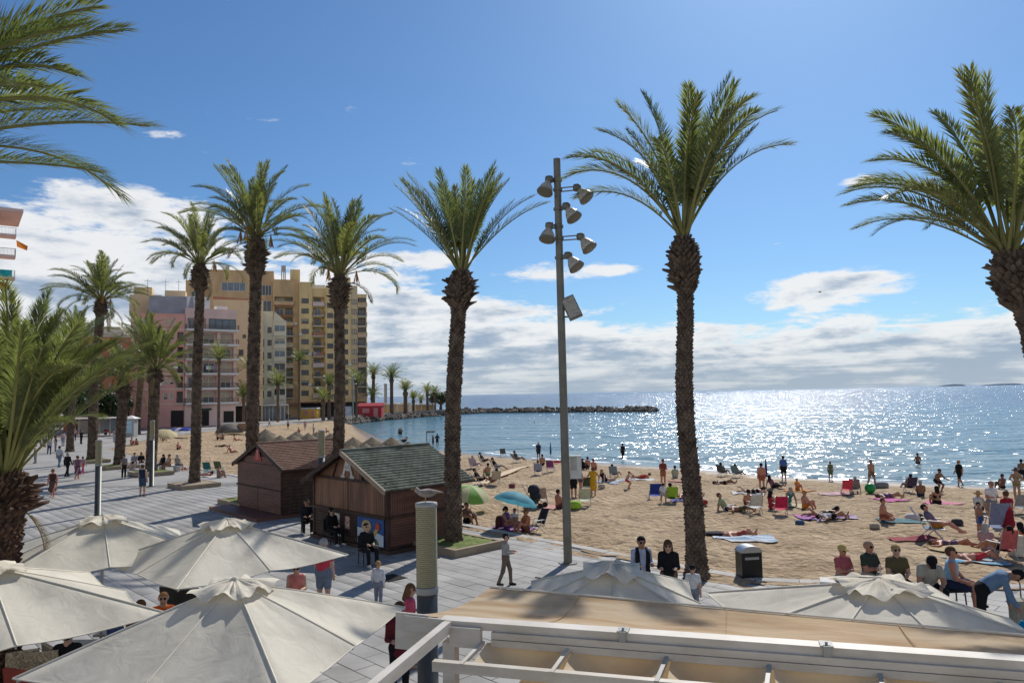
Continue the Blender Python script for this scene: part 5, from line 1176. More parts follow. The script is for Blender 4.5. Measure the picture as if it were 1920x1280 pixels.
        m = MB(); c = -W / 2; m.add([(c - .42, -.07, ze + .12), (c + .42, -.07, ze + .12), (c, -.07, zr - .12), (c - .42, -.05, ze + .12), (c + .42, -.05, ze + .12), (c, -.05, zr - .12)], [(0, 1, 2), (0, 3, 4, 1), (1, 4, 5, 2), (2, 5, 3, 0)]); m.build('gable_emblem', mat('emblem_red', (.50, .07, .05), rough=.6), root)
        m = MB(); m.bar((c, -.08, ze + .2), (c, -.08, zr - .3), .02, .05); m.build('emblem_mark', mat('emblem_white', (.6, .54, .48)), root)
        m = MB(); m.prism([(-W - .5, -1.2), (.1, -1.2), (.1, D), (-W - .5, D)], 0, .14); m.build('deck', WOODR, root)
        # lean-to shelf under the far eave
        m = MB(); m.bar((-W - .75, .6, 0), (-W - .75, .6, 1.75), .09); m.bar((-W - .75, 2.0, 0), (-W - .75, 2.0, 1.75), .09); m.build('shelf_post', WOODD, root)
        for z in (1.75, 1.3, .95): m = MB(); m.box((-W - .42, 1.3, z), (.75, 1.6, .06)); m.build('shelf', WOODD if z > 1.5 else WOODR, root)
    return root
K1A = R(-45); K2A = R(-47.5)
kiosk('wooden_kiosk', 'brown wooden kiosk with green shingle roof and a painted counter panel', (-4.35, 25.55), 4.75, 3.35, 2.32, 3.38, SHGREEN, 'green', K1A)
kiosk('wooden_kiosk', 'closed brown wooden kiosk with brown shingle roof and a red triangle on its gable', (-10.35, 33.3), 4.85, 3.9, 2.30, 3.22, SHBROWN, 'brown', K2A)
KM = Matrix.Translation((-4.35, 25.55, 0)) @ Matrix.Rotation(K1A, 4, 'Z')
q = KM @ Vector((-2.375, 2.5, 3.42)); bird('pigeon', 'dark pigeon perched on the green shingle ridge', q, R(70), mat('pigeon_dark', (.03, .03, .035), rough=.6), mat('pigeon_dark', (.03, .03, .035)), 1.15)
# ------------------------------------------------------------------ cafe parasols
def cloth_material(name, rgb, trans, wr=.010, dirt=.12, rgb2=None, st=(1, 1, 1)):
    m, nt, out = nodes_of(name); L = nt.links; N = nt.nodes.new
    tc = N('ShaderNodeTexCoord'); nz = N('ShaderNodeTexNoise'); nz.inputs['Scale'].default_value = 1.6; nz.inputs['Detail'].default_value = 8; mp = N('ShaderNodeMapping'); mp.inputs['Scale'].default_value = st; L.new(tc.outputs['Object'], mp.inputs[0]); L.new(mp.outputs[0], nz.inputs['Vector'])
    rp = N('ShaderNodeValToRGB'); L.new(nz.outputs[0], rp.inputs[0]); rp.color_ramp.elements[0].position = .30; rp.color_ramp.elements[1].position = .58
    rp.color_ramp.elements[0].color = (*(rgb2 or tuple(c * (1 - dirt) for c in rgb)), 1); rp.color_ramp.elements[1].color = (*rgb, 1)
    bs = N('ShaderNodeBsdfPrincipled'); bs.inputs['Roughness'].default_value = .85; bs.inputs['Specular IOR Level'].default_value = .15; L.new(rp.outputs[0], bs.inputs['Base Color'])
    n2 = N('ShaderNodeTexNoise'); n2.inputs['Scale'].default_value = 3.2; n2.inputs['Detail'].default_value = 5; n2.inputs['Distortion'].default_value = 1.2; L.new(tc.outputs['Object'], n2.inputs['Vector'])
    bp = N('ShaderNodeBump'); bp.inputs['Distance'].default_value = wr * 3.2; L.new(n2.outputs[0], bp.inputs['Height']); L.new(bp.outputs[0], bs.inputs['Normal'])
    tr = N('ShaderNodeBsdfTranslucent'); L.new(rp.outputs[0], tr.inputs[0]); L.new(bp.outputs[0], tr.inputs['Normal'])
    mx = N('ShaderNodeMixShader'); mx.inputs[0].default_value = trans; L.new(bs.outputs[0], mx.inputs[1]); L.new(tr.outputs[0], mx.inputs[2]); L.new(mx.outputs[0], out.inputs[0]); return m
CANVAS = cloth_material('parasol_canvas', (.82, .765, .645), .30, wr=.0045, dirt=.22)
CANVASCAP = cloth_material('parasol_cap', (.78, .72, .60), .20, wr=.006)
SEAM = mat('parasol_seam', (.74, .69, .58), rough=.9, var=.1)
def square_r(a): return 1.0 / max(abs(math.cos(a)), abs(math.sin(a)))
def canopy_mesh(half, drop, sag, seed, nr=14, na=96, wrinkle=.007, r_in=.0, scallop=.035, flip=0.0):
    rng = np.random.default_rng(seed); V = []; F = []; ph = rng.uniform(0, 6, 8)
    for i in range(nr + 1):
        rho = r_in + (1 - r_in) * i / nr
        for k in range(na):
            a = 2 * math.pi * k / na; fr = (a / (math.pi / 4)) % 1.0; bow = math.sin(math.pi * fr)
            rr = half * square_r(a) * rho * (1 - scallop * bow * rho)
            # wrinkles pulled towards the ribs near the hub
            w = wrinkle * math.sin(k * 2.1 + ph[k % 8]) * (1 - rho) * rho * 3 + wrinkle * .6 * math.sin(7 * rho + ph[k * 8 // na]) * bow
            z = -drop * rho ** 1.06 - sag * bow * rho * (1.15 - .35 * rho) + w + flip * max(0, rho - .7) * math.sin(a * 6 + ph[0]) * bow
            V.append((rr * math.cos(a), rr * math.sin(a), z))
    for i in range(nr):
        for k in range(na): F.append((i * na + k, i * na + (k + 1) % na, (i + 1) * na + (k + 1) % na, (i + 1) * na + k))
    return V, F
POLEM = mat('parasol_pole', (.45, .44, .42), rough=.4, var=.05, metal=.6)
def parasol(label, x, y, zap, half, drop, corner_deg, seed, tilt=(0, 0), cap=.40, droop=0.09):
    root = thing('parasol', label, 'parasol', (x, y, 0), R(corner_deg - 45)); root.rotation_euler = (0, 0, R(corner_deg - 45))
    T = Matrix.Translation((0, 0, zap)) @ Matrix.Rotation(tilt[0], 4, 'X') @ Matrix.Rotation(tilt[1], 4, 'Y')
    V, F = canopy_mesh(half, drop, .075, seed); obj('canopy', np_mesh('canopy', V, F, CANVAS, smooth=True), root, M=T)
    V, F = canopy_mesh(cap, cap / half * drop * .62, .02, seed + 5, nr=8, wrinkle=.026, scallop=-.02, flip=.25)
    obj('vent_cap', np_mesh('vent_cap', V, F, CANVASCAP, smooth=True), root, M=T @ Matrix.Translation((0, 0, .055)))
    m = MB(); m.lathe([(.05, .035), (.045, .055), (.025, .07), (.0, .075)], 10); m.build('finial', CANVASCAP, root, M=T)
    m = MB(); m.tube([(0, 0, 0), (0, 0, zap - .05)], .028, 10); m.build('pole', POLEM, root)
    m = MB(); m.box((0, 0, .04), (.7, .7, .08)); m.build('base', KERB, root)
    nq = 96; q = []
    for k in range(nq + 1):                                           # rolled hem
        a = 2 * math.pi * k / nq; bow = math.sin(math.pi * ((a / (math.pi / 4)) % 1)); rr = half * square_r(a) * (1 - .035 * bow); q.append((rr * math.cos(a), rr * math.sin(a), -drop - .06 * bow))
    m = MB(); m.tube(q, .009, 5, cap=False); m.build('hem', SEAM, root, M=T)
    for k in range(8):                                                # stitched seam over each rib
        a = k * math.pi / 4; m = MB(); q = [(square_r(a) * half * r_ * math.cos(a), square_r(a) * half * r_ * math.sin(a), -drop * r_ ** 1.06 + .004) for r_ in np.linspace(.12, 1, 9)]; m.tube(q, .010, 5); m.build('seam', SEAM, root, M=T)
    for k in range(8):
        a = k * math.pi / 4; e = square_r(a) * half * .985; m = MB(); m.bar((0.05 * math.cos(a), .05 * math.sin(a), -.05), (e * math.cos(a), e * math.sin(a), -drop - .035), .02, .03); m.build('rib', POLEM, root, M=T)
UPZ = 3.0
parasol('cream square parasol standing closest under the lamp column and sign panels', -3.52, 9.45, 3.02, 1.62, .68, 32, 1)
parasol('cream square parasol between the brown kiosk deck and the red-shirted man', -5.5, 14.35, 2.98, 1.62, .68, 2, 2)
parasol('cream square parasol beside the stout palm trunk, half in palm shadow', -8.2, 14.95, 3.0, 1.66, .66, 78, 3)
parasol('cream square parasol lying next to the orange-jacketed guest', -7.42, 10.6, 3.02, 1.80, .68, 0, 4)
parasol('cream square parasol behind the pergola, before the couple in dark jackets', 1.30, 10.3, 2.94, 1.18, .50, 40, 5, cap=.38)
parasol('cream square parasol with ruffled cap before the people on the bench', 4.28, 8.95, 3.00, 1.58, .48, 138, 6, cap=.42)

# ------------------------------------------------------------------ pergola
PERG = mat('pergola_white', (.62, .575, .51), rough=.5, var=.2, scale=2.2, spec=.4, rgb2=(.48, .43, .36), detail=9, stretch=(1, 1, 3))
AWN = cloth_material('awning_fabric', (.72, .57, .39), .45, wr=.006, dirt=.25, rgb2=(.52, .35, .20), st=(.6, 2.6, 2))
SWAG_LIT = cloth_material('swag_fabric', (.82, .70, .50), .45, wr=.006, dirt=.25, rgb2=(.72, .56, .36))  # awning cloth made lighter, sunlight on the swags put into the colour
def pergola():
    A0 = atz(833, 1157, 3.2); A1 = atz(1920, 1233, 3.2); u = (A1 - A0); u.z = 0; u.normalize(); v = Vector((-u.y, u.x, 0)); ang = math.atan2(u.y, u.x)
    root = thing('pergola', 'white metal pergola frame with sagging beige awning fabric', 'pergola', (A0.x, A0.y, 0), ang)
    L_ = 9.0; Z = 3.2                                                     # local x along the front beam, y out to sea
    m = MB(); m.box((L_ / 2 - .02, 0, Z - .035), (L_, .15, .07)); m.build('front_beam', PERG, root)
    m = MB(); m.box((L_ / 2 + .25, -.080, Z - .100), (L_ - .5, .06, .058)); m.build('gutter_rail', PERG, root)
    m = MB(); m.box((L_ / 2 + .25, -.085, Z - .164), (L_ - .5, .07, .060)); m.build('gutter_rail', PERG, root)
    m = MB(); m.box((.25, -.095, Z - .13), (.30, .07, .18)); m.build('end_plate', PERG, root)
    m = MB(); m.box((.07, -2.4, Z - .05), (.075, 4.6, .10)); m.build('side_beam', PERG, root)
    m = MB(); m.box((L_ / 2 + .05, -.52, Z - .25), (L_ - .1, .07, .085)); m.build('inner_beam', PERG, root)
    xs = [.42 + .83 * k for k in range(10)]; xs[1] = 1.22
    for x in xs: m = MB(); m.bar((x, -.10, Z - .17), (x - .05, -.56, Z - .22), .035, .035); m.build('rafter', PERG if x < 1.9 else GREYP, root)
    for x, y in ((.07, 0), (.07, -4.5), (L_ - .1, 0), (4.6, 0)): m = MB(); m.box((x, y - .02, (Z - .2) / 2), (.12, .12, Z - .2)); m.build('post', PERG, root)
    # sloping fabric reaching out from the beam
    B0 = atz(919, 1098, 2.93); B1 = atz(1920, 1189, 2.93); inv = root.matrix_basis.inverted()
    b0 = inv @ B0; b1 = inv @ B1; d = (b1 - b0) / (b1.x - b0.x); nx_, ny_ = 90, 12; V = []; F = []
    for i in range(nx_ + 1):
        x = b0.x + (L_ - b0.x) * i / nx_; far = b0 + d * (x - b0.x)
        for j in range(ny_ + 1):
            t = j / ny_; y = .06 + (far.y - .06) * t; xx = (x * (1 - t * 1) + x * t) + (-.18 * (1 - t) if i == 0 else 0)
            z = Z - .02 + (2.93 - Z) * t - .10 * math.sin(math.pi * t) + .012 * math.sin(i * .55) * math.sin(math.pi * t) 
            V.append((xx, y, z))
    for i in range(nx_):
        for j in range(ny_): a = i * (ny_ + 1) + j; F.append((a, a + ny_ + 1, a + ny_ + 2, a + 1))
    obj('front_fabric', np_mesh('front_fabric', V, F, AWN, smooth=True), root)
    m = MB(); m.tube([(b0.x, b0.y, 2.925), (L_, (b0 + d * (L_ - b0.x)).y, 2.925)], .011, 8); m.build('fabric_hem', SEAM, root)
    for x in [.9 + 1.66 * k for k in range(5)]:                             # sewn seams and clamps
        far = b0 + d * (x - b0.x); q = [(x, .06 + (far.y - .06) * t, Z - .008 + (2.93 - Z) * t - .10 * math.sin(math.pi * t)) for t in np.linspace(0.04, 1, 9)]; m = MB(); m.tube(q, .006, 5); m.build('fabric_seam', AWN, root)
        m = MB(); m.box((x + .8, -.02, Z + .006), (.10, .14, .018)); m.box((x + .8, -.085, Z - .03), (.06, .03, .09)); m.tube([(x + .8, -.04, Z + .01), (x + .8, -.04, Z + .035)], .012, 6); m.build('joint_bracket', GREYP, root)
    # fabric gathered in swags between the rafters
    for q, (x0, x1) in enumerate(zip(xs[:-1], xs[1:])):
        V = []; F = []; nx_, ny_ = 14, 22
        for i in range(nx_ + 1):
            t = i / nx_; x = x0 + .03 + (x1 - x0 - .06) * t; s = math.sin(math.pi * t)
            for j in range(ny_ + 1):
                w = j / ny_; y = -.07 - .44 * w; z = Z - .175 - .05 * w - .19 * s * math.sin(math.pi * w ** .75) + .010 * math.sin(8 * w + q) * s * w
                V.append((x, y, z))
        for i in range(nx_):
            for j in range(ny_): a = i * (ny_ + 1) + j; F.append((a, a + ny_ + 1, a + ny_ + 2, a + 1))
        obj('swag_fabric', np_mesh('swag_fabric', V, F, SWAG_LIT, smooth=True), root)
    # lower awning in shade under the gathered fabric
    m = MB(); m.box((L_ / 2 + .3, -1.4, Z - .58), (L_ - .8, 5.4, .02)); m.build('lower_fabric', mat('lower_awning', (.66, .58, .45), rough=.9, var=.1), root)
    # blank white panels on the beam end
    m = MB(); m.box((-.16, -.095, Z - .05), (.40, .02, .14), Matrix.Rotation(R(2), 3, 'Y')); m.build('end_panel', PERG, root)
    m = MB(); m.box((-.30, -.07, Z - .13), (.34, .02, .34), Matrix.Rotation(R(2), 3, 'Y')); m.build('end_panel', PERG, root)
    return root
pergola()

# ------------------------------------------------------------------ people: one continuous skin grown round a posed skeleton
def surface_nets(vol, org, h):
    s = vol < 0; nx, ny, nz = vol.shape
    c = np.stack([vol[i:nx - 1 + i, j:ny - 1 + j, k:nz - 1 + k] for i in (0, 1) for j in (0, 1) for k in (0, 1)], -1)
    cs = c < 0; mixed = cs.any(-1) & ~cs.all(-1); idx = -np.ones(mixed.shape, int); cells = np.argwhere(mixed); idx[mixed] = np.arange(len(cells))
    cv = c[mixed]; off = np.array([(i, j, k) for i in (0, 1) for j in (0, 1) for k in (0, 1)], float)
    acc = np.zeros((len(cells), 3)); cnt = np.zeros(len(cells))
    for a in range(8):
        for b in range(a + 1, 8):
            if abs(off[a] - off[b]).sum() != 1: continue
            va, vb = cv[:, a], cv[:, b]; cr = (va < 0) != (vb < 0); t = np.where(cr, va / np.where(cr, va - vb, 1), 0)
            acc += np.where(cr[:, None], off[a] + (off[b] - off[a]) * t[:, None], 0); cnt += cr
    V = (cells + acc / cnt[:, None]) * h + org; F = []
    for ax in range(3):
        o = [slice(None)] * 3; e = [slice(None)] * 3; o[ax] = slice(0, -1); e[ax] = slice(1, None)
        a, b = s[tuple(o)], s[tuple(e)]; E = np.argwhere(a != b); u_, v_ = [(1, 2), (2, 0), (0, 1)][ax]
        E = E[(E[:, u_] > 0) & (E[:, v_] > 0) & (E[:, u_] < idx.shape[u_]) & (E[:, v_] < idx.shape[v_])]
        if not len(E): continue
        def g(du, dv): q = E.copy(); q[:, u_] -= du; q[:, v_] -= dv; return idx[q[:, 0], q[:, 1], q[:, 2]]
        Q = np.stack([g(0, 0), g(1, 0), g(1, 1), g(0, 1)], 1); fl = a[tuple(E.T)]; Q[~fl] = Q[~fl][:, ::-1]; F.append(Q)
    F = np.concatenate(F); return V, F[(F >= 0).all(1)]
def sdf_mesh(caps, h, k=.018):
    A = np.array([c[0] for c in caps], float); B = np.array([c[1] for c in caps], float); ra = np.array([c[2] for c in caps]); rb = np.array([c[3] for c in caps]); lab = np.array([c[4] for c in caps])
    lo = np.minimum(A - ra[:, None], B - rb[:, None]).min(0) - 2.5 * h; hi = np.maximum(A + ra[:, None], B + rb[:, None]).max(0) + 2.5 * h
    n = np.ceil((hi - lo) / h).astype(int) + 1
    G = np.stack(np.meshgrid(*[lo[i] + h * np.arange(n[i]) for i in range(3)], indexing='ij'), -1)
    def dists(P):
        acc = np.full(P.shape[:-1], 0.0); best = np.full(P.shape[:-1], 1e9); bl = np.zeros(P.shape[:-1], int)
        for a, b, r0, r1, l in zip(A, B, ra, rb, lab):
            ba = b - a; t = np.clip(((P - a) @ ba) / max(ba @ ba, 1e-9), 0, 1); d = np.linalg.norm(P - a - t[..., None] * ba, axis=-1) - (r0 + (r1 - r0) * t)
            acc += np.exp(-np.clip(d, -.3, .5) / k); m = d < best; best = np.where(m, d, best); bl = np.where(m, l, bl)
        return -k * np.log(acc + 1e-30), bl
    vol, _ = dists(G); V, F = surface_nets(vol, lo, h); _, fl = dists(V[F].mean(1)); return V, F, fl
ST = dict(t=(0, 0, 1), h=(.05, 0, 1), th=[(.0, .05, -1)] * 2, sh=[(-.03, .0, -1)] * 2, ua=[(.0, .16, -1)] * 2, fa=[(.22, .02, -1)] * 2, hip=None)
POSES = {
 'stand': {}, 'stand_arms': dict(fa=[(1, -.2, .1)] * 2, ua=[(.1, .12, -1)] * 2, h=(.25, 0, 1)),
 'stand_hips': dict(ua=[(-.1, .55, -1)] * 2, fa=[(.35, -.75, -.55)] * 2),
 'walk': dict(th=[(.38, .04, -1), (-.25, .04, -1)], sh=[(.08, 0, -1), (-.55, 0, -1)], ua=[(-.25, .12, -1), (.25, .12, -1)], fa=[(.1, 0, -1), (.6, 0, -1)]),
 'walk_hold': dict(th=[(.30, .04, -1), (-.18, .04, -1)], sh=[(.05, 0, -1), (-.4, 0, -1)], ua=[(.0, .12, -1)] * 2, fa=[(1, -.25, .05)] * 2, h=(.2, 0, 1)),
 'sit': dict(hip=.52, th=[(1, .14, -.04)] * 2, sh=[(.12, 0, -1)] * 2, t=(-.05, 0, 1), ua=[(.28, .15, -1)] * 2, fa=[(.9, -.45, -.1)] * 2),
 'sit_cross': dict(hip=.52, th=[(1, .12, -.02)] * 2, sh=[(.12, 0, -1)] * 2, t=(.02, 0, 1), ua=[(.35, .12, -1)] * 2, fa=[(.55, -.95, .15)] * 2, h=(.12, 0, 1)),
 'sit_lean': dict(hip=.52, th=[(1, .26, -.03)] * 2, sh=[(.05, 0, -1)] * 2, t=(.40, 0, .92), h=(.85, 0, .6), ua=[(.35, .18, -1)] * 2, fa=[(.75, -.5, -.6)] * 2),
 'sit_side': dict(hip=.52, th=[(1, .35, .02), (1, .05, -.05)], sh=[(.25, 0, -1), (.0, 0, -1)], t=(.12, 0, 1), ua=[(.45, .30, -1), (.2, .2, -1)], fa=[(.75, .0, -.75), (.9, -.2, -.3)]),
 'lounge': dict(hip=.33, th=[(1, .12, .22)] * 2, sh=[(.85, .02, -.55)] * 2, t=(-.52, 0, .86), h=(-.2, 0, 1), ua=[(.45, .22, -.9)] * 2, fa=[(.95, -.1, -.1)] * 2),
 'knees': dict(hip=.13, th=[(.78, .12, .72)] * 2, sh=[(.42, 0, -1)] * 2, t=(-.08, 0, 1), h=(.15, 0, 1), ua=[(.55, .14, -.85)] * 2, fa=[(.9, -.2, .15)] * 2),
 'prop': dict(hip=.13, th=[(1, .14, .30), (1, .14, .04)], sh=[(.75, 0, -.62), (1, 0, -.06)], t=(-.5, 0, .87), h=(-.15, 0, 1), ua=[(-.42, .2, -1)] * 2, fa=[(-.15, .05, -1)] * 2),
 'lie': dict(hip=.13, th=[(1, .12, .0), (1, .12, .45)], sh=[(1, 0, -.02), (.7, 0, -.75)], t=(-1, 0, .02), h=(-1, 0, .12), ua=[(.4, .9, -.05), (-.2, 1, -.05)], fa=[(1, .2, -.02), (-.9, .3, 0)]),
 'prone': dict(hip=.13, th=[(-1, .10, -.02)] * 2, sh=[(-1, 0, .0), (-.75, 0, .65)], t=(1, 0, .16), h=(.8, 0, .55), ua=[(.35, .35, -.75)] * 2, fa=[(1, -.35, -.02)] * 2, foot=(-1, 0, -.4)),
 'kneel': dict(hip=.26, th=[(1, .2, -.22)] * 2, sh=[(-1, 0, -.02)] * 2, t=(.05, 0, 1), ua=[(.25, .12, -1)] * 2, fa=[(.9, -.2, -.35)] * 2, foot=(-1, 0, -.3)),
 'bend': dict(t=(.78, 0, .62), h=(.95, 0, .0), th=[(-.10, .06, -1)] * 2, sh=[(.06, 0, -1)] * 2, ua=[(.12, .04, -1), (.3, .05, -1)], fa=[(.1, 0, -1), (.5, 0, -1)]),
 'crouch': dict(t=(.45, 0, .9), h=(.3, 0, 1), th=[(.75, .15, -.5)] * 2, sh=[(-.5, 0, -1)] * 2, ua=[(.5, .3, -.8)] * 2, fa=[(.8, .2, -.3)] * 2),
 'towel': dict(ua=[(.15, .55, -.75), (.15, .55, -.75)], fa=[(.5, -.4, .55), (.5, -.4, .55)], t=(.06, 0, 1)),
 'back': dict(ua=[(-.05, .2, -1)] * 2, fa=[(.35, -.2, -1)] * 2, th=[(.10, .04, -1), (-.06, .04, -1)]),
}
SKIN, TOPM, BOT, SHOE, EYE = range(5)
def body_caps(pose, outfit, fat=1.0):
    p = dict(ST); p.update(POSES[pose]); top, bot = outfit
    def w(v, s=1): v = np.array([v[1] * s, -v[0], v[2]], float); return v / np.linalg.norm(v)        # (forward, out, up) -> local, facing -Y
    t = w(p['t']); hd = w(p['h']); th = [w(p['th'][i], (1, -1)[i]) for i in (0, 1)]; sh = [w(p['sh'][i], (1, -1)[i]) for i in (0, 1)]
    ua = [w(p['ua'][i], (1, -1)[i]) for i in (0, 1)]; fa = [w(p['fa'][i], (1, -1)[i]) for i in (0, 1)]; X = np.array([1., 0, 0])
    hip = p['hip']
    if hip is None: hip = max(-(th[i] * .43 + sh[i] * .42)[2] for i in (0, 1)) + .075
    Pv = np.array([0, 0, hip]); fwd = np.cross(X, t) ; fwd = fwd / np.linalg.norm(fwd); fwd = -fwd if np.dot(fwd, [0, -1, 0]) < 0 and abs(t[2]) > .2 else fwd
    if abs(t[2]) <= .2: fwd = np.array([0, 0, 1.]) if t[1] > 0 else np.array([0, 0, -1.])
    tl = TOPM if top not in ('none',) else SKIN; C = []; add = lambda a, b, r0, r1, l: C.append((a, b, r0, r1, l)); f = fat
    bl = SKIN if bot == 'none' else BOT
    add(Pv - X * .075, Pv + X * .075, .112 * f, .112 * f, bl); add(Pv - t * .0, Pv + t * .06, .115 * f, .118 * f, bl)
    if top == 'bikini':
        add(Pv + t * .08, Pv + t * .26, .112 * f, .108 * f, SKIN); 
        for s in (-1, 1): add(Pv + t * .26 + X * s * .05, Pv + t * .31 + X * s * .07 + fwd * .02, .10 * f, .10 * f, TOPM); add(Pv + t * .36 + X * s * .06, Pv + t * .43 + X * s * .08, .10, .085, SKIN)
    else:
        add(Pv + t * .09, Pv + t * .24, .122 * f, .118 * f, tl)
        for s in (-1, 1): add(Pv + t * .24 + X * s * .05, Pv + t * .40 + X * s * .075, .112 * f, .108 * f, tl)
        add(Pv + t * .30 + fwd * .03, Pv + t * .38 + fwd * .03, .10, .10, tl)
    add(Pv + t * .445 - X * .14, Pv + t * .445 + X * .14, .062, .062, tl if top not in ('bikini', 'tank') else SKIN if top == 'bikini' else TOPM)
    Nk = Pv + t * .49; Hc = Nk + hd * .17; hf = np.array([0, -1., 0]) - hd * np.dot([0, -1., 0], hd); hf = fwd if np.linalg.norm(hf) < .3 else hf / np.linalg.norm(hf)
    if pose == 'lie': hf = np.array([0, 0, 1.])
    if pose in ('prone', 'bend'): hf = np.array([0, -.75, -.66]) if pose == 'bend' else np.array([0, -.9, .2])
    hf = hf - hd * np.dot(hf, hd); hf /= np.linalg.norm(hf); hx = np.cross(hd, hf)
    add(Nk - t * .03, Nk + hd * .08, .056, .052, SKIN); add(Hc - hd * .055 + hf * .025, Hc + hd * .03 - hf * .012, .066, .092, SKIN); add(Hc - hd * .035 + hf * .085, Hc + hd * .005 + hf * .088, .018, .012, SKIN)
    for s in (-1, 1):
        add(Hc + hx * s * .088 - hd * .01, Hc + hx * s * .09 + hd * .02, .016, .016, SKIN); add(Hc + hf * .082 + hx * s * .034 + hd * .018, Hc + hf * .082 + hx * s * .040 + hd * .018, .016, .014, EYE)
    hands = []
    for i, s in ((0, 1), (1, -1)):
        S = Pv + t * .44 + X * s * .175; E = S + ua[i] * .28; Wr = E + fa[i] * .24
        sl = {'tee': .55, 'long': 1.0, 'jacket': 1.0, 'tank': 0, 'none': 0, 'bikini': 0, 'dress': .3}[top]
        if sl > 0: add(S, S + ua[i] * .28 * min(1, sl), .062, .058 if sl < 1 else .05, TOPM)
        if sl < 1: add(S + ua[i] * .28 * sl, E, .050 if sl else .056, .042, SKIN)
        add(E, Wr - fa[i] * (.0), .046 if sl == 1 else .042, .036 if sl == 1 else .029, TOPM if sl == 1 else SKIN)
        Hn = Wr + fa[i] * .085; add(Wr, Hn, .030, .032, SKIN); hands.append((Wr, Hn, fa[i], s))
    foot = p.get('foot')
    for i, s in ((0, 1), (1, -1)):
        J = Pv + X * s * .085 - t * .0; K_ = J + th[i] * .43; An = K_ + sh[i] * .42
        lg = {'trousers': 1.0, 'shorts': .75, 'swim': .22, 'none': 0, 'skirt': 0, 'dress': 0, 'trunks': .5}[bot]
        if lg >= 1: add(J, K_, .092 * f, .068, BOT); add(K_, An - sh[i] * .03, .066, .054, BOT)
        else:
            if lg > 0: add(J, J + th[i] * .43 * lg, .098 * f, .088, BOT)
            add(J + th[i] * .43 * lg, K_, .086 * f if lg < .5 else .072, .055, SKIN); add(K_, K_ + sh[i] * .16, .052, .056, SKIN); add(K_ + sh[i] * .16, An, .056, .037, SKIN)
        fd = np.array([0, -1., 0]) if foot is None else w(foot)
        if pose in ('lie', 'prop') : fd = np.array([0, -.45, .9])
        fd = fd / np.linalg.norm(fd); add(An - fd * .03 - np.array([0, 0, .035 if foot is None and pose not in ('lie', 'prop') else 0]), An + fd * .15 - np.array([0, 0, .045 if foot is None and pose not in ('lie', 'prop') else 0]), .042, .033, SHOE)
    if bot in ('skirt', 'dress'):
        kn = Pv + (th[0] + th[1]) * .5 * .40; add(Pv, kn, .15 * f, .19 * f, BOT)
        if pose in ('stand', 'walk', 'back', 'stand_arms', 'walk_hold'): add(kn - X * .06, kn + X * .06, .17, .17, BOT)
    if top == 'jacket': add(Pv - t * .05, Pv + t * .1, .145 * f, .14 * f, TOPM)
    hm = Matrix(((hx[0], -hf[0], hd[0], Hc[0]), (hx[1], -hf[1], hd[1], Hc[1]), (hx[2], -hf[2], hd[2], Hc[2]), (0, 0, 0, 1)))
    return C, hm, hands
BODY = {}
def body_mesh(pose, outfit, fat, near):
    key = (pose, outfit, fat, near)
    if key in BODY: return BODY[key]
    C, hm, hands = body_caps(pose, outfit, fat); V, F, L_ = sdf_mesh(C, .0165 if near else .026, .016)
    V = V.tolist(); F = F.tolist(); L_ = L_.tolist()
    if near:                                                          # four fingers and a thumb on each hand
        for Wr, Hn, d, s in hands:
            side = np.cross(d, [0, 0, 1.]); side = side / (np.linalg.norm(side) + 1e-6); nn = np.cross(side, d)
            for q, (o_, ln, bend) in enumerate(((-.024, .062, .35), (-.008, .074, .4), (.008, .070, .42), (.023, .055, .5), (.034, .05, -.1))):
                a = Hn + side * o_ - d * (.0 if q < 4 else .055); dd = d if q < 4 else d * .5 + side * .9; dd = dd / np.linalg.norm(dd); pts = [a, a + dd * ln * .5, a + dd * ln * .85 - nn * ln * bend * .6]
                m = MB(); m.tube([tuple(x) for x in pts], [.0095, .009, .007], 5); b0 = len(V); V += [list(x) for x in m.v]
                for f in m.f: F.append([b0 + i for i in f]); L_.append(SKIN)
    me = bpy.data.meshes.new('body'); me.from_pydata(V, [], [tuple(f) for f in F])
    for _ in range(5): me.materials.append(None)
    me.polygons.foreach_set('material_index', L_); me.polygons.foreach_set('use_smooth', [True] * len(L_)); me.update(); BODY[key] = (me, hm); return BODY[key]
HAIR = {}
def hair_mesh(kind):
    if kind in HAIR: return HAIR[kind]
    C = [((0, .012, .025), (0, .03, .035), .100, .098, 0)]
    if kind == 'short': C = [((0, .018, .035), (0, .03, .03), .098, .097, 0), ((0, .05, -.02), (0, .055, 0), .062, .07, 0)]
    if kind in ('long', 'tied'): C += [((0, .06, -.02), (0, .09, -.20), .075, .06 if kind == 'long' else .03, 0), ((.075, .03, -.02), (.085, .05, -.16), .035, .03, 0), ((-.075, .03, -.02), (-.085, .05, -.16), .035, .03, 0)] if kind == 'long' else [((0, .05, -.01), (0, .13, -.02), .075, .045, 0), ((0, .13, -.02), (0, .13, -.16), .035, .018, 0)]
    if kind == 'bun': C += [((0, .06, -.01), (0, .10, .07), .07, .05, 0)]
    if kind == 'cap': C = [((0, .01, .045), (0, .02, .05), .102, .10, 0), ((-.04, -.10, .045), (.04, -.10, .045), .022, .022, 0), ((-.04, -.145, .035), (.04, -.145, .035), .016, .016, 0)]
    if kind == 'hat':
        C = [((0, .005, .05), (0, .01, .09), .10, .085, 0)] + [((.15 * math.cos(a), .15 * math.sin(a), .03), (.15 * math.cos(a + .5), .15 * math.sin(a + .5), .03), .03, .03, 0) for a in np.arange(0, 6.3, .45)]
    V, F, L_ = sdf_mesh(C, .016, .012); me = np_mesh('hair', V, F, mat('hair_default', (.05, .035, .025)), smooth=True); me.materials.clear(); me.materials.append(None); HAIR[kind] = me; return me
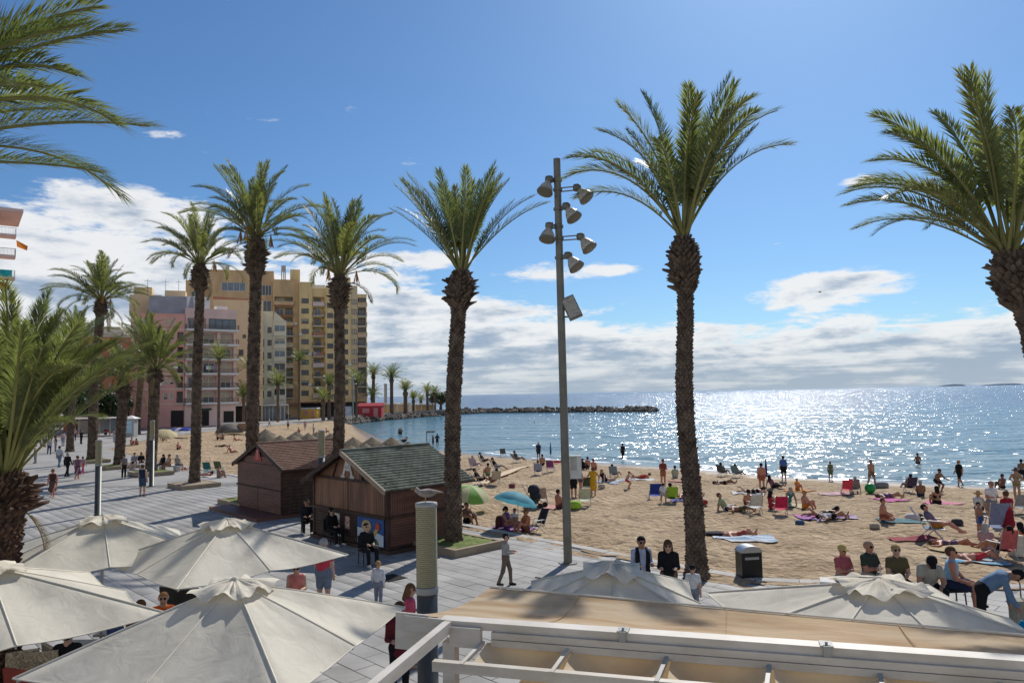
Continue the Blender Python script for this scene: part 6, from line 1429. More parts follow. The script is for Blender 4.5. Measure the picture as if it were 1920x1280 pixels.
SKINS = {'fair': (.50, .30, .215), 'tan': (.36, .19, .115), 'red': (.46, .20, .13), 'brown': (.21, .105, .062), 'pink': (.54, .31, .24)}
def cmat(rgb, kind='cloth'):
    key = kind + '_%02d_%02d_%02d' % tuple(int(c * 99) for c in rgb)
    return MATS.get(key) or mat(key, rgb, rough=.85 if kind == 'cloth' else .55, var=.14 if kind == 'cloth' else .08, scale=9, spec=.15 if kind == 'cloth' else .35)
def person(label, loc, face, pose, outfit, skin, top, bot, hair='short', hairc=(.04, .028, .02), shoe=None, H=1.72, fat=1.0, near=False, group=None, dz=0.0, glasses=True, name='person'):
    """face: compass heading the person looks towards, degrees, 0 = towards the viewer, 90 = to the east (+x)"""
    me, hm = body_mesh(pose, outfit, fat, near); s = H / 1.72
    o = obj(name, me, loc=(loc[0], loc[1], loc[2] + dz), rz=R(face), scale=s); tag(o, label, 'person', group)
    sk = cmat(SKINS[skin], 'skin'); cols = [sk, cmat(top), cmat(bot), cmat(shoe) if shoe else sk, cmat((.02, .018, .016))]
    for i, c in enumerate(cols): o.material_slots[i].link = 'OBJECT'; o.material_slots[i].material = c
    h = obj('hair' if hair not in ('cap', 'hat') else hair, hair_mesh(hair), o, M=hm); h.material_slots[0].link = 'OBJECT'; h.material_slots[0].material = cmat(hairc)
    return o
# ------------------------------------------------------------------ people on the promenade
WHT, BLK, NAVY, GREY, RED_, PNK, BLUE, LBLUE, BEI, MAR, ORG, YEL, GRN, PUR = (.62, .62, .62), (.014, .014, .016), (.022, .03, .07), (.26, .26, .26), (.50, .05, .06), (.62, .27, .30), (.05, .12, .35), (.28, .42, .55), (.42, .36, .28), (.13, .02, .03), (.65, .14, .03), (.58, .33, .05), (.10, .28, .07), (.15, .06, .20)
BLOND, BROWN, GREYH, DKH = (.35, .22, .10), (.10, .055, .03), (.34, .33, .32), (.018, .014, .012)
def headat(px, py, z): return atz(px, py, z)          # where the crown of a head of height z meets the sight line
def pr(label, q, *a, **k): return person(label, (q.x, q.y, 0), *a, near=True, **k)
pr('boy in grey shirt and brown trousers walking while looking at his hands', atz(949, 1097), 80, 'walk_hold', ('long', 'trousers'), 'fair', (.33, .31, .29), (.17, .13, .10), hairc=DKH, shoe=BLK, H=1.46)
pr('small fair-haired child in white long-sleeved shirt seen from behind', headat(709, 1050, 1.2), 165, 'back', ('long', 'trousers'), 'fair', (.55, .58, .62), (.20, .22, .28), hairc=BLOND, hair='full', shoe=WHT, H=1.2)
q = headat(607, 1012, 1.74); pr('broad man in bright red shirt standing beneath the parasol corner', q, 165, 'stand', ('tee', 'shorts'), 'fair', (.55, .06, .09), (.16, .20, .27), hairc=GREYH, shoe=BLK, H=1.80, fat=1.3)
pr('woman in pink patterned strap top beside the red-shirted man', headat(556, 1056, 1.55), 10, 'stand_arms', ('tank', 'shorts'), 'fair', (.62, .20, .18), (.35, .35, .38), hair='tied', hairc=BROWN, H=1.58)
pr('woman with very long brown hair in pink top behind the lamp column', headat(767, 1092, 1.62), 100, 'stand_arms', ('tee', 'trousers'), 'fair', (.52, .08, .14), (.12, .12, .15), hair='long', hairc=(.16, .08, .04), H=1.62)
pr('person in dark maroon jacket and black trousers standing by the white sign panels', headat(748, 1125, 1.72), 20, 'stand_arms', ('jacket', 'trousers'), 'fair', MAR, BLK, hairc=BROWN, shoe=BLK, H=1.72)
q = headat(1201, 1003, 1.84); pr('man in pale blue shirt and black waistcoat walking beside the woman in black jacket', q, 8, 'stand_arms', ('long', 'trousers'), 'tan', (.38, .42, .55), BLK, hairc=DKH, shoe=BLK, H=1.84, fat=1.1)
WC = MB()
for s_ in (-1, 1): WC.tube([(s_ * .10, -.115, .96), (s_ * .12, -.125, 1.15), (s_ * .12, -.115, 1.32), (s_ * .10, -.03, 1.42), (s_ * .10, .09, 1.36), (s_ * .10, .12, 1.1), (s_ * .09, .115, .96)], .055, 8)
wo = WC.build('waistcoat', cmat(BLK), bpy.data.objects[-1] if False else None); wo.parent = [o for o in COL.objects if o.get('label', '').startswith('man in pale blue shirt and black waistcoat')][0]
jk = MB(); jk.box((-.34, -.18, 1.02), (.42, .16, .30), Matrix.Rotation(R(12), 3, 'Y'), taper=.7); jk.box((-.40, -.16, .86), (.26, .12, .22)); jo = jk.build('folded_jacket', cmat(BLK)); tag(jo, 'black jacket folded over the arm of the man in the waistcoat', 'jacket'); jo.location = (q.x, q.y, 0); jo.rotation_euler = (0, 0, R(8))
pr('woman with long brown hair in open black jacket and patterned blouse', headat(1252, 1010, 1.78), -12, 'stand_arms', ('jacket', 'trousers'), 'fair', BLK, (.17, .10, .06), hair='long', hairc=BROWN, shoe=BLK, H=1.78, fat=1.1)
pr('child in dark cap and white printed shirt beside the thick palm trunk', headat(1298, 1058, 1.25), -15, 'stand', ('tee', 'trousers'), 'fair', WHT, (.2, .22, .26), hair='cap', hairc=BLK, shoe=WHT, H=1.25)
def seat(label, px, Y, face, pose, *a, **k):
    x = aty(px, 1060, Y).x; return person(label, (x, Y, k.pop('up', .19)), face, pose, *a, near=True, **k)
seat('older person in yellow cap and red checked shirt with folded arms on the stone bench', 1579, BD + .05, 22, 'sit_cross', ('tee', 'shorts'), 'red', (.38, .10, .11), (.30, .27, .22), hair='cap', hairc=(.50, .38, .14), shoe=WHT, H=1.72, fat=1.15)
seat('bald man in dark green shirt and sunglasses on the stone bench holding a white stick', 1629, BD - .05, 24, 'sit_cross', ('tee', 'shorts'), 'red', (.045, .055, .045), (.33, .33, .31), hair='short', hairc=(.38, .25, .18), shoe=BLK, H=1.86, fat=1.15)
seat('woman in olive top and black trousers on the stone bench with blonde tied hair', 1682, BD - .35, -8, 'sit', ('tee', 'trousers'), 'fair', (.11, .09, .045), BLK, hair='bun', hairc=(.38, .26, .12), shoe=BLK, H=1.80, fat=1.1)
seat('man in beige polo shirt and black cap sitting on a stool leaning on his knees', 1738, 17.55, -14, 'sit_lean', ('tee', 'trousers'), 'tan', (.38, .36, .30), BLK, hair='cap', hairc=BLK, shoe=BLK, H=1.95, fat=1.15, up=.10)
seat('man in light blue vest and navy shorts sitting on a stool turned towards the beach', 1779, BD - .35, 62, 'sit_side', ('tank', 'shorts'), 'red', LBLUE, NAVY, hairc=BROWN, shoe=BLK, H=1.94, fat=1.1, up=.03)
m = MB(); c = aty(1645, 1050, BD - .35); tag(m.tube([(c.x, c.y - .15, .3), (c.x, c.y - .1, 1.12)], .016, 6).build('walking_stick', WHITEP), 'white walking stick held by the bald man on the bench', 'stick')
# stools under the two men beyond the end of the bench
for px_, y_, lab in ((1782, BD - .35, 'dark folding stool under the man in the blue vest'), (1738, 17.6, 'dark folding stool under the man in the beige polo shirt')):
    q = aty(px_, 1060, y_); rt = thing('folding_stool', lab, 'stool', (q.x, y_, 0)); m = MB(); m.box((0, 0, .50), (.5, .46, .06)); m.build('seat', cmat(BLK), rt)
    for sx_, sy_ in ((-1, -1), (1, -1), (1, 1), (-1, 1)): m = MB(); m.tube([(sx_ * .22, sy_ * .2, 0), (sx_ * .2, sy_ * .18, .45)], .018, 6); m.build('leg', RAILM, rt)
q = atz(1848, 1196); pr('man in blue shirt and black trousers bending down over a blue bag', q, 55, 'bend', ('long', 'trousers'), 'tan', (.13, .21, .32), BLK, hairc=DKH, shoe=BLK, H=1.93, fat=1.1)
BQ = q
bg = thing('carrier_bag', 'bright blue plastic carrier bag hanging from the bending man\'s hand', 'bag', (q.x + .42, q.y - .55, 0)); m = MB(); m.lathe([(.14, .06), (.20, .10), (.22, .24), (.17, .36), (.05, .46), (.03, .52)], 10); m.build('sack', mat('bag_blue', (.01, .27, .50), rough=.35, var=.25, scale=9, trans=.3), bg)
tr = thing('shopping_trolley', 'wheeled shopping trolley with upright handles beside the bending man', 'trolley', (q.x + .95, q.y + .25, 0)); m = MB(); m.box((0, 0, .42), (.36, .28, .58)); m.build('trolley_bag', cmat((.30, .28, .22)), tr)
m = MB(); m.tube([(-.13, .16, .05), (-.13, .18, 1.0), (-.08, .18, 1.08), (.08, .18, 1.08), (.13, .18, 1.0), (.13, .16, .05)], .014, 6); m.build('handle', RAILM, tr)
for s_ in (-1, 1): m = MB(); m.tube([(s_ * .17, .12, .08), (s_ * .21, .12, .08)], .08, 10, smooth=False); m.build('wheel', DARK, tr)
# dark figures on the shaded side of the green-roofed kiosk
def lowseat(label, px, py, face, *a, **k):
    q = atz(px, py); st = thing('cafe_chair', 'black chair under the ' + k.pop('who') + ' by the kiosk', 'chair', (q.x, q.y, 0), R(face)); m = MB(); m.box((0, 0, .45), (.44, .44, .05)); m.build('seat', DARK, st); m = MB(); m.box((0, .22, .70), (.42, .04, .40)); m.build('backrest', DARK, st)
    for sx_, sy_ in ((-1, -1), (1, -1), (1, 1), (-1, 1)): m = MB(); m.tube([(sx_ * .2, sy_ * .2, 0), (sx_ * .19, sy_ * .19, .44)], .015, 6); m.build('leg', DARK, st)
    person(label, q, face, 'sit', *a, near=True, **k)
lowseat('seated person all in black in front of the painted kiosk panel', 688, 1058, 35, ('long', 'trousers'), 'fair', BLK, BLK, hairc=DKH, shoe=WHT, who='person in front of the painted panel')
lowseat('seated person in black beside the kiosk notices', 622, 1020, 50, ('jacket', 'trousers'), 'fair', BLK, BLK, hair='long', hairc=DKH, shoe=WHT, who='person beside the notices')
lowseat('seated dark figure in the shadow between the two kiosks', 575, 998, 20, ('jacket', 'trousers'), 'tan', (.02, .02, .025), BLK, hairc=DKH, shoe=WHT, who='figure between the kiosks')
# walkers farther along
def pw(label, px, py, face, *a, **k): q = atz(px, py); return person(label, q, face, *a, near=True, **k)
pw('man in navy vest and shorts standing on the open paving facing away', 267, 930, 175, 'stand', ('tank', 'shorts'), 'fair', NAVY, (.05, .08, .13), hairc=BROWN, shoe=BLK, H=1.78, fat=1.1)
pw('woman in grey top and black trousers standing by the planter edge', 232, 897, 60, 'stand', ('tee', 'trousers'), 'fair', (.16, .15, .15), BLK, hair='long', hairc=BROWN, shoe=WHT, H=1.66)
pw('woman in short dark wrap walking past the stout palm', 98, 933, 20, 'walk', ('tank', 'skirt'), 'red', (.06, .035, .03), (.10, .06, .05), hair='tied', hairc=BROWN, H=1.64)
pw('person dressed all in black walking away by the palms', 126, 893, 170, 'walk', ('long', 'trousers'), 'fair', BLK, BLK, hairc=GREYH, shoe=BLK, H=1.76)
pw('woman in patterned purple dress walking with a child in pink', 145, 898, 165, 'walk', ('dress', 'dress'), 'red', (.16, .09, .13), (.12, .06, .12), hair='bun', hairc=BROWN, H=1.66)
pw('child in pink trousers walking with the woman in the dress', 155, 889, 165, 'walk', ('tee', 'trousers'), 'fair', (.38, .22, .26), (.50, .10, .20), hairc=BROWN, H=1.35)
pw('man in pale shirt and blue jeans walking away past the pale-trunked palm', 111, 876, 180, 'walk', ('tee', 'trousers'), 'fair', (.38, .42, .48), (.12, .18, .26), hairc=DKH, shoe=BLK, H=1.80, fat=1.1)
pw('person in black coat standing before the bus shelter', 152, 832, 150, 'stand', ('jacket', 'trousers'), 'fair', BLK, BLK, hairc=DKH, shoe=BLK, H=1.8)
for i, (px, py, c, b_, lab) in enumerate([(92, 852, (.30, .32, .35), NAVY, 'walker in grey shirt among the crowd behind the stout palm'), (104, 846, (.05, .05, .06), (.2, .2, .22), 'walker in black shirt among the crowd behind the stout palm'), (84, 838, (.50, .48, .46), (.08, .08, .1), 'walker in white shirt farther back behind the stout palm'), (118, 836, (.45, .30, .30), (.2, .22, .3), 'walker in faded pink shirt by the pale-trunked palm'), (20, 862, (.10, .11, .20), (.3, .3, .3), 'walker in navy shirt at the cafe side of the stout palm'), (140, 826, (.5, .3, .3), NAVY, 'walker in rose shirt near the bus shelter'), (100, 828, (.3, .3, .33), BLK, 'walker in grey jacket near the shade trees'), (214, 828, (.25, .28, .3), (.4, .4, .42), 'person in grey beside the red scooter'), (48, 846, (.05, .05, .06), BLK, 'walker in black behind the stout palm fronds'), (66, 868, (.40, .35, .3), (.2, .2, .2), 'walker in beige just behind the stout palm trunk')]):
    pw(lab, px, py, 40 + i * 67, ('walk', 'stand')[i % 2], ('tee', 'trousers'), ('fair', 'tan')[i % 2], c, b_, hairc=(BROWN, DKH, GREYH)[i % 3], shoe=BLK, H=1.66 + .04 * (i % 4))
# people sitting along the promenade edge
def edge_bench(label, px0, px1, py):
    a, b = atz(px0, py), atz(px1, py); bench(label, (a.x, a.y + .3), (b.x, b.y + .3))
edge_bench('low stone seat on the promenade edge behind the grey-topped woman', 240, 268, 880); edge_bench('low stone seat on the promenade edge beside the slim palm', 296, 332, 884)
def ps(label, px, py, *a, **k): q = atz(px, py); return person(label, (q.x, q.y + .3, 0), *a, near=True, **k)
ps('person in dark blue shorts sitting on the far stone seat facing the promenade', 248, 880, 10, 'sit', ('tee', 'shorts'), 'fair', (.22, .22, .26), NAVY, hairc=DKH, H=1.7)
ps('person in black top beside the one in blue shorts on the far seat', 261, 879, 30, 'sit', ('long', 'trousers'), 'tan', BLK, (.1, .06, .06), hairc=DKH, H=1.7)
ps('dark-haired person in black top on the seat beside the slim palm', 302, 883, -20, 'sit', ('long', 'trousers'), 'tan', BLK, BLK, hair='long', hairc=DKH, H=1.66)
ps('man in white sleeveless shirt and tan shorts on the seat beside the slim palm', 313, 885, -30, 'sit', ('tank', 'shorts'), 'tan', (.50, .40, .34), (.30, .18, .10), hairc=BROWN, shoe=BLK, H=1.74)
ps('person in grey top at the end of the seat beside the slim palm', 329, 884, 170, 'sit', ('tee', 'shorts'), 'fair', (.30, .30, .28), (.1, .1, .12), hairc=GREYH, H=1.66)
# under the parasols: tables, chairs, guests
CAFER = mat('cafe_red', (.30, .05, .03), rough=.6); WICK = mat('wicker_pale', (.46, .38, .26), rough=.8, var=.5, scale=26)
def cafe_table(label, x, y):
    t = thing('cafe_table', label, 'table', (x, y, 0)); m = MB(); m.box((0, 0, .73), (.8, .8, .04)); m.build('table_top', mat('table_top', (.40, .37, .33), rough=.5), t); m = MB(); m.tube([(0, 0, .02), (0, 0, .72)], .035, 8); m.lathe([(.26, 0), (.26, .02), (.05, .04)], 12); m.build('leg', DARK, t)
def cafe_chair(label, x, y, f, mt=DARK):
    t = thing('cafe_chair', label, 'chair', (x, y, 0), R(f)); m = MB(); m.box((0, 0, .44), (.5, .5, .08)); m.build('seat', mt, t); m = MB(); m.box((0, .25, .72), (.5, .06, .5), Matrix.Rotation(R(-8), 3, 'X')); m.build('backrest', mt, t)
    for sx_, sy_ in ((-1, -1), (1, -1), (1, 1), (-1, 1)): m = MB(); m.tube([(sx_ * .22, sy_ * .22, 0), (sx_ * .2, sy_ * .2, .42)], .018, 6); m.build('leg', DARK, t)
def gap(px, py, z): q = atz(px, py, z); return q.x, q.y
for px, py, lab in ((150, 1212, 'square cafe table seen between two parasol edges, near the wicker chairs'), (232, 1178, 'square cafe table seen between two parasol edges, by the blue-shirted guest')): cafe_table(lab, *gap(px, py, .74))
for px, py, f, mt, lab in ((333, 1112, 160, DARK, 'black cafe chair with tall back beside the orange-jacketed guest'), (352, 1116, 200, DARK, 'second black cafe chair beside the orange-jacketed guest'), (40, 1252, 30, WICK, 'pale wicker cafe chair at the trunk end of the parasol gap'), (85, 1236, 200, WICK, 'pale wicker cafe chair in the middle of the parasol gap'), (122, 1224, 140, WICK, 'pale wicker cafe chair beside the dark-clad guest'), (58, 1268, 160, CAFER, 'red cushioned cafe chair in the parasol shade')): cafe_chair(lab, *gap(px, py, .75), f, mt)
def guest(lab, px, py, f, *a, **k): x, y = gap(px, py, 1.0); person(lab, (x, y, 0), f, 'sit', *a, near=True, **k)
guest('guest in bright orange jacket sitting at the tip of a parasol', 306, 1138, 20, ('jacket', 'trousers'), 'fair', ORG, BLK, hairc=(.4, .2, .1), shoe=BLK)
guest('guest in blue patterned shirt sitting in the parasol shade', 218, 1172, 150, ('tee', 'trousers'), 'red', (.05, .08, .2), (.25, .08, .05), hairc=DKH)
guest('guest in dark red top sitting in the parasol shade', 262, 1152, 230, ('tee', 'trousers'), 'red', (.22, .05, .03), BLK, hairc=BROWN)
guest('dark-clad guest sitting by the pale wicker chairs', 128, 1208, 190, ('long', 'trousers'), 'fair', BLK, BLK, hairc=DKH)
rt = thing('street_drain', 'small black puddle-shaped drain grate on the paving by the white-shirted child', 'drain', (*spot(733, 1083), .012), GA); m = MB()
for k in range(7): m.box((0, -.27 + .09 * k, 0), (.7, .06, .016))
m.build('grate_bar', DARK, rt)
m = MB(); m.box((0, 0, -.006), (.76, .66, .008)); m.build('tray', DARK, rt)
# bicycle behind the parasol at the pergola
def bicycle(label, x, y, rz):
    b = thing('bicycle', label, 'bicycle', (x, y, 0), rz)
    for wx in (-.52, .52):
        m = MB(); m.tube([(wx + .33 * math.cos(a), 0, .34 + .33 * math.sin(a)) for a in np.linspace(0, 2 * math.pi, 21)], .02, 6, cap=False); w_ = m.build('wheel', DARK, b); m = MB()
        for k in range(8): m.bar((wx, 0, .34), (wx + .32 * math.cos(k * .785), 0, .34 + .32 * math.sin(k * .785)), .006)
        m.build('spoke', GREYP, w_)
    m = MB()
    for a, c in (((-.52, 0, .34), (-.15, 0, .82)), ((-.52, 0, .34), (-.05, 0, .30)), ((-.05, 0, .30), (-.17, 0, .88)), ((-.05, 0, .30), (.38, 0, .78)), ((-.15, 0, .80), (.36, 0, .84)), ((.52, 0, .34), (.34, 0, .98))): m.tube([a, c], .018, 6)
    m.build('frame', DARK, b); m = MB(); m.tube([(.34, -.26, 1.02), (.33, -.1, 1.0), (.34, .1, 1.0), (.34, .26, 1.02)], .016, 6); m.build('handlebar', DARK, b); m = MB(); m.box((-.18, 0, .92), (.25, .13, .05)); m.build('saddle', DARK, b)
bicycle('black bicycle half hidden behind the parasol at the pergola', .62, 17.3, R(78))
# ------------------------------------------------------------------ beach furniture and beach people
TUBEW = mat('chair_tube', (.50, .50, .50), rough=.3, metal=.7, var=.05)
def beach_chair(label, px, py, face, col, s=1.0, recl=25, loc=None):
    q = loc or atsand(px, py); rt = thing('beach_chair', label, 'chair', q, R(face), 'folding chairs on the beach'); rt.scale = (s,) * 3
    h = .30; w = .56; bk = Vector((0, .24 + .62 * math.sin(R(recl)), h + .66 * math.cos(R(recl))))
    for s_ in (-1, 1):
        m = MB(); x = s_ * w / 2
        m.tube([(x, -.26, h), (x, .24, h - .02), (x, bk.y, bk.z)], .014, 6); m.tube([(x, -.24, -.03), (x, .05, h - .01), (x, .18, h + .26)], .014, 6); m.tube([(x, .36, -.03), (x, .0, h)], .014, 6); m.tube([(x, .30, h + .24), (x, -.22, h + .22)], .02, 6); m.build('side_frame', TUBEW, rt)
    mt = cmat(col)
    def sheet(name, a0, a1, bow):
        V = []; F = []; n = 6
        for i in range(n + 1):
            t = i / n; c = Vector(a0).lerp(Vector(a1), t)
            for j in range(5): u = j / 4; V.append((-w / 2 + w * u, c.y + (.0 if name == 'seat' else bow * math.sin(math.pi * u)), c.z - (bow * math.sin(math.pi * u) if name == 'seat' else 0)))
        for i in range(n):
            for j in range(4): a = i * 5 + j; F.append((a, a + 1, a + 6, a + 5))
        obj(name, np_mesh(name, V, F, mt, smooth=True), rt)
    sheet('seat', (0, -.26, h + .012), (0, .24, h), .05); sheet('backrest', (0, .26, h + .05), (0, bk.y, bk.z), .04)
    return q
def towel(label, px, py, rz, col, col2=None, w=.95, l=1.8, loc=None):
    q = loc or atsand(px, py); n, k = 12, 8; V = []; F = []; MI = []; c, s = math.cos(R(rz)), math.sin(R(rz))
    for i in range(n + 1):
        for j in range(k + 1):
            u = (i / n - .5) * w + random.uniform(-.03, .03); v = (j / k - .5) * l + random.uniform(-.02, .02); x, y = q.x + u * c - v * s, q.y + u * s + v * c; V.append((x - q.x, y - q.y, sand_z(x, y) - q.z + .035 + random.uniform(0, .02)))
    for i in range(n):
        for j in range(k): a = i * (k + 1) + j; F.append((a, a + k + 1, a + k + 2, a + 1)); MI.append(1 if (i // 2) % 2 and col2 else 0)
    o = obj('beach_towel', np_mesh('beach_towel', V, F, [cmat(col), cmat(col2 or col)], MI, smooth=True), loc=q); tag(o, label, 'towel', 'towels spread on the sand')
def bp(label, px, py, face, pose, outfit, skin, top, bot, hair='short', hairc=DKH, loc=None, dz=0, **k):
    q = loc or atsand(px, py); v = len(label) * 7 + int(px) % 5
    k.setdefault('fat', (.96, 1.14)[v % 2]); k.setdefault('H', 1.62 + .03 * (v % 6))
    return person(label, q, face + (v % 9 - 4) * 4, pose, outfit, skin, top, bot, hair, hairc, dz=dz, group='people on the beach', **k)
SW = ('none', 'swim'); BK = ('bikini', 'swim'); TS = ('tee', 'shorts'); TK = ('tank', 'shorts'); TR = ('none', 'trunks')
def seated(chair_label, label, px, py, face, ccol, *a, recl=25, **k):
    q = beach_chair(chair_label, px, py, face, ccol, recl=recl); bp(label, px, py, face, 'lounge', *a, loc=q, dz=.045, **k)
# between the palm and the mast
seated('striped lilac beach chair behind the planted palm', 'woman in white and purple sitting in the lilac chair', 890, 879, 150, (.42, .36, .48), TS, 'pink', (.42, .36, .44), (.3, .2, .3), hairc=GREYH)
seated('dark beach chair next to the lilac chair', 'man in dark shirt sitting next to the woman in white and purple', 907, 872, 100, (.05, .045, .06), TS, 'tan', (.05, .05, .06), BLK)
seated('mint green beach chair with high back', 'man in black shirt reclining in the mint green chair', 931, 884, 95, (.22, .40, .36), TS, 'tan', BLK, (.25, .27, .3))
beach_chair('small grey beach chair close to the water line', 944, 856, 170, (.12, .14, .16)); seated('low grey beach chair near the wet sand', 'person in grey lying back in the low grey chair', 970, 866, 120, (.20, .20, .20), TS, 'tan', (.12, .12, .12), (.1, .1, .1), recl=40)
seated('black reclined beach chair on trampled sand', 'man in black reclining in the black chair', 899, 908, 100, (.04, .04, .045), TS, 'tan', (.03, .03, .03), BLK, recl=38)
seated('beige beach chair facing the black reclined chair', 'person in red shorts sitting in the beige chair', 927, 909, 200, (.44, .40, .32), ('tee', 'shorts'), 'red', (.46, .42, .35), (.5, .1, .07))
seated('blue and white striped beach chair turned to the sea', 'red-haired woman in the blue and white striped chair', 1010, 890, 170, (.30, .32, .48), BK, 'red', (.1, .1, .2), NAVY, hair='tied', hairc=(.22, .07, .03))
beach_chair('empty purple beach chair', 1033, 884, 165, (.20, .06, .18)); bp('man in swimming trunks sitting on sand behind the striped chair', 1017, 872, 190, 'knees', TR, 'tan', BLK, BLK)
bp('woman in red swimsuit lying on a pink towel by the closed blue umbrella', 1047, 868, 80, 'lie', ('tank', 'swim'), 'red', (.5, .08, .08), (.5, .08, .08), hair='long', hairc=BROWN); towel('pink towel under the woman in the red swimsuit', 1047, 869, 80, (.55, .25, .25))
bp('dark-dressed woman sitting behind the mast box', 1093, 880, 60, 'knees', ('long', 'trousers'), 'tan', BLK, BLK, hair='long'); bp('man with bare back sitting beside the dark-dressed woman', 1102, 877, 170, 'knees', TR, 'red', BLK, NAVY); bp('second man with bare back sitting facing the sea by the mast', 1113, 881, 175, 'knees', TR, 'red', BLK, (.2, .05, .05), hairc=BROWN)
bp('woman in yellow beach dress standing near the mast', 1113, 929, 170, 'towel', ('dress', 'dress'), 'tan', (.58, .33, .03), (.58, .33, .03), hair='bun', hairc=BROWN, H=1.6)
bp('woman in dark swimsuit standing behind the mast box', 1089, 930, 90, 'stand_arms', ('tank', 'swim'), 'red', (.16, .12, .16), (.10, .08, .1), hairc=BROWN, H=1.62); bp('man in black standing half behind the mast', 1076, 934, 180, 'stand', TS, 'tan', BLK, BLK, H=1.7)
beach_chair('pale green beach chair with arms near the mast', 1097, 944, 175, (.48, .52, .42)); beach_chair('dark green beach chair behind the pale green one', 1099, 925, 190, (.06, .09, .07))
bp('bare-backed tanned man sitting on a pink towel left of the mast' .replace(' left of', ' close to'), 1048, 953, 130, 'knees', TR, 'red', BLK, (.15, .05, .05), H=1.75); towel('pale pink towel of the tanned bare-backed man', 1036, 953, 60, (.60, .33, .30))
def soft_bag(name, label, cat, loc, col, s=(.3, .2, .25)):
    m = MB(); m.lathe([(.75, 0), (1, .15), (1.02, .6), (.8, .95), (.3, 1.05)], 10); o = m.build(name, cmat(col), loc=loc); o.scale = s; tag(o, label, cat)
soft_bag('beach_bag', 'lime green beach bag on the sand at the mast foot', 'bag', atsand(1077, 953), (.30, .50, .06), (.34, .3, .35))
def pushchair(label, px, py):
    q = atsand(px, py); rt = thing('pushchair', label, 'pushchair', q, R(60))
    m = MB(); m.tube([(-.2, -.35, .45), (-.2, .15, .40), (-.2, .45, .85), (-.2, .6, 1.05), (.2, .6, 1.05), (.2, .45, .85), (.2, .15, .40), (.2, -.35, .45)], .018, 6); m.tube([(-.22, -.4, .12), (-.2, .15, .6)], .016, 6); m.tube([(.22, -.4, .12), (.2, .15, .6)], .016, 6); m.build('frame', RAILM, rt)
    m = MB(); m.lathe([(.24, .35), (.28, .55), (.27, .72)], 10); m.lathe([(.30, .72), (.29, .92), (.2, 1.05), (.05, 1.1)], 10, (0, .08, 0)); m.build('hood', cmat((.03, .035, .05)), rt)
    m = MB(); m.box((0, .15, .28), (.4, .45, .22)); m.build('basket', cmat((.05, .08, .12)), rt)
    for x, y in ((-.24, -.4), (.24, -.4), (-.26, .35), (.26, .35)): m = MB(); m.tube([(x - .02, y, .13), (x + .02, y, .13)], .14, 10, smooth=False); m.build('wheel', DARK, rt)
pushchair('black pushchair loaded with bags on the sand', 1004, 951); beach_chair('beige folding chair behind the pushchair', 1016, 944, 170, (.42, .36, .28))
def beach_umbrella(label, px, py, r, col, ztop, tilt=(0, 0), col2=None, closed=False, dome=.42, loc=None, pole=True):
    q = loc or atsand(px, py); rt = thing('beach_umbrella', label, 'umbrella', q); mt = [cmat(col), cmat(col2 or col)]
    m = MB(); m.tube([(0, 0, -.25), (0, 0, ztop)], .018, 6); m.build('pole', TUBEW, rt)
    if closed:
        m = MB(); m.tube([(0, 0, ztop - 1.1), (0, 0, ztop - .9), (0, 0, ztop - .4), (0, 0, ztop)], [.05, .09, .06, .02], 10); m.build('folded_canopy', mt[0], rt); return
    V = []; F = []; MI = []; nr, na = 7, 40
    for i in range(nr + 1):
        t = i / nr
        for k in range(na): a = 2 * math.pi * k / na; fr = (a / (math.pi / 4)) % 1; rr = r * math.sin(t * 1.15) / math.sin(1.15) * (1 - .05 * math.sin(math.pi * fr) * t); V.append((rr * math.cos(a), rr * math.sin(a), -dome * t ** 1.8 - .03 * math.sin(math.pi * fr) * t))
    for i in range(nr):
        for k in range(na): F.append((i * na + k, i * na + (k + 1) % na, (i + 1) * na + (k + 1) % na, (i + 1) * na + k)); MI.append((k * 8 // na) % 2)
    T = Matrix.Translation((0, 0, ztop)) @ Matrix.Rotation(R(tilt[0]), 4, 'X') @ Matrix.Rotation(R(tilt[1]), 4, 'Y')
    for mm in (0, 1):
        pass
    obj('canopy', np_mesh('canopy', V, F, [mat('umb_%s_%d' % (label[:9].replace(' ', '_'), i), c, rough=.7, var=.06, trans=.35) for i, c in enumerate((col, col2 or col))], MI, smooth=True), rt, M=T)
    for k in range(8): a = k * math.pi / 4; m = MB(); m.bar((0, 0, -.03), (r * .97 * math.cos(a), r * .97 * math.sin(a), -dome * .97), .012); m.build('rib', TUBEW, rt, M=T)
q = atsand(972, 994); beach_umbrella('turquoise beach umbrella tilted over the family on the promenade edge', 0, 0, .88, (.09, .36, .46), 1.52, (-14, 14), loc=q)
bp('woman in purple swimsuit sitting under the turquoise umbrella', 950, 990, 60, 'knees', ('tank', 'swim'), 'tan', (.16, .06, .2), (.16, .06, .2), hair='tied', hairc=DKH); bp('child in white shirt sitting under the turquoise umbrella', 965, 984, -20, 'knees', TS, 'tan', WHT, (.2, .2, .25), hairc=BROWN, H=1.3); bp('man in orange shirt sitting under the turquoise umbrella', 986, 997, -70, 'knees', TS, 'red', (.5, .18, .09), (.18, .08, .06), hairc=(.2, .09, .04))
beach_chair('dark low beach chair behind the man under the turquoise umbrella', 1003, 998, -60, (.05, .04, .05)); soft_bag('beach_bag', 'brown beach bag beside the turquoise umbrella family', 'bag', atsand(938, 990), (.09, .04, .03), (.2, .2, .5)); towel('purple towel under the turquoise umbrella family', 962, 992, 70, (.16, .07, .24), (.4, .2, .4))
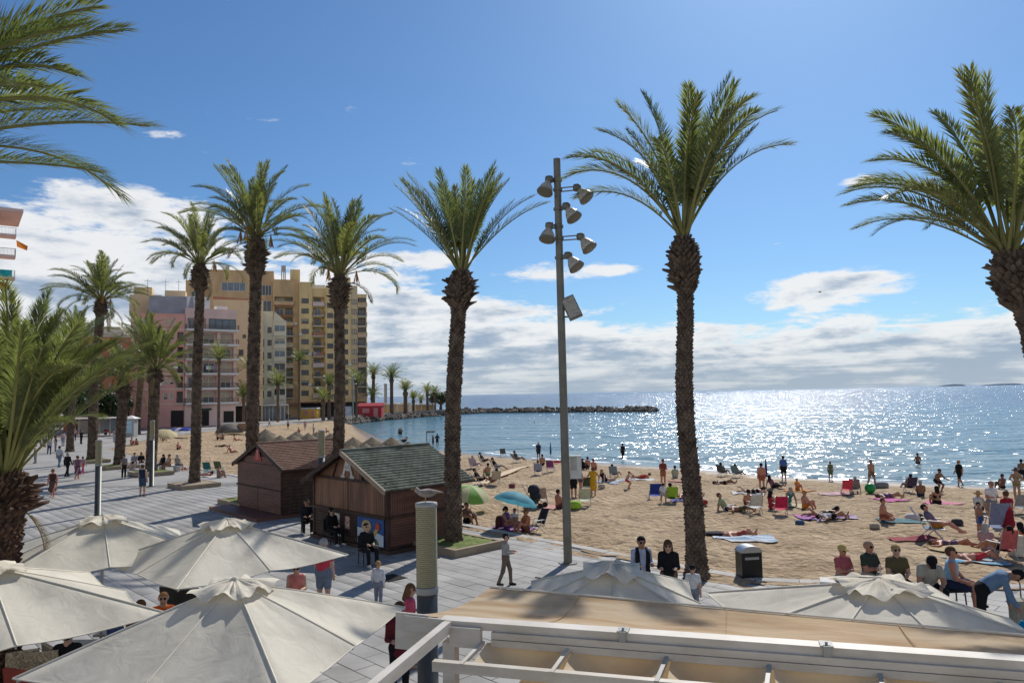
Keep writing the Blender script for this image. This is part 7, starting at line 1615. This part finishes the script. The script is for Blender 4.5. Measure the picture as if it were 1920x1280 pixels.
q = atsand(883, 956); beach_umbrella('lime green and cream beach umbrella behind the planted palm', 0, 0, 1.0, (.22, .47, .10), 1.25, (12, 10), (.60, .60, .36), loc=q, dome=.5); bp('woman in brown top sitting behind the planted palm trunk', 876, 982, 40, 'knees', TS, 'tan', (.16, .09, .05), BLK, hairc=BROWN)
beach_umbrella('closed blue beach umbrella by the striped chairs', 1033, 872, .2, (.03, .11, .28), 2.0, closed=True)
seated('slate blue beach chair near the waterline', 'person in grey sitting in the slate blue chair', 1152, 893, 160, (.20, .25, .30), TS, 'tan', (.2, .2, .22), GREY)
bp('sunbather in red lying among white towels', 1202, 897, 85, 'prone', ('tank', 'swim'), 'red', (.45, .06, .05), (.45, .06, .05), hairc=DKH); towel('white towel under the sunbather in red', 1202, 899, 85, WHT); towel('pale blue towel next to the white one', 1180, 899, 80, (.42, .46, .5))
bp('man in dark red shirt standing with hands together on the sand', 1244, 912, 5, 'stand_arms', ('tee', 'trunks'), 'red', (.20, .05, .04), (.3, .12, .06), hairc=BROWN, H=1.74)
bp('person in pale green sitting behind the thick palm trunk', 1266, 896, 160, 'knees', TS, 'fair', (.35, .40, .28), (.3, .3, .3), hairc=DKH); towel('red striped towel beside the thick palm trunk', 1278, 903, 80, (.4, .08, .08), (.5, .3, .3))
beach_chair('royal blue beach chair with its back to the promenade', 1228, 938, 178, (.03, .06, .32), 1.1); seated('lime green and black beach chair beside the royal blue one', 'person in black sitting in the lime green chair', 1259, 943, 176, (.28, .50, .05), TS, 'tan', BLK, BLK); bp('child in white standing between the blue and green chairs', 1243, 943, 150, 'crouch', TS, 'fair', WHT, (.4, .38, .34), H=1.2)
# right of the thick palm
seated('dark slatted beach chair by the wet sand', 'man in black sitting in the dark slatted chair facing the sea', 1356, 893, 130, (.08, .09, .10), TS, 'tan', (.05, .05, .06), BLK); seated('blue-grey beach chair beside the dark slatted one', 'woman in teal sitting beside the man in black', 1383, 895, 135, (.15, .22, .26), TK, 'tan', (.06, .16, .18), BLK, hair='tied')
bp('tanned sunbather lying flat below the two chairs', 1358, 908, 85, 'lie', SW, 'brown', BLK, BLK)
bp('man with red bare back standing by the closed navy umbrella', 1429, 918, 175, 'stand', TR, 'red', BLK, (.3, .1, .06), H=1.7); beach_umbrella('closed navy beach umbrella stuck in the sand', 1438, 920, .2, (.04, .04, .16), 1.95, closed=True); bp('dark-haired person in purple sitting behind the navy umbrella', 1450, 914, 110, 'prop', TK, 'brown', (.15, .06, .18), BLK, hair='long')
bp('child in orange shirt sitting on an orange towel', 1495, 918, 20, 'knees', TS, 'red', (.62, .25, .03), (.6, .2, .05), hairc=BLOND, H=1.25); towel('orange towel under the child in orange', 1499, 920, 80, (.62, .26, .08)); bp('black-haired woman lying on a white towel', 1412, 925, 80, 'prone', BK, 'fair', BLK, BLK, hair='long'); towel('white towel under the black-haired woman', 1403, 926, 80, (.58, .58, .56))
beach_chair('white beach chair with square back', 1415, 961, 178, (.58, .58, .55)); beach_chair('crimson beach chair with towel over its back', 1463, 965, 172, (.50, .03, .09)); bp('woman in dark red sitting beside the crimson chair', 1447, 955, 120, 'knees', ('tank', 'swim'), 'red', (.30, .03, .05), (.30, .03, .05), hair='long', hairc=DKH); bp('tanned man lying beyond the white chair', 1388, 957, 85, 'lie', TR, 'tan', BLK, (.1, .1, .05)); bp('person in green and white sitting on the sand by the white chair', 1361, 958, 60, 'prop', TS, 'tan', (.30, .36, .20), WHT, hairc=BROWN); bp('man with bare shoulders sitting behind the white chair', 1404, 951, 170, 'knees', TR, 'red', BLK, BLK)
bp('boy in green shorts standing at the foam edge', 1558, 901, 170, 'stand', ('tank', 'shorts'), 'red', (.10, .16, .09), (.10, .16, .09), H=1.35, hairc=BROWN)
bp('slim man standing with one leg forward near the green ball', 1635, 913, 20, 'walk', ('none', 'trunks'), 'tan', BLK, (.16, .11, .06), hairc=GREYH, H=1.78)
beach_chair('bright pink-red beach chair', 1587, 928, 170, (.60, .06, .10)); seated('grey beach chair beside the pink-red one', 'person in grey sitting by the pink-red chair', 1604, 924, 150, (.2, .22, .22), TS, 'fair', (.3, .32, .3), (.25, .25, .28), hairc=GREYH)
def ball(label, px, py, r, col):
    q = atsand(px, py); m = MB(); m.lathe([(r * math.sin(math.pi * k / 10) + .0005, -r * math.cos(math.pi * k / 10)) for k in range(11)], 16); tag(m.build('beach_ball', mat('ball_' + label.split()[0], col, rough=.35, var=.25, scale=4), loc=(q.x, q.y, q.z + r)), label, 'ball')
ball('green beach ball on the sand beside the grey chair', 1632, 925, .30, (.02, .30, .08)); soft_bag('beach_bag', 'grey beach bag behind the green ball', 'bag', atsand(1653, 914), (.2, .2, .2), (.45, .3, .35)); towel('pale pink towel by the pink-red chair', 1567, 925, 85, (.58, .38, .40))
seated('dark purple beach chair with white bar', 'heavy man in dark purple sitting in the dark purple chair', 1705, 922, 178, (.07, .05, .10), ('tank', 'shorts'), 'brown', (.06, .03, .07), BLK, fat=1.2)
bp('dark man leaning with hands apart near the foam', 1757, 922, 5, 'crouch', TR, 'brown', BLK, BLK, fat=1.1); bp('woman with long black hair sitting on a bright pink towel', 1757, 942, 170, 'knees', BK, 'tan', BLK, BLK, hair='long', hairc=DKH); towel('bright pink towel under the long-haired woman', 1770, 943, 78, (.60, .13, .24), (.6, .3, .36))
towel('purple and pink striped towel with two sunbathers', 1535, 970, 80, (.16, .10, .36), (.58, .20, .32), w=1.1, l=2.0); towel('second striped towel with two sunbathers', 1568, 971, 82, (.50, .42, .5), (.22, .12, .3), w=1.0); bp('sunbather in white top lying on the striped towels', 1560, 972, 84, 'lie', ('tee', 'swim'), 'tan', (.5, .48, .5), BLK, hairc=DKH); bp('sunbather in black lying on the striped towels', 1545, 968, 84, 'prone', BK, 'tan', BLK, BLK, hair='long')
bp('young man with bare chest kneeling upright on the sand', 1656, 979, 70, 'kneel', TR, 'red', BLK, (.25, .08, .05), hairc=BROWN); towel('green and blue towel beside the kneeling man', 1688, 976, 76, (.10, .24, .22), (.06, .12, .2)); soft_bag('beach_bag', 'white beach bag on the green and blue towel', 'bag', atsand(1711, 976), (.58, .52, .50), (.32, .26, .3)); soft_bag('beach_bag', 'black rucksack beside the white beach bag', 'bag', atsand(1722, 974), (.02, .02, .025), (.22, .2, .26))
beach_chair('light blue sling chair of the reclining couple', 1752, 1008, 66, (.22, .32, .40), 1.25, recl=32); q = atsand(1754, 1008); bp('man in open patterned shirt reclining with legs out in the light blue chair', 0, 0, 66, 'lounge', ('tee', 'trunks'), 'red', (.16, .12, .18), (.5, .2, .04), hairc=DKH, loc=q, dz=.13, H=1.82); towel('dark red towel behind the light blue chair', 1716, 1012, 84, (.26, .05, .06), w=.7); bp('sunburnt woman lying on a towel before the light blue chair', 1788, 1026, 80, 'lie', BK, 'red', (.12, .08, .14), (.12, .08, .14), hairc=BROWN); towel('straw-coloured towel under the sunburnt woman', 1790, 1029, 80, (.42, .32, .18))
bp('man in white shirt standing behind the blue chair', 1862, 984, 8, 'stand_arms', TS, 'red', WHT, (.2, .2, .22), hairc=(.3, .2, .16), H=1.80, fat=1.15); beach_chair('blue and grey beach chair with tall back seen from behind', 1864, 1003, 180, (.17, .20, .32), 1.35, recl=12)
bp('woman in red and black dress standing beside the blue chair', 1892, 1008, 195, 'stand_arms', ('dress', 'dress'), 'tan', (.30, .02, .03), (.20, .015, .03), hair='bun', hairc=BROWN, H=1.72); bp('woman in sun hat and bikini standing near the water', 1908, 938, -30, 'stand_hips', BK, 'tan', (.2, .17, .08), (.2, .17, .08), hair='hat', hairc=(.10, .06, .05), H=1.68); bp('dark-haired person crouching near the woman in the sun hat', 1880, 916, -60, 'knees', SW, 'brown', BLK, BLK); beach_chair('grey slatted beach chair behind the woman in red and black', 1909, 962, 175, (.24, .25, .28)); bp('bather walking out at the edge of the frame by the waves', 1917, 905, 160, 'stand', TR, 'brown', BLK, BLK)
seated('red folding chair beside the cool box', 'dark-haired woman in black stretching an arm in the red folding chair', 1880, 1046, 186, (.40, .10, .11), ('tank', 'swim'), 'tan', BLK, BLK, hair='tied', recl=15); m = MB(); q = atsand(1906, 1042); m.box((0, 0, .3), (.36, .3, .6), R(10), taper=.94); m.box((0, 0, .63), (.38, .32, .06), R(10)); tag(m.build('cool_box', cmat((.48, .47, .42)), loc=q), 'pale upright cool box standing beside the red folding chair', 'cool box'); bp('person in red and yellow wrap at the edge behind the cool box', 1914, 1030, 170, 'knees', ('dress', 'dress'), 'tan', (.48, .12, .05), (.4, .06, .05), hair='long', hairc=DKH)
bp('sunburnt man lying with knees up on a white and blue towel', 1384, 1008, 100, 'lie', TR, 'red', BLK, (.3, .06, .05), hairc=DKH); towel('white and blue towel under the man with knees up', 1396, 1010, 82, (.56, .58, .60), (.25, .36, .5), w=1.2, l=2.2); soft_bag('beach_bag', 'black clothes heaped at the end of the white and blue towel', 'bag', atsand(1343, 1003), (.02, .02, .025), (.5, .3, .14))
# far beach between the palms
for i, r in enumerate([
 ('sunbather in brown sitting by the promenade corner', 247, 835, 60, 'knees', TR, 'red', BLK, (.3, .1, .05)), ('sunbather beside the one in brown at the promenade corner', 256, 834, 200, 'prop', BK, 'tan', (.3, .12, .08), BLK),
 ('sunbather sitting alone between lamp column and slim palm', 334, 842, 40, 'knees', TR, 'red', BLK, BLK), ('sunbather lying on sand just behind the stone seat', 343, 882, 80, 'lie', BK, 'red', (.5, .2, .15), (.5, .2, .15)),
 ('first of the pair sitting upright under the pink block', 408, 824, 100, 'knees', TR, 'brown', BLK, BLK), ('second of the pair sitting upright under the pink block', 418, 824, 240, 'knees', BK, 'tan', BLK, BLK), ('sunbather propped on elbows behind the very tall palm', 443, 826, 90, 'prop', SW, 'red', BLK, (.2, .1, .05)),
 ('dark sunbather lying flat in the middle of the far sand', 416, 838, 85, 'lie', TR, 'brown', BLK, BLK), ('sunburnt bather sitting nearest the brown kiosk gable', 434, 848, 60, 'prop', SW, 'red', BLK, (.4, .12, .06)),
 ('person in orange lying by the teal beach chair', 381, 892, 70, 'prone', SW, 'red', BLK, (.4, .1, .05)), ('sunbather in patterned wrap sitting beside the kiosk shelves', 410, 896, 120, 'knees', ('dress', 'dress'), 'tan', (.26, .18, .16), (.26, .18, .16)),
 ('bather resting under the pale yellow umbrella', 306, 827, 60, 'prop', TR, 'tan', BLK, BLK), ('bather sitting on the sand near the tower end of the beach', 560, 812, 40, 'knees', TR, 'red', BLK, NAVY), ('bather standing on the sand below the yellow kiosk', 540, 806, 170, 'stand', TS, 'tan', (.4, .4, .42), NAVY), ('bather in pink standing on the far sand', 572, 806, 20, 'stand', TS, 'fair', (.5, .3, .3), (.3, .3, .3)),
 ('bather in white among the thatched umbrellas', 588, 815, 70, 'stand', TK, 'tan', WHT, GREY), ('sunbather on the far sand by the rock wall', 612, 810, 70, 'knees', SW, 'red', BLK, BLK), ('walker on the seafront below the cream block', 505, 800, 90, 'walk', TS, 'fair', (.45, .4, .4), (.2, .2, .25))]):
    bp(*r, hairc=(DKH, BROWN, GREYH)[i % 3])
beach_chair('teal beach chair beside the kiosk shelves', 392, 888, 175, (.03, .14, .14)); beach_chair('olive beach chair beside the teal one', 413, 886, 170, (.10, .13, .08)); towel('terracotta towel behind the stone seat', 340, 884, 80, (.5, .2, .12)); towel('pale towel by the teal beach chair', 395, 895, 75, (.56, .5, .44))
q = atsand(311, 829); beach_umbrella('pale yellow beach umbrella on the far sand', 0, 0, 1.5, (.60, .52, .30), 1.5, (18, 16), loc=q); q = atsand(336, 820); beach_umbrella('white beach umbrella near the parked car', 0, 0, 1.6, (.52, .54, .62), 1.5, (0, 0), (.10, .14, .45), loc=q); q = atsand(349, 821); beach_umbrella('royal blue beach umbrella beside the white one', 0, 0, 1.2, (.03, .06, .40), 1.5, (0, 0), loc=q)
q = atz(430, 811); hu = thing('rock_shelter', 'dark low shelter with brown top at the back of the sand', 'shelter', q); m = MB(); m.lathe([(2.2, 0), (1.8, .7), (1.0, 1.3), (.2, 1.5)], 9); m.build('mound', ROCK, hu); m = MB(); m.box((2.6, .8, .8), (2.6, 1.4, 1.3)); m.build('box', mat('shelter_tan', (.30, .19, .12), rough=.9), hu)
# more of the crowd
for i, r in enumerate([
 ('bather in green shorts sitting between lilac and mint chairs', 915, 892, 200, 'knees', TR, 'tan', BLK, (.08, .25, .1)), ('woman in white swimsuit sunbathing behind the planted palm', 884, 897, 90, 'lie', ('tank', 'swim'), 'pink', WHT, WHT), ('bather in navy standing at the water edge past the mast', 1010, 861, 180, 'stand', TS, 'tan', NAVY, NAVY),
 ('woman in black swimsuit sitting between mast and slate blue chair', 1134, 902, 150, 'prop', ('tank', 'swim'), 'fair', BLK, BLK), ('child in red trunks crouching in open sand near the mast', 1175, 915, 60, 'crouch', TR, 'fair', BLK, (.5, .06, .05)), ('man in grey shorts lying beside the lime green chair', 1290, 935, 90, 'lie', TR, 'red', BLK, GREY),
 ('woman in teal swimsuit sitting behind the crimson chair', 1478, 945, 200, 'prop', ('tank', 'swim'), 'tan', (.03, .2, .22), (.03, .2, .22)), ('bather in orange trunks sitting near the striped towels', 1510, 950, 30, 'knees', TR, 'red', BLK, (.55, .2, .04)), ('man in blue shirt standing among chairs near the foam', 1470, 901, 180, 'stand', TS, 'tan', BLUE, BLK),
 ('woman in purple bikini lying near the green ball', 1668, 935, 84, 'lie', BK, 'tan', PUR, PUR), ('tanned man sitting between the purple chair and pink towel', 1727, 931, 160, 'knees', TR, 'brown', BLK, NAVY), ('woman in white hat sitting before the man in white shirt', 1836, 958, 120, 'knees', ('tank', 'swim'), 'tan', (.5, .5, .5), BLK), ('child in blue trunks standing beside the man in white shirt', 1838, 1003, 30, 'stand', TR, 'tan', BLK, BLUE),
 ('man in red trunks lying close to the bench end', 1830, 1052, 84, 'lie', TR, 'red', BLK, (.45, .04, .05)), ('woman in floral dress sitting behind the red folding chair', 1850, 1032, 150, 'knees', ('dress', 'dress'), 'fair', (.4, .25, .3), (.4, .25, .3)), ('bather in black walking along the foam past the crouching man', 1800, 912, -80, 'walk', TS, 'tan', BLK, BLK)]):
    bp(*r, hair=('short', 'long', 'short', 'tied', 'short', 'short', 'long', 'short', 'short', 'long', 'short', 'hat', 'short', 'short', 'long', 'short')[i], hairc=(DKH, BROWN, GREYH, BLOND)[i % 4], H=1.25 if r[0].startswith('child') else 1.72)
for px, py, c, c2, lab in ((884, 898, (.5, .3, .1), None, 'ochre towel under the woman in white swimsuit'), (1134, 904, (.2, .3, .5), (.5, .5, .5), 'blue and white towel under the woman in black swimsuit'), (1291, 937, (.1, .1, .3), None, 'indigo towel beside the lime green chair'), (1478, 947, (.5, .45, .3), None, 'sand-coloured towel behind the crimson chair'), (1668, 937, (.5, .12, .3), None, 'magenta towel near the green ball'), (1831, 1054, (.1, .3, .45), (.5, .5, .45), 'sky blue striped towel close to the bench end')): towel(lab, px, py, 82, c, c2)
for px, py, c, sc_, lab in ((1320, 948, (.3, .05, .05), (.2, .15, .22), 'small dark red bag by the thick palm trunk'), (1500, 985, (.05, .1, .2), (.2, .16, .2), 'small navy bag below the striped towels'), (1128, 915, (.4, .38, .3), (.22, .18, .25), 'straw bag in open sand near the mast'), (960, 915, (.2, .06, .08), (.2, .16, .22), 'maroon bag on open sand before the pushchair'), (1640, 990, (.35, .3, .25), (.2, .16, .2), 'beige bag beside the kneeling man'), (1795, 985, (.05, .05, .06), (.24, .18, .24), 'black bag beyond the light blue sling chair')): soft_bag('beach_bag', lab, 'bag', atsand(px, py), c, sc_)
# swimmers
def swim(label, px, py, depth, face=180, pose='stand', skin='brown', top=BLK, bot=BLK, outfit=TR, **k):
    q = atz(px, py, ZSEA); person(label, (q.x, q.y, ZSEA - depth), face, pose, outfit, skin, top, bot, group='bathers in the sea', **k)
swim('bather in black wading at the water edge', 1168, 858, .25, 150, 'walk', 'tan', (.02, .02, .025), BLK, TS); swim('man standing waist deep in glittering water', 1721, 868, .85, 0, 'stand_hips', 'brown'); swim('first of two bathers standing thigh deep in the bay', 812, 833, .35, 120, 'stand', 'tan', BLK, BLK, TS, H=1.6); swim('second of two bathers standing thigh deep in the bay', 820, 832, .35, 200, 'stand_hips', 'brown', NAVY, NAVY, TS, H=1.75); swim('bather standing alone far out in the shallow bay', 752, 815, .5, 30, 'stand_hips', 'brown'); swim('second bather close to the lone one in the bay', 749, 814, .6, 200, 'stand', 'brown')
for i, (px, py) in enumerate([(1052, 789), (1128, 788), (1412, 820), (1075, 783), (1002, 792)]): swim('head of swimmer number'.replace(' number', '') + [' out by the breakwater, behind the mast', ' in calm water short of the breakwater tip', ' in the glitter beyond the thick palm', ' closest to the breakwater rocks', ' between planted palm and mast'][i], px, py, 1.45, 40 * i)
# thatched umbrellas
THATCH = mat('thatch', (0.185, 0.150, 0.105), rough=1, var=.45, scale=9, stretch=(1, 1, .3), bump=.05, bscale=14)
def thatched(label, px, py, v):
    q = None; z = 1.5
    for _ in range(4): p_ = atz(px, py, z); z = sand_z(p_.x, p_.y) + 2.45
    rt = thing('thatched_umbrella', label, 'umbrella', (p_.x, p_.y, z - 2.45), v, 'thatched umbrellas on the beach')
    m = MB(); m.tube([(0, 0, -.2), (0, 0, 2.3)], .07, 7); m.build('post', WOODD, rt)
    V = []; F = []; n = 26; rng = random.Random(int(px)); rows = [(0.04, 2.45), (.28, 2.30), (.62, 2.08), (.95, 1.86), (1.2, 1.68)]
    for i, (r_, z_) in enumerate(rows):
        for k in range(n): a = 2 * math.pi * k / n; j = rng.uniform(.94, 1.06) if i > 1 else 1; V.append((r_ * j * math.cos(a), r_ * j * math.sin(a), z_ + (rng.uniform(-.10, .02) if i == 4 else rng.uniform(-.02, .02))))
    for i in range(4):
        for k in range(n): F.append((i * n + k, i * n + (k + 1) % n, (i + 1) * n + (k + 1) % n, (i + 1) * n + k))
    obj('thatch', np_mesh('thatch', V, F, THATCH), rt)
TL = {(501, 812): 'thatched umbrella at the kiosk end of the front row', (525, 815): 'thatched umbrella second in the front row from the brown kiosk gable', (548, 814): 'thatched umbrella rising over the middle of the brown roof', (556, 809): 'thatched umbrella in the back row over the brown roof', (578, 814): 'thatched umbrella just beside the rear lamp column', (594, 809): 'back row thatched umbrella behind the rear lamp column', (620, 813): 'thatched umbrella hidden half behind the palm between the kiosks', (662, 819): 'thatched umbrella at the tower end over the green roof', (655, 833): 'lower thatched umbrella touching the palm between the kiosks', (683, 830): 'lower thatched umbrella over the green roof ridge', (697, 819): 'middle thatched umbrella of the row over the green roof', (716, 831): 'lowest thatched umbrella over the green roof ridge', (734, 820): 'thatched umbrella at the water end of the row over the green roof', (765, 829): 'thatched umbrella just showing over the far end of the green roof', (498, 803): 'small far thatched umbrella beside the very tall palm'}
for i, ((px, py), lab) in enumerate(TL.items()): thatched(lab, px, py, i * .7)
# lifeguard-like post by the water
q = atz(800, 838, -1.1); rt = thing('marker_post', 'thin marker post with crossbar at the edge of the bay', 'post', q); m = MB(); m.tube([(0, 0, -.3), (0, 0, 2.0)], .05, 6); m.build('pole', RAILM, rt); m = MB(); m.box((.5, 0, 1.9), (1.1, .05, .2)); m.build('crossbar', RAILM, rt)
# a distant gull in flight
q = aty(1537, 548, 120); rt = thing('flying_gull', 'dark gull in flight in front of the white cloud', 'bird', q); m = MB(); m.tube([(-.25, 0, 0), (0, 0, .02), (.3, 0, 0)], [.02, .08, .03], 7); m.build('body', GULLG, rt)
for s_ in (-1, 1): m = MB(); m.add([(.12, s_ * .05, .03), (-.12, s_ * .05, .03), (-.1, s_ * .4, .2), (.1, s_ * .38, .2), (-.2, s_ * .75, .08)], [(0, 1, 2, 3), (3, 2, 4)]); m.build('wing', GULLG, rt)
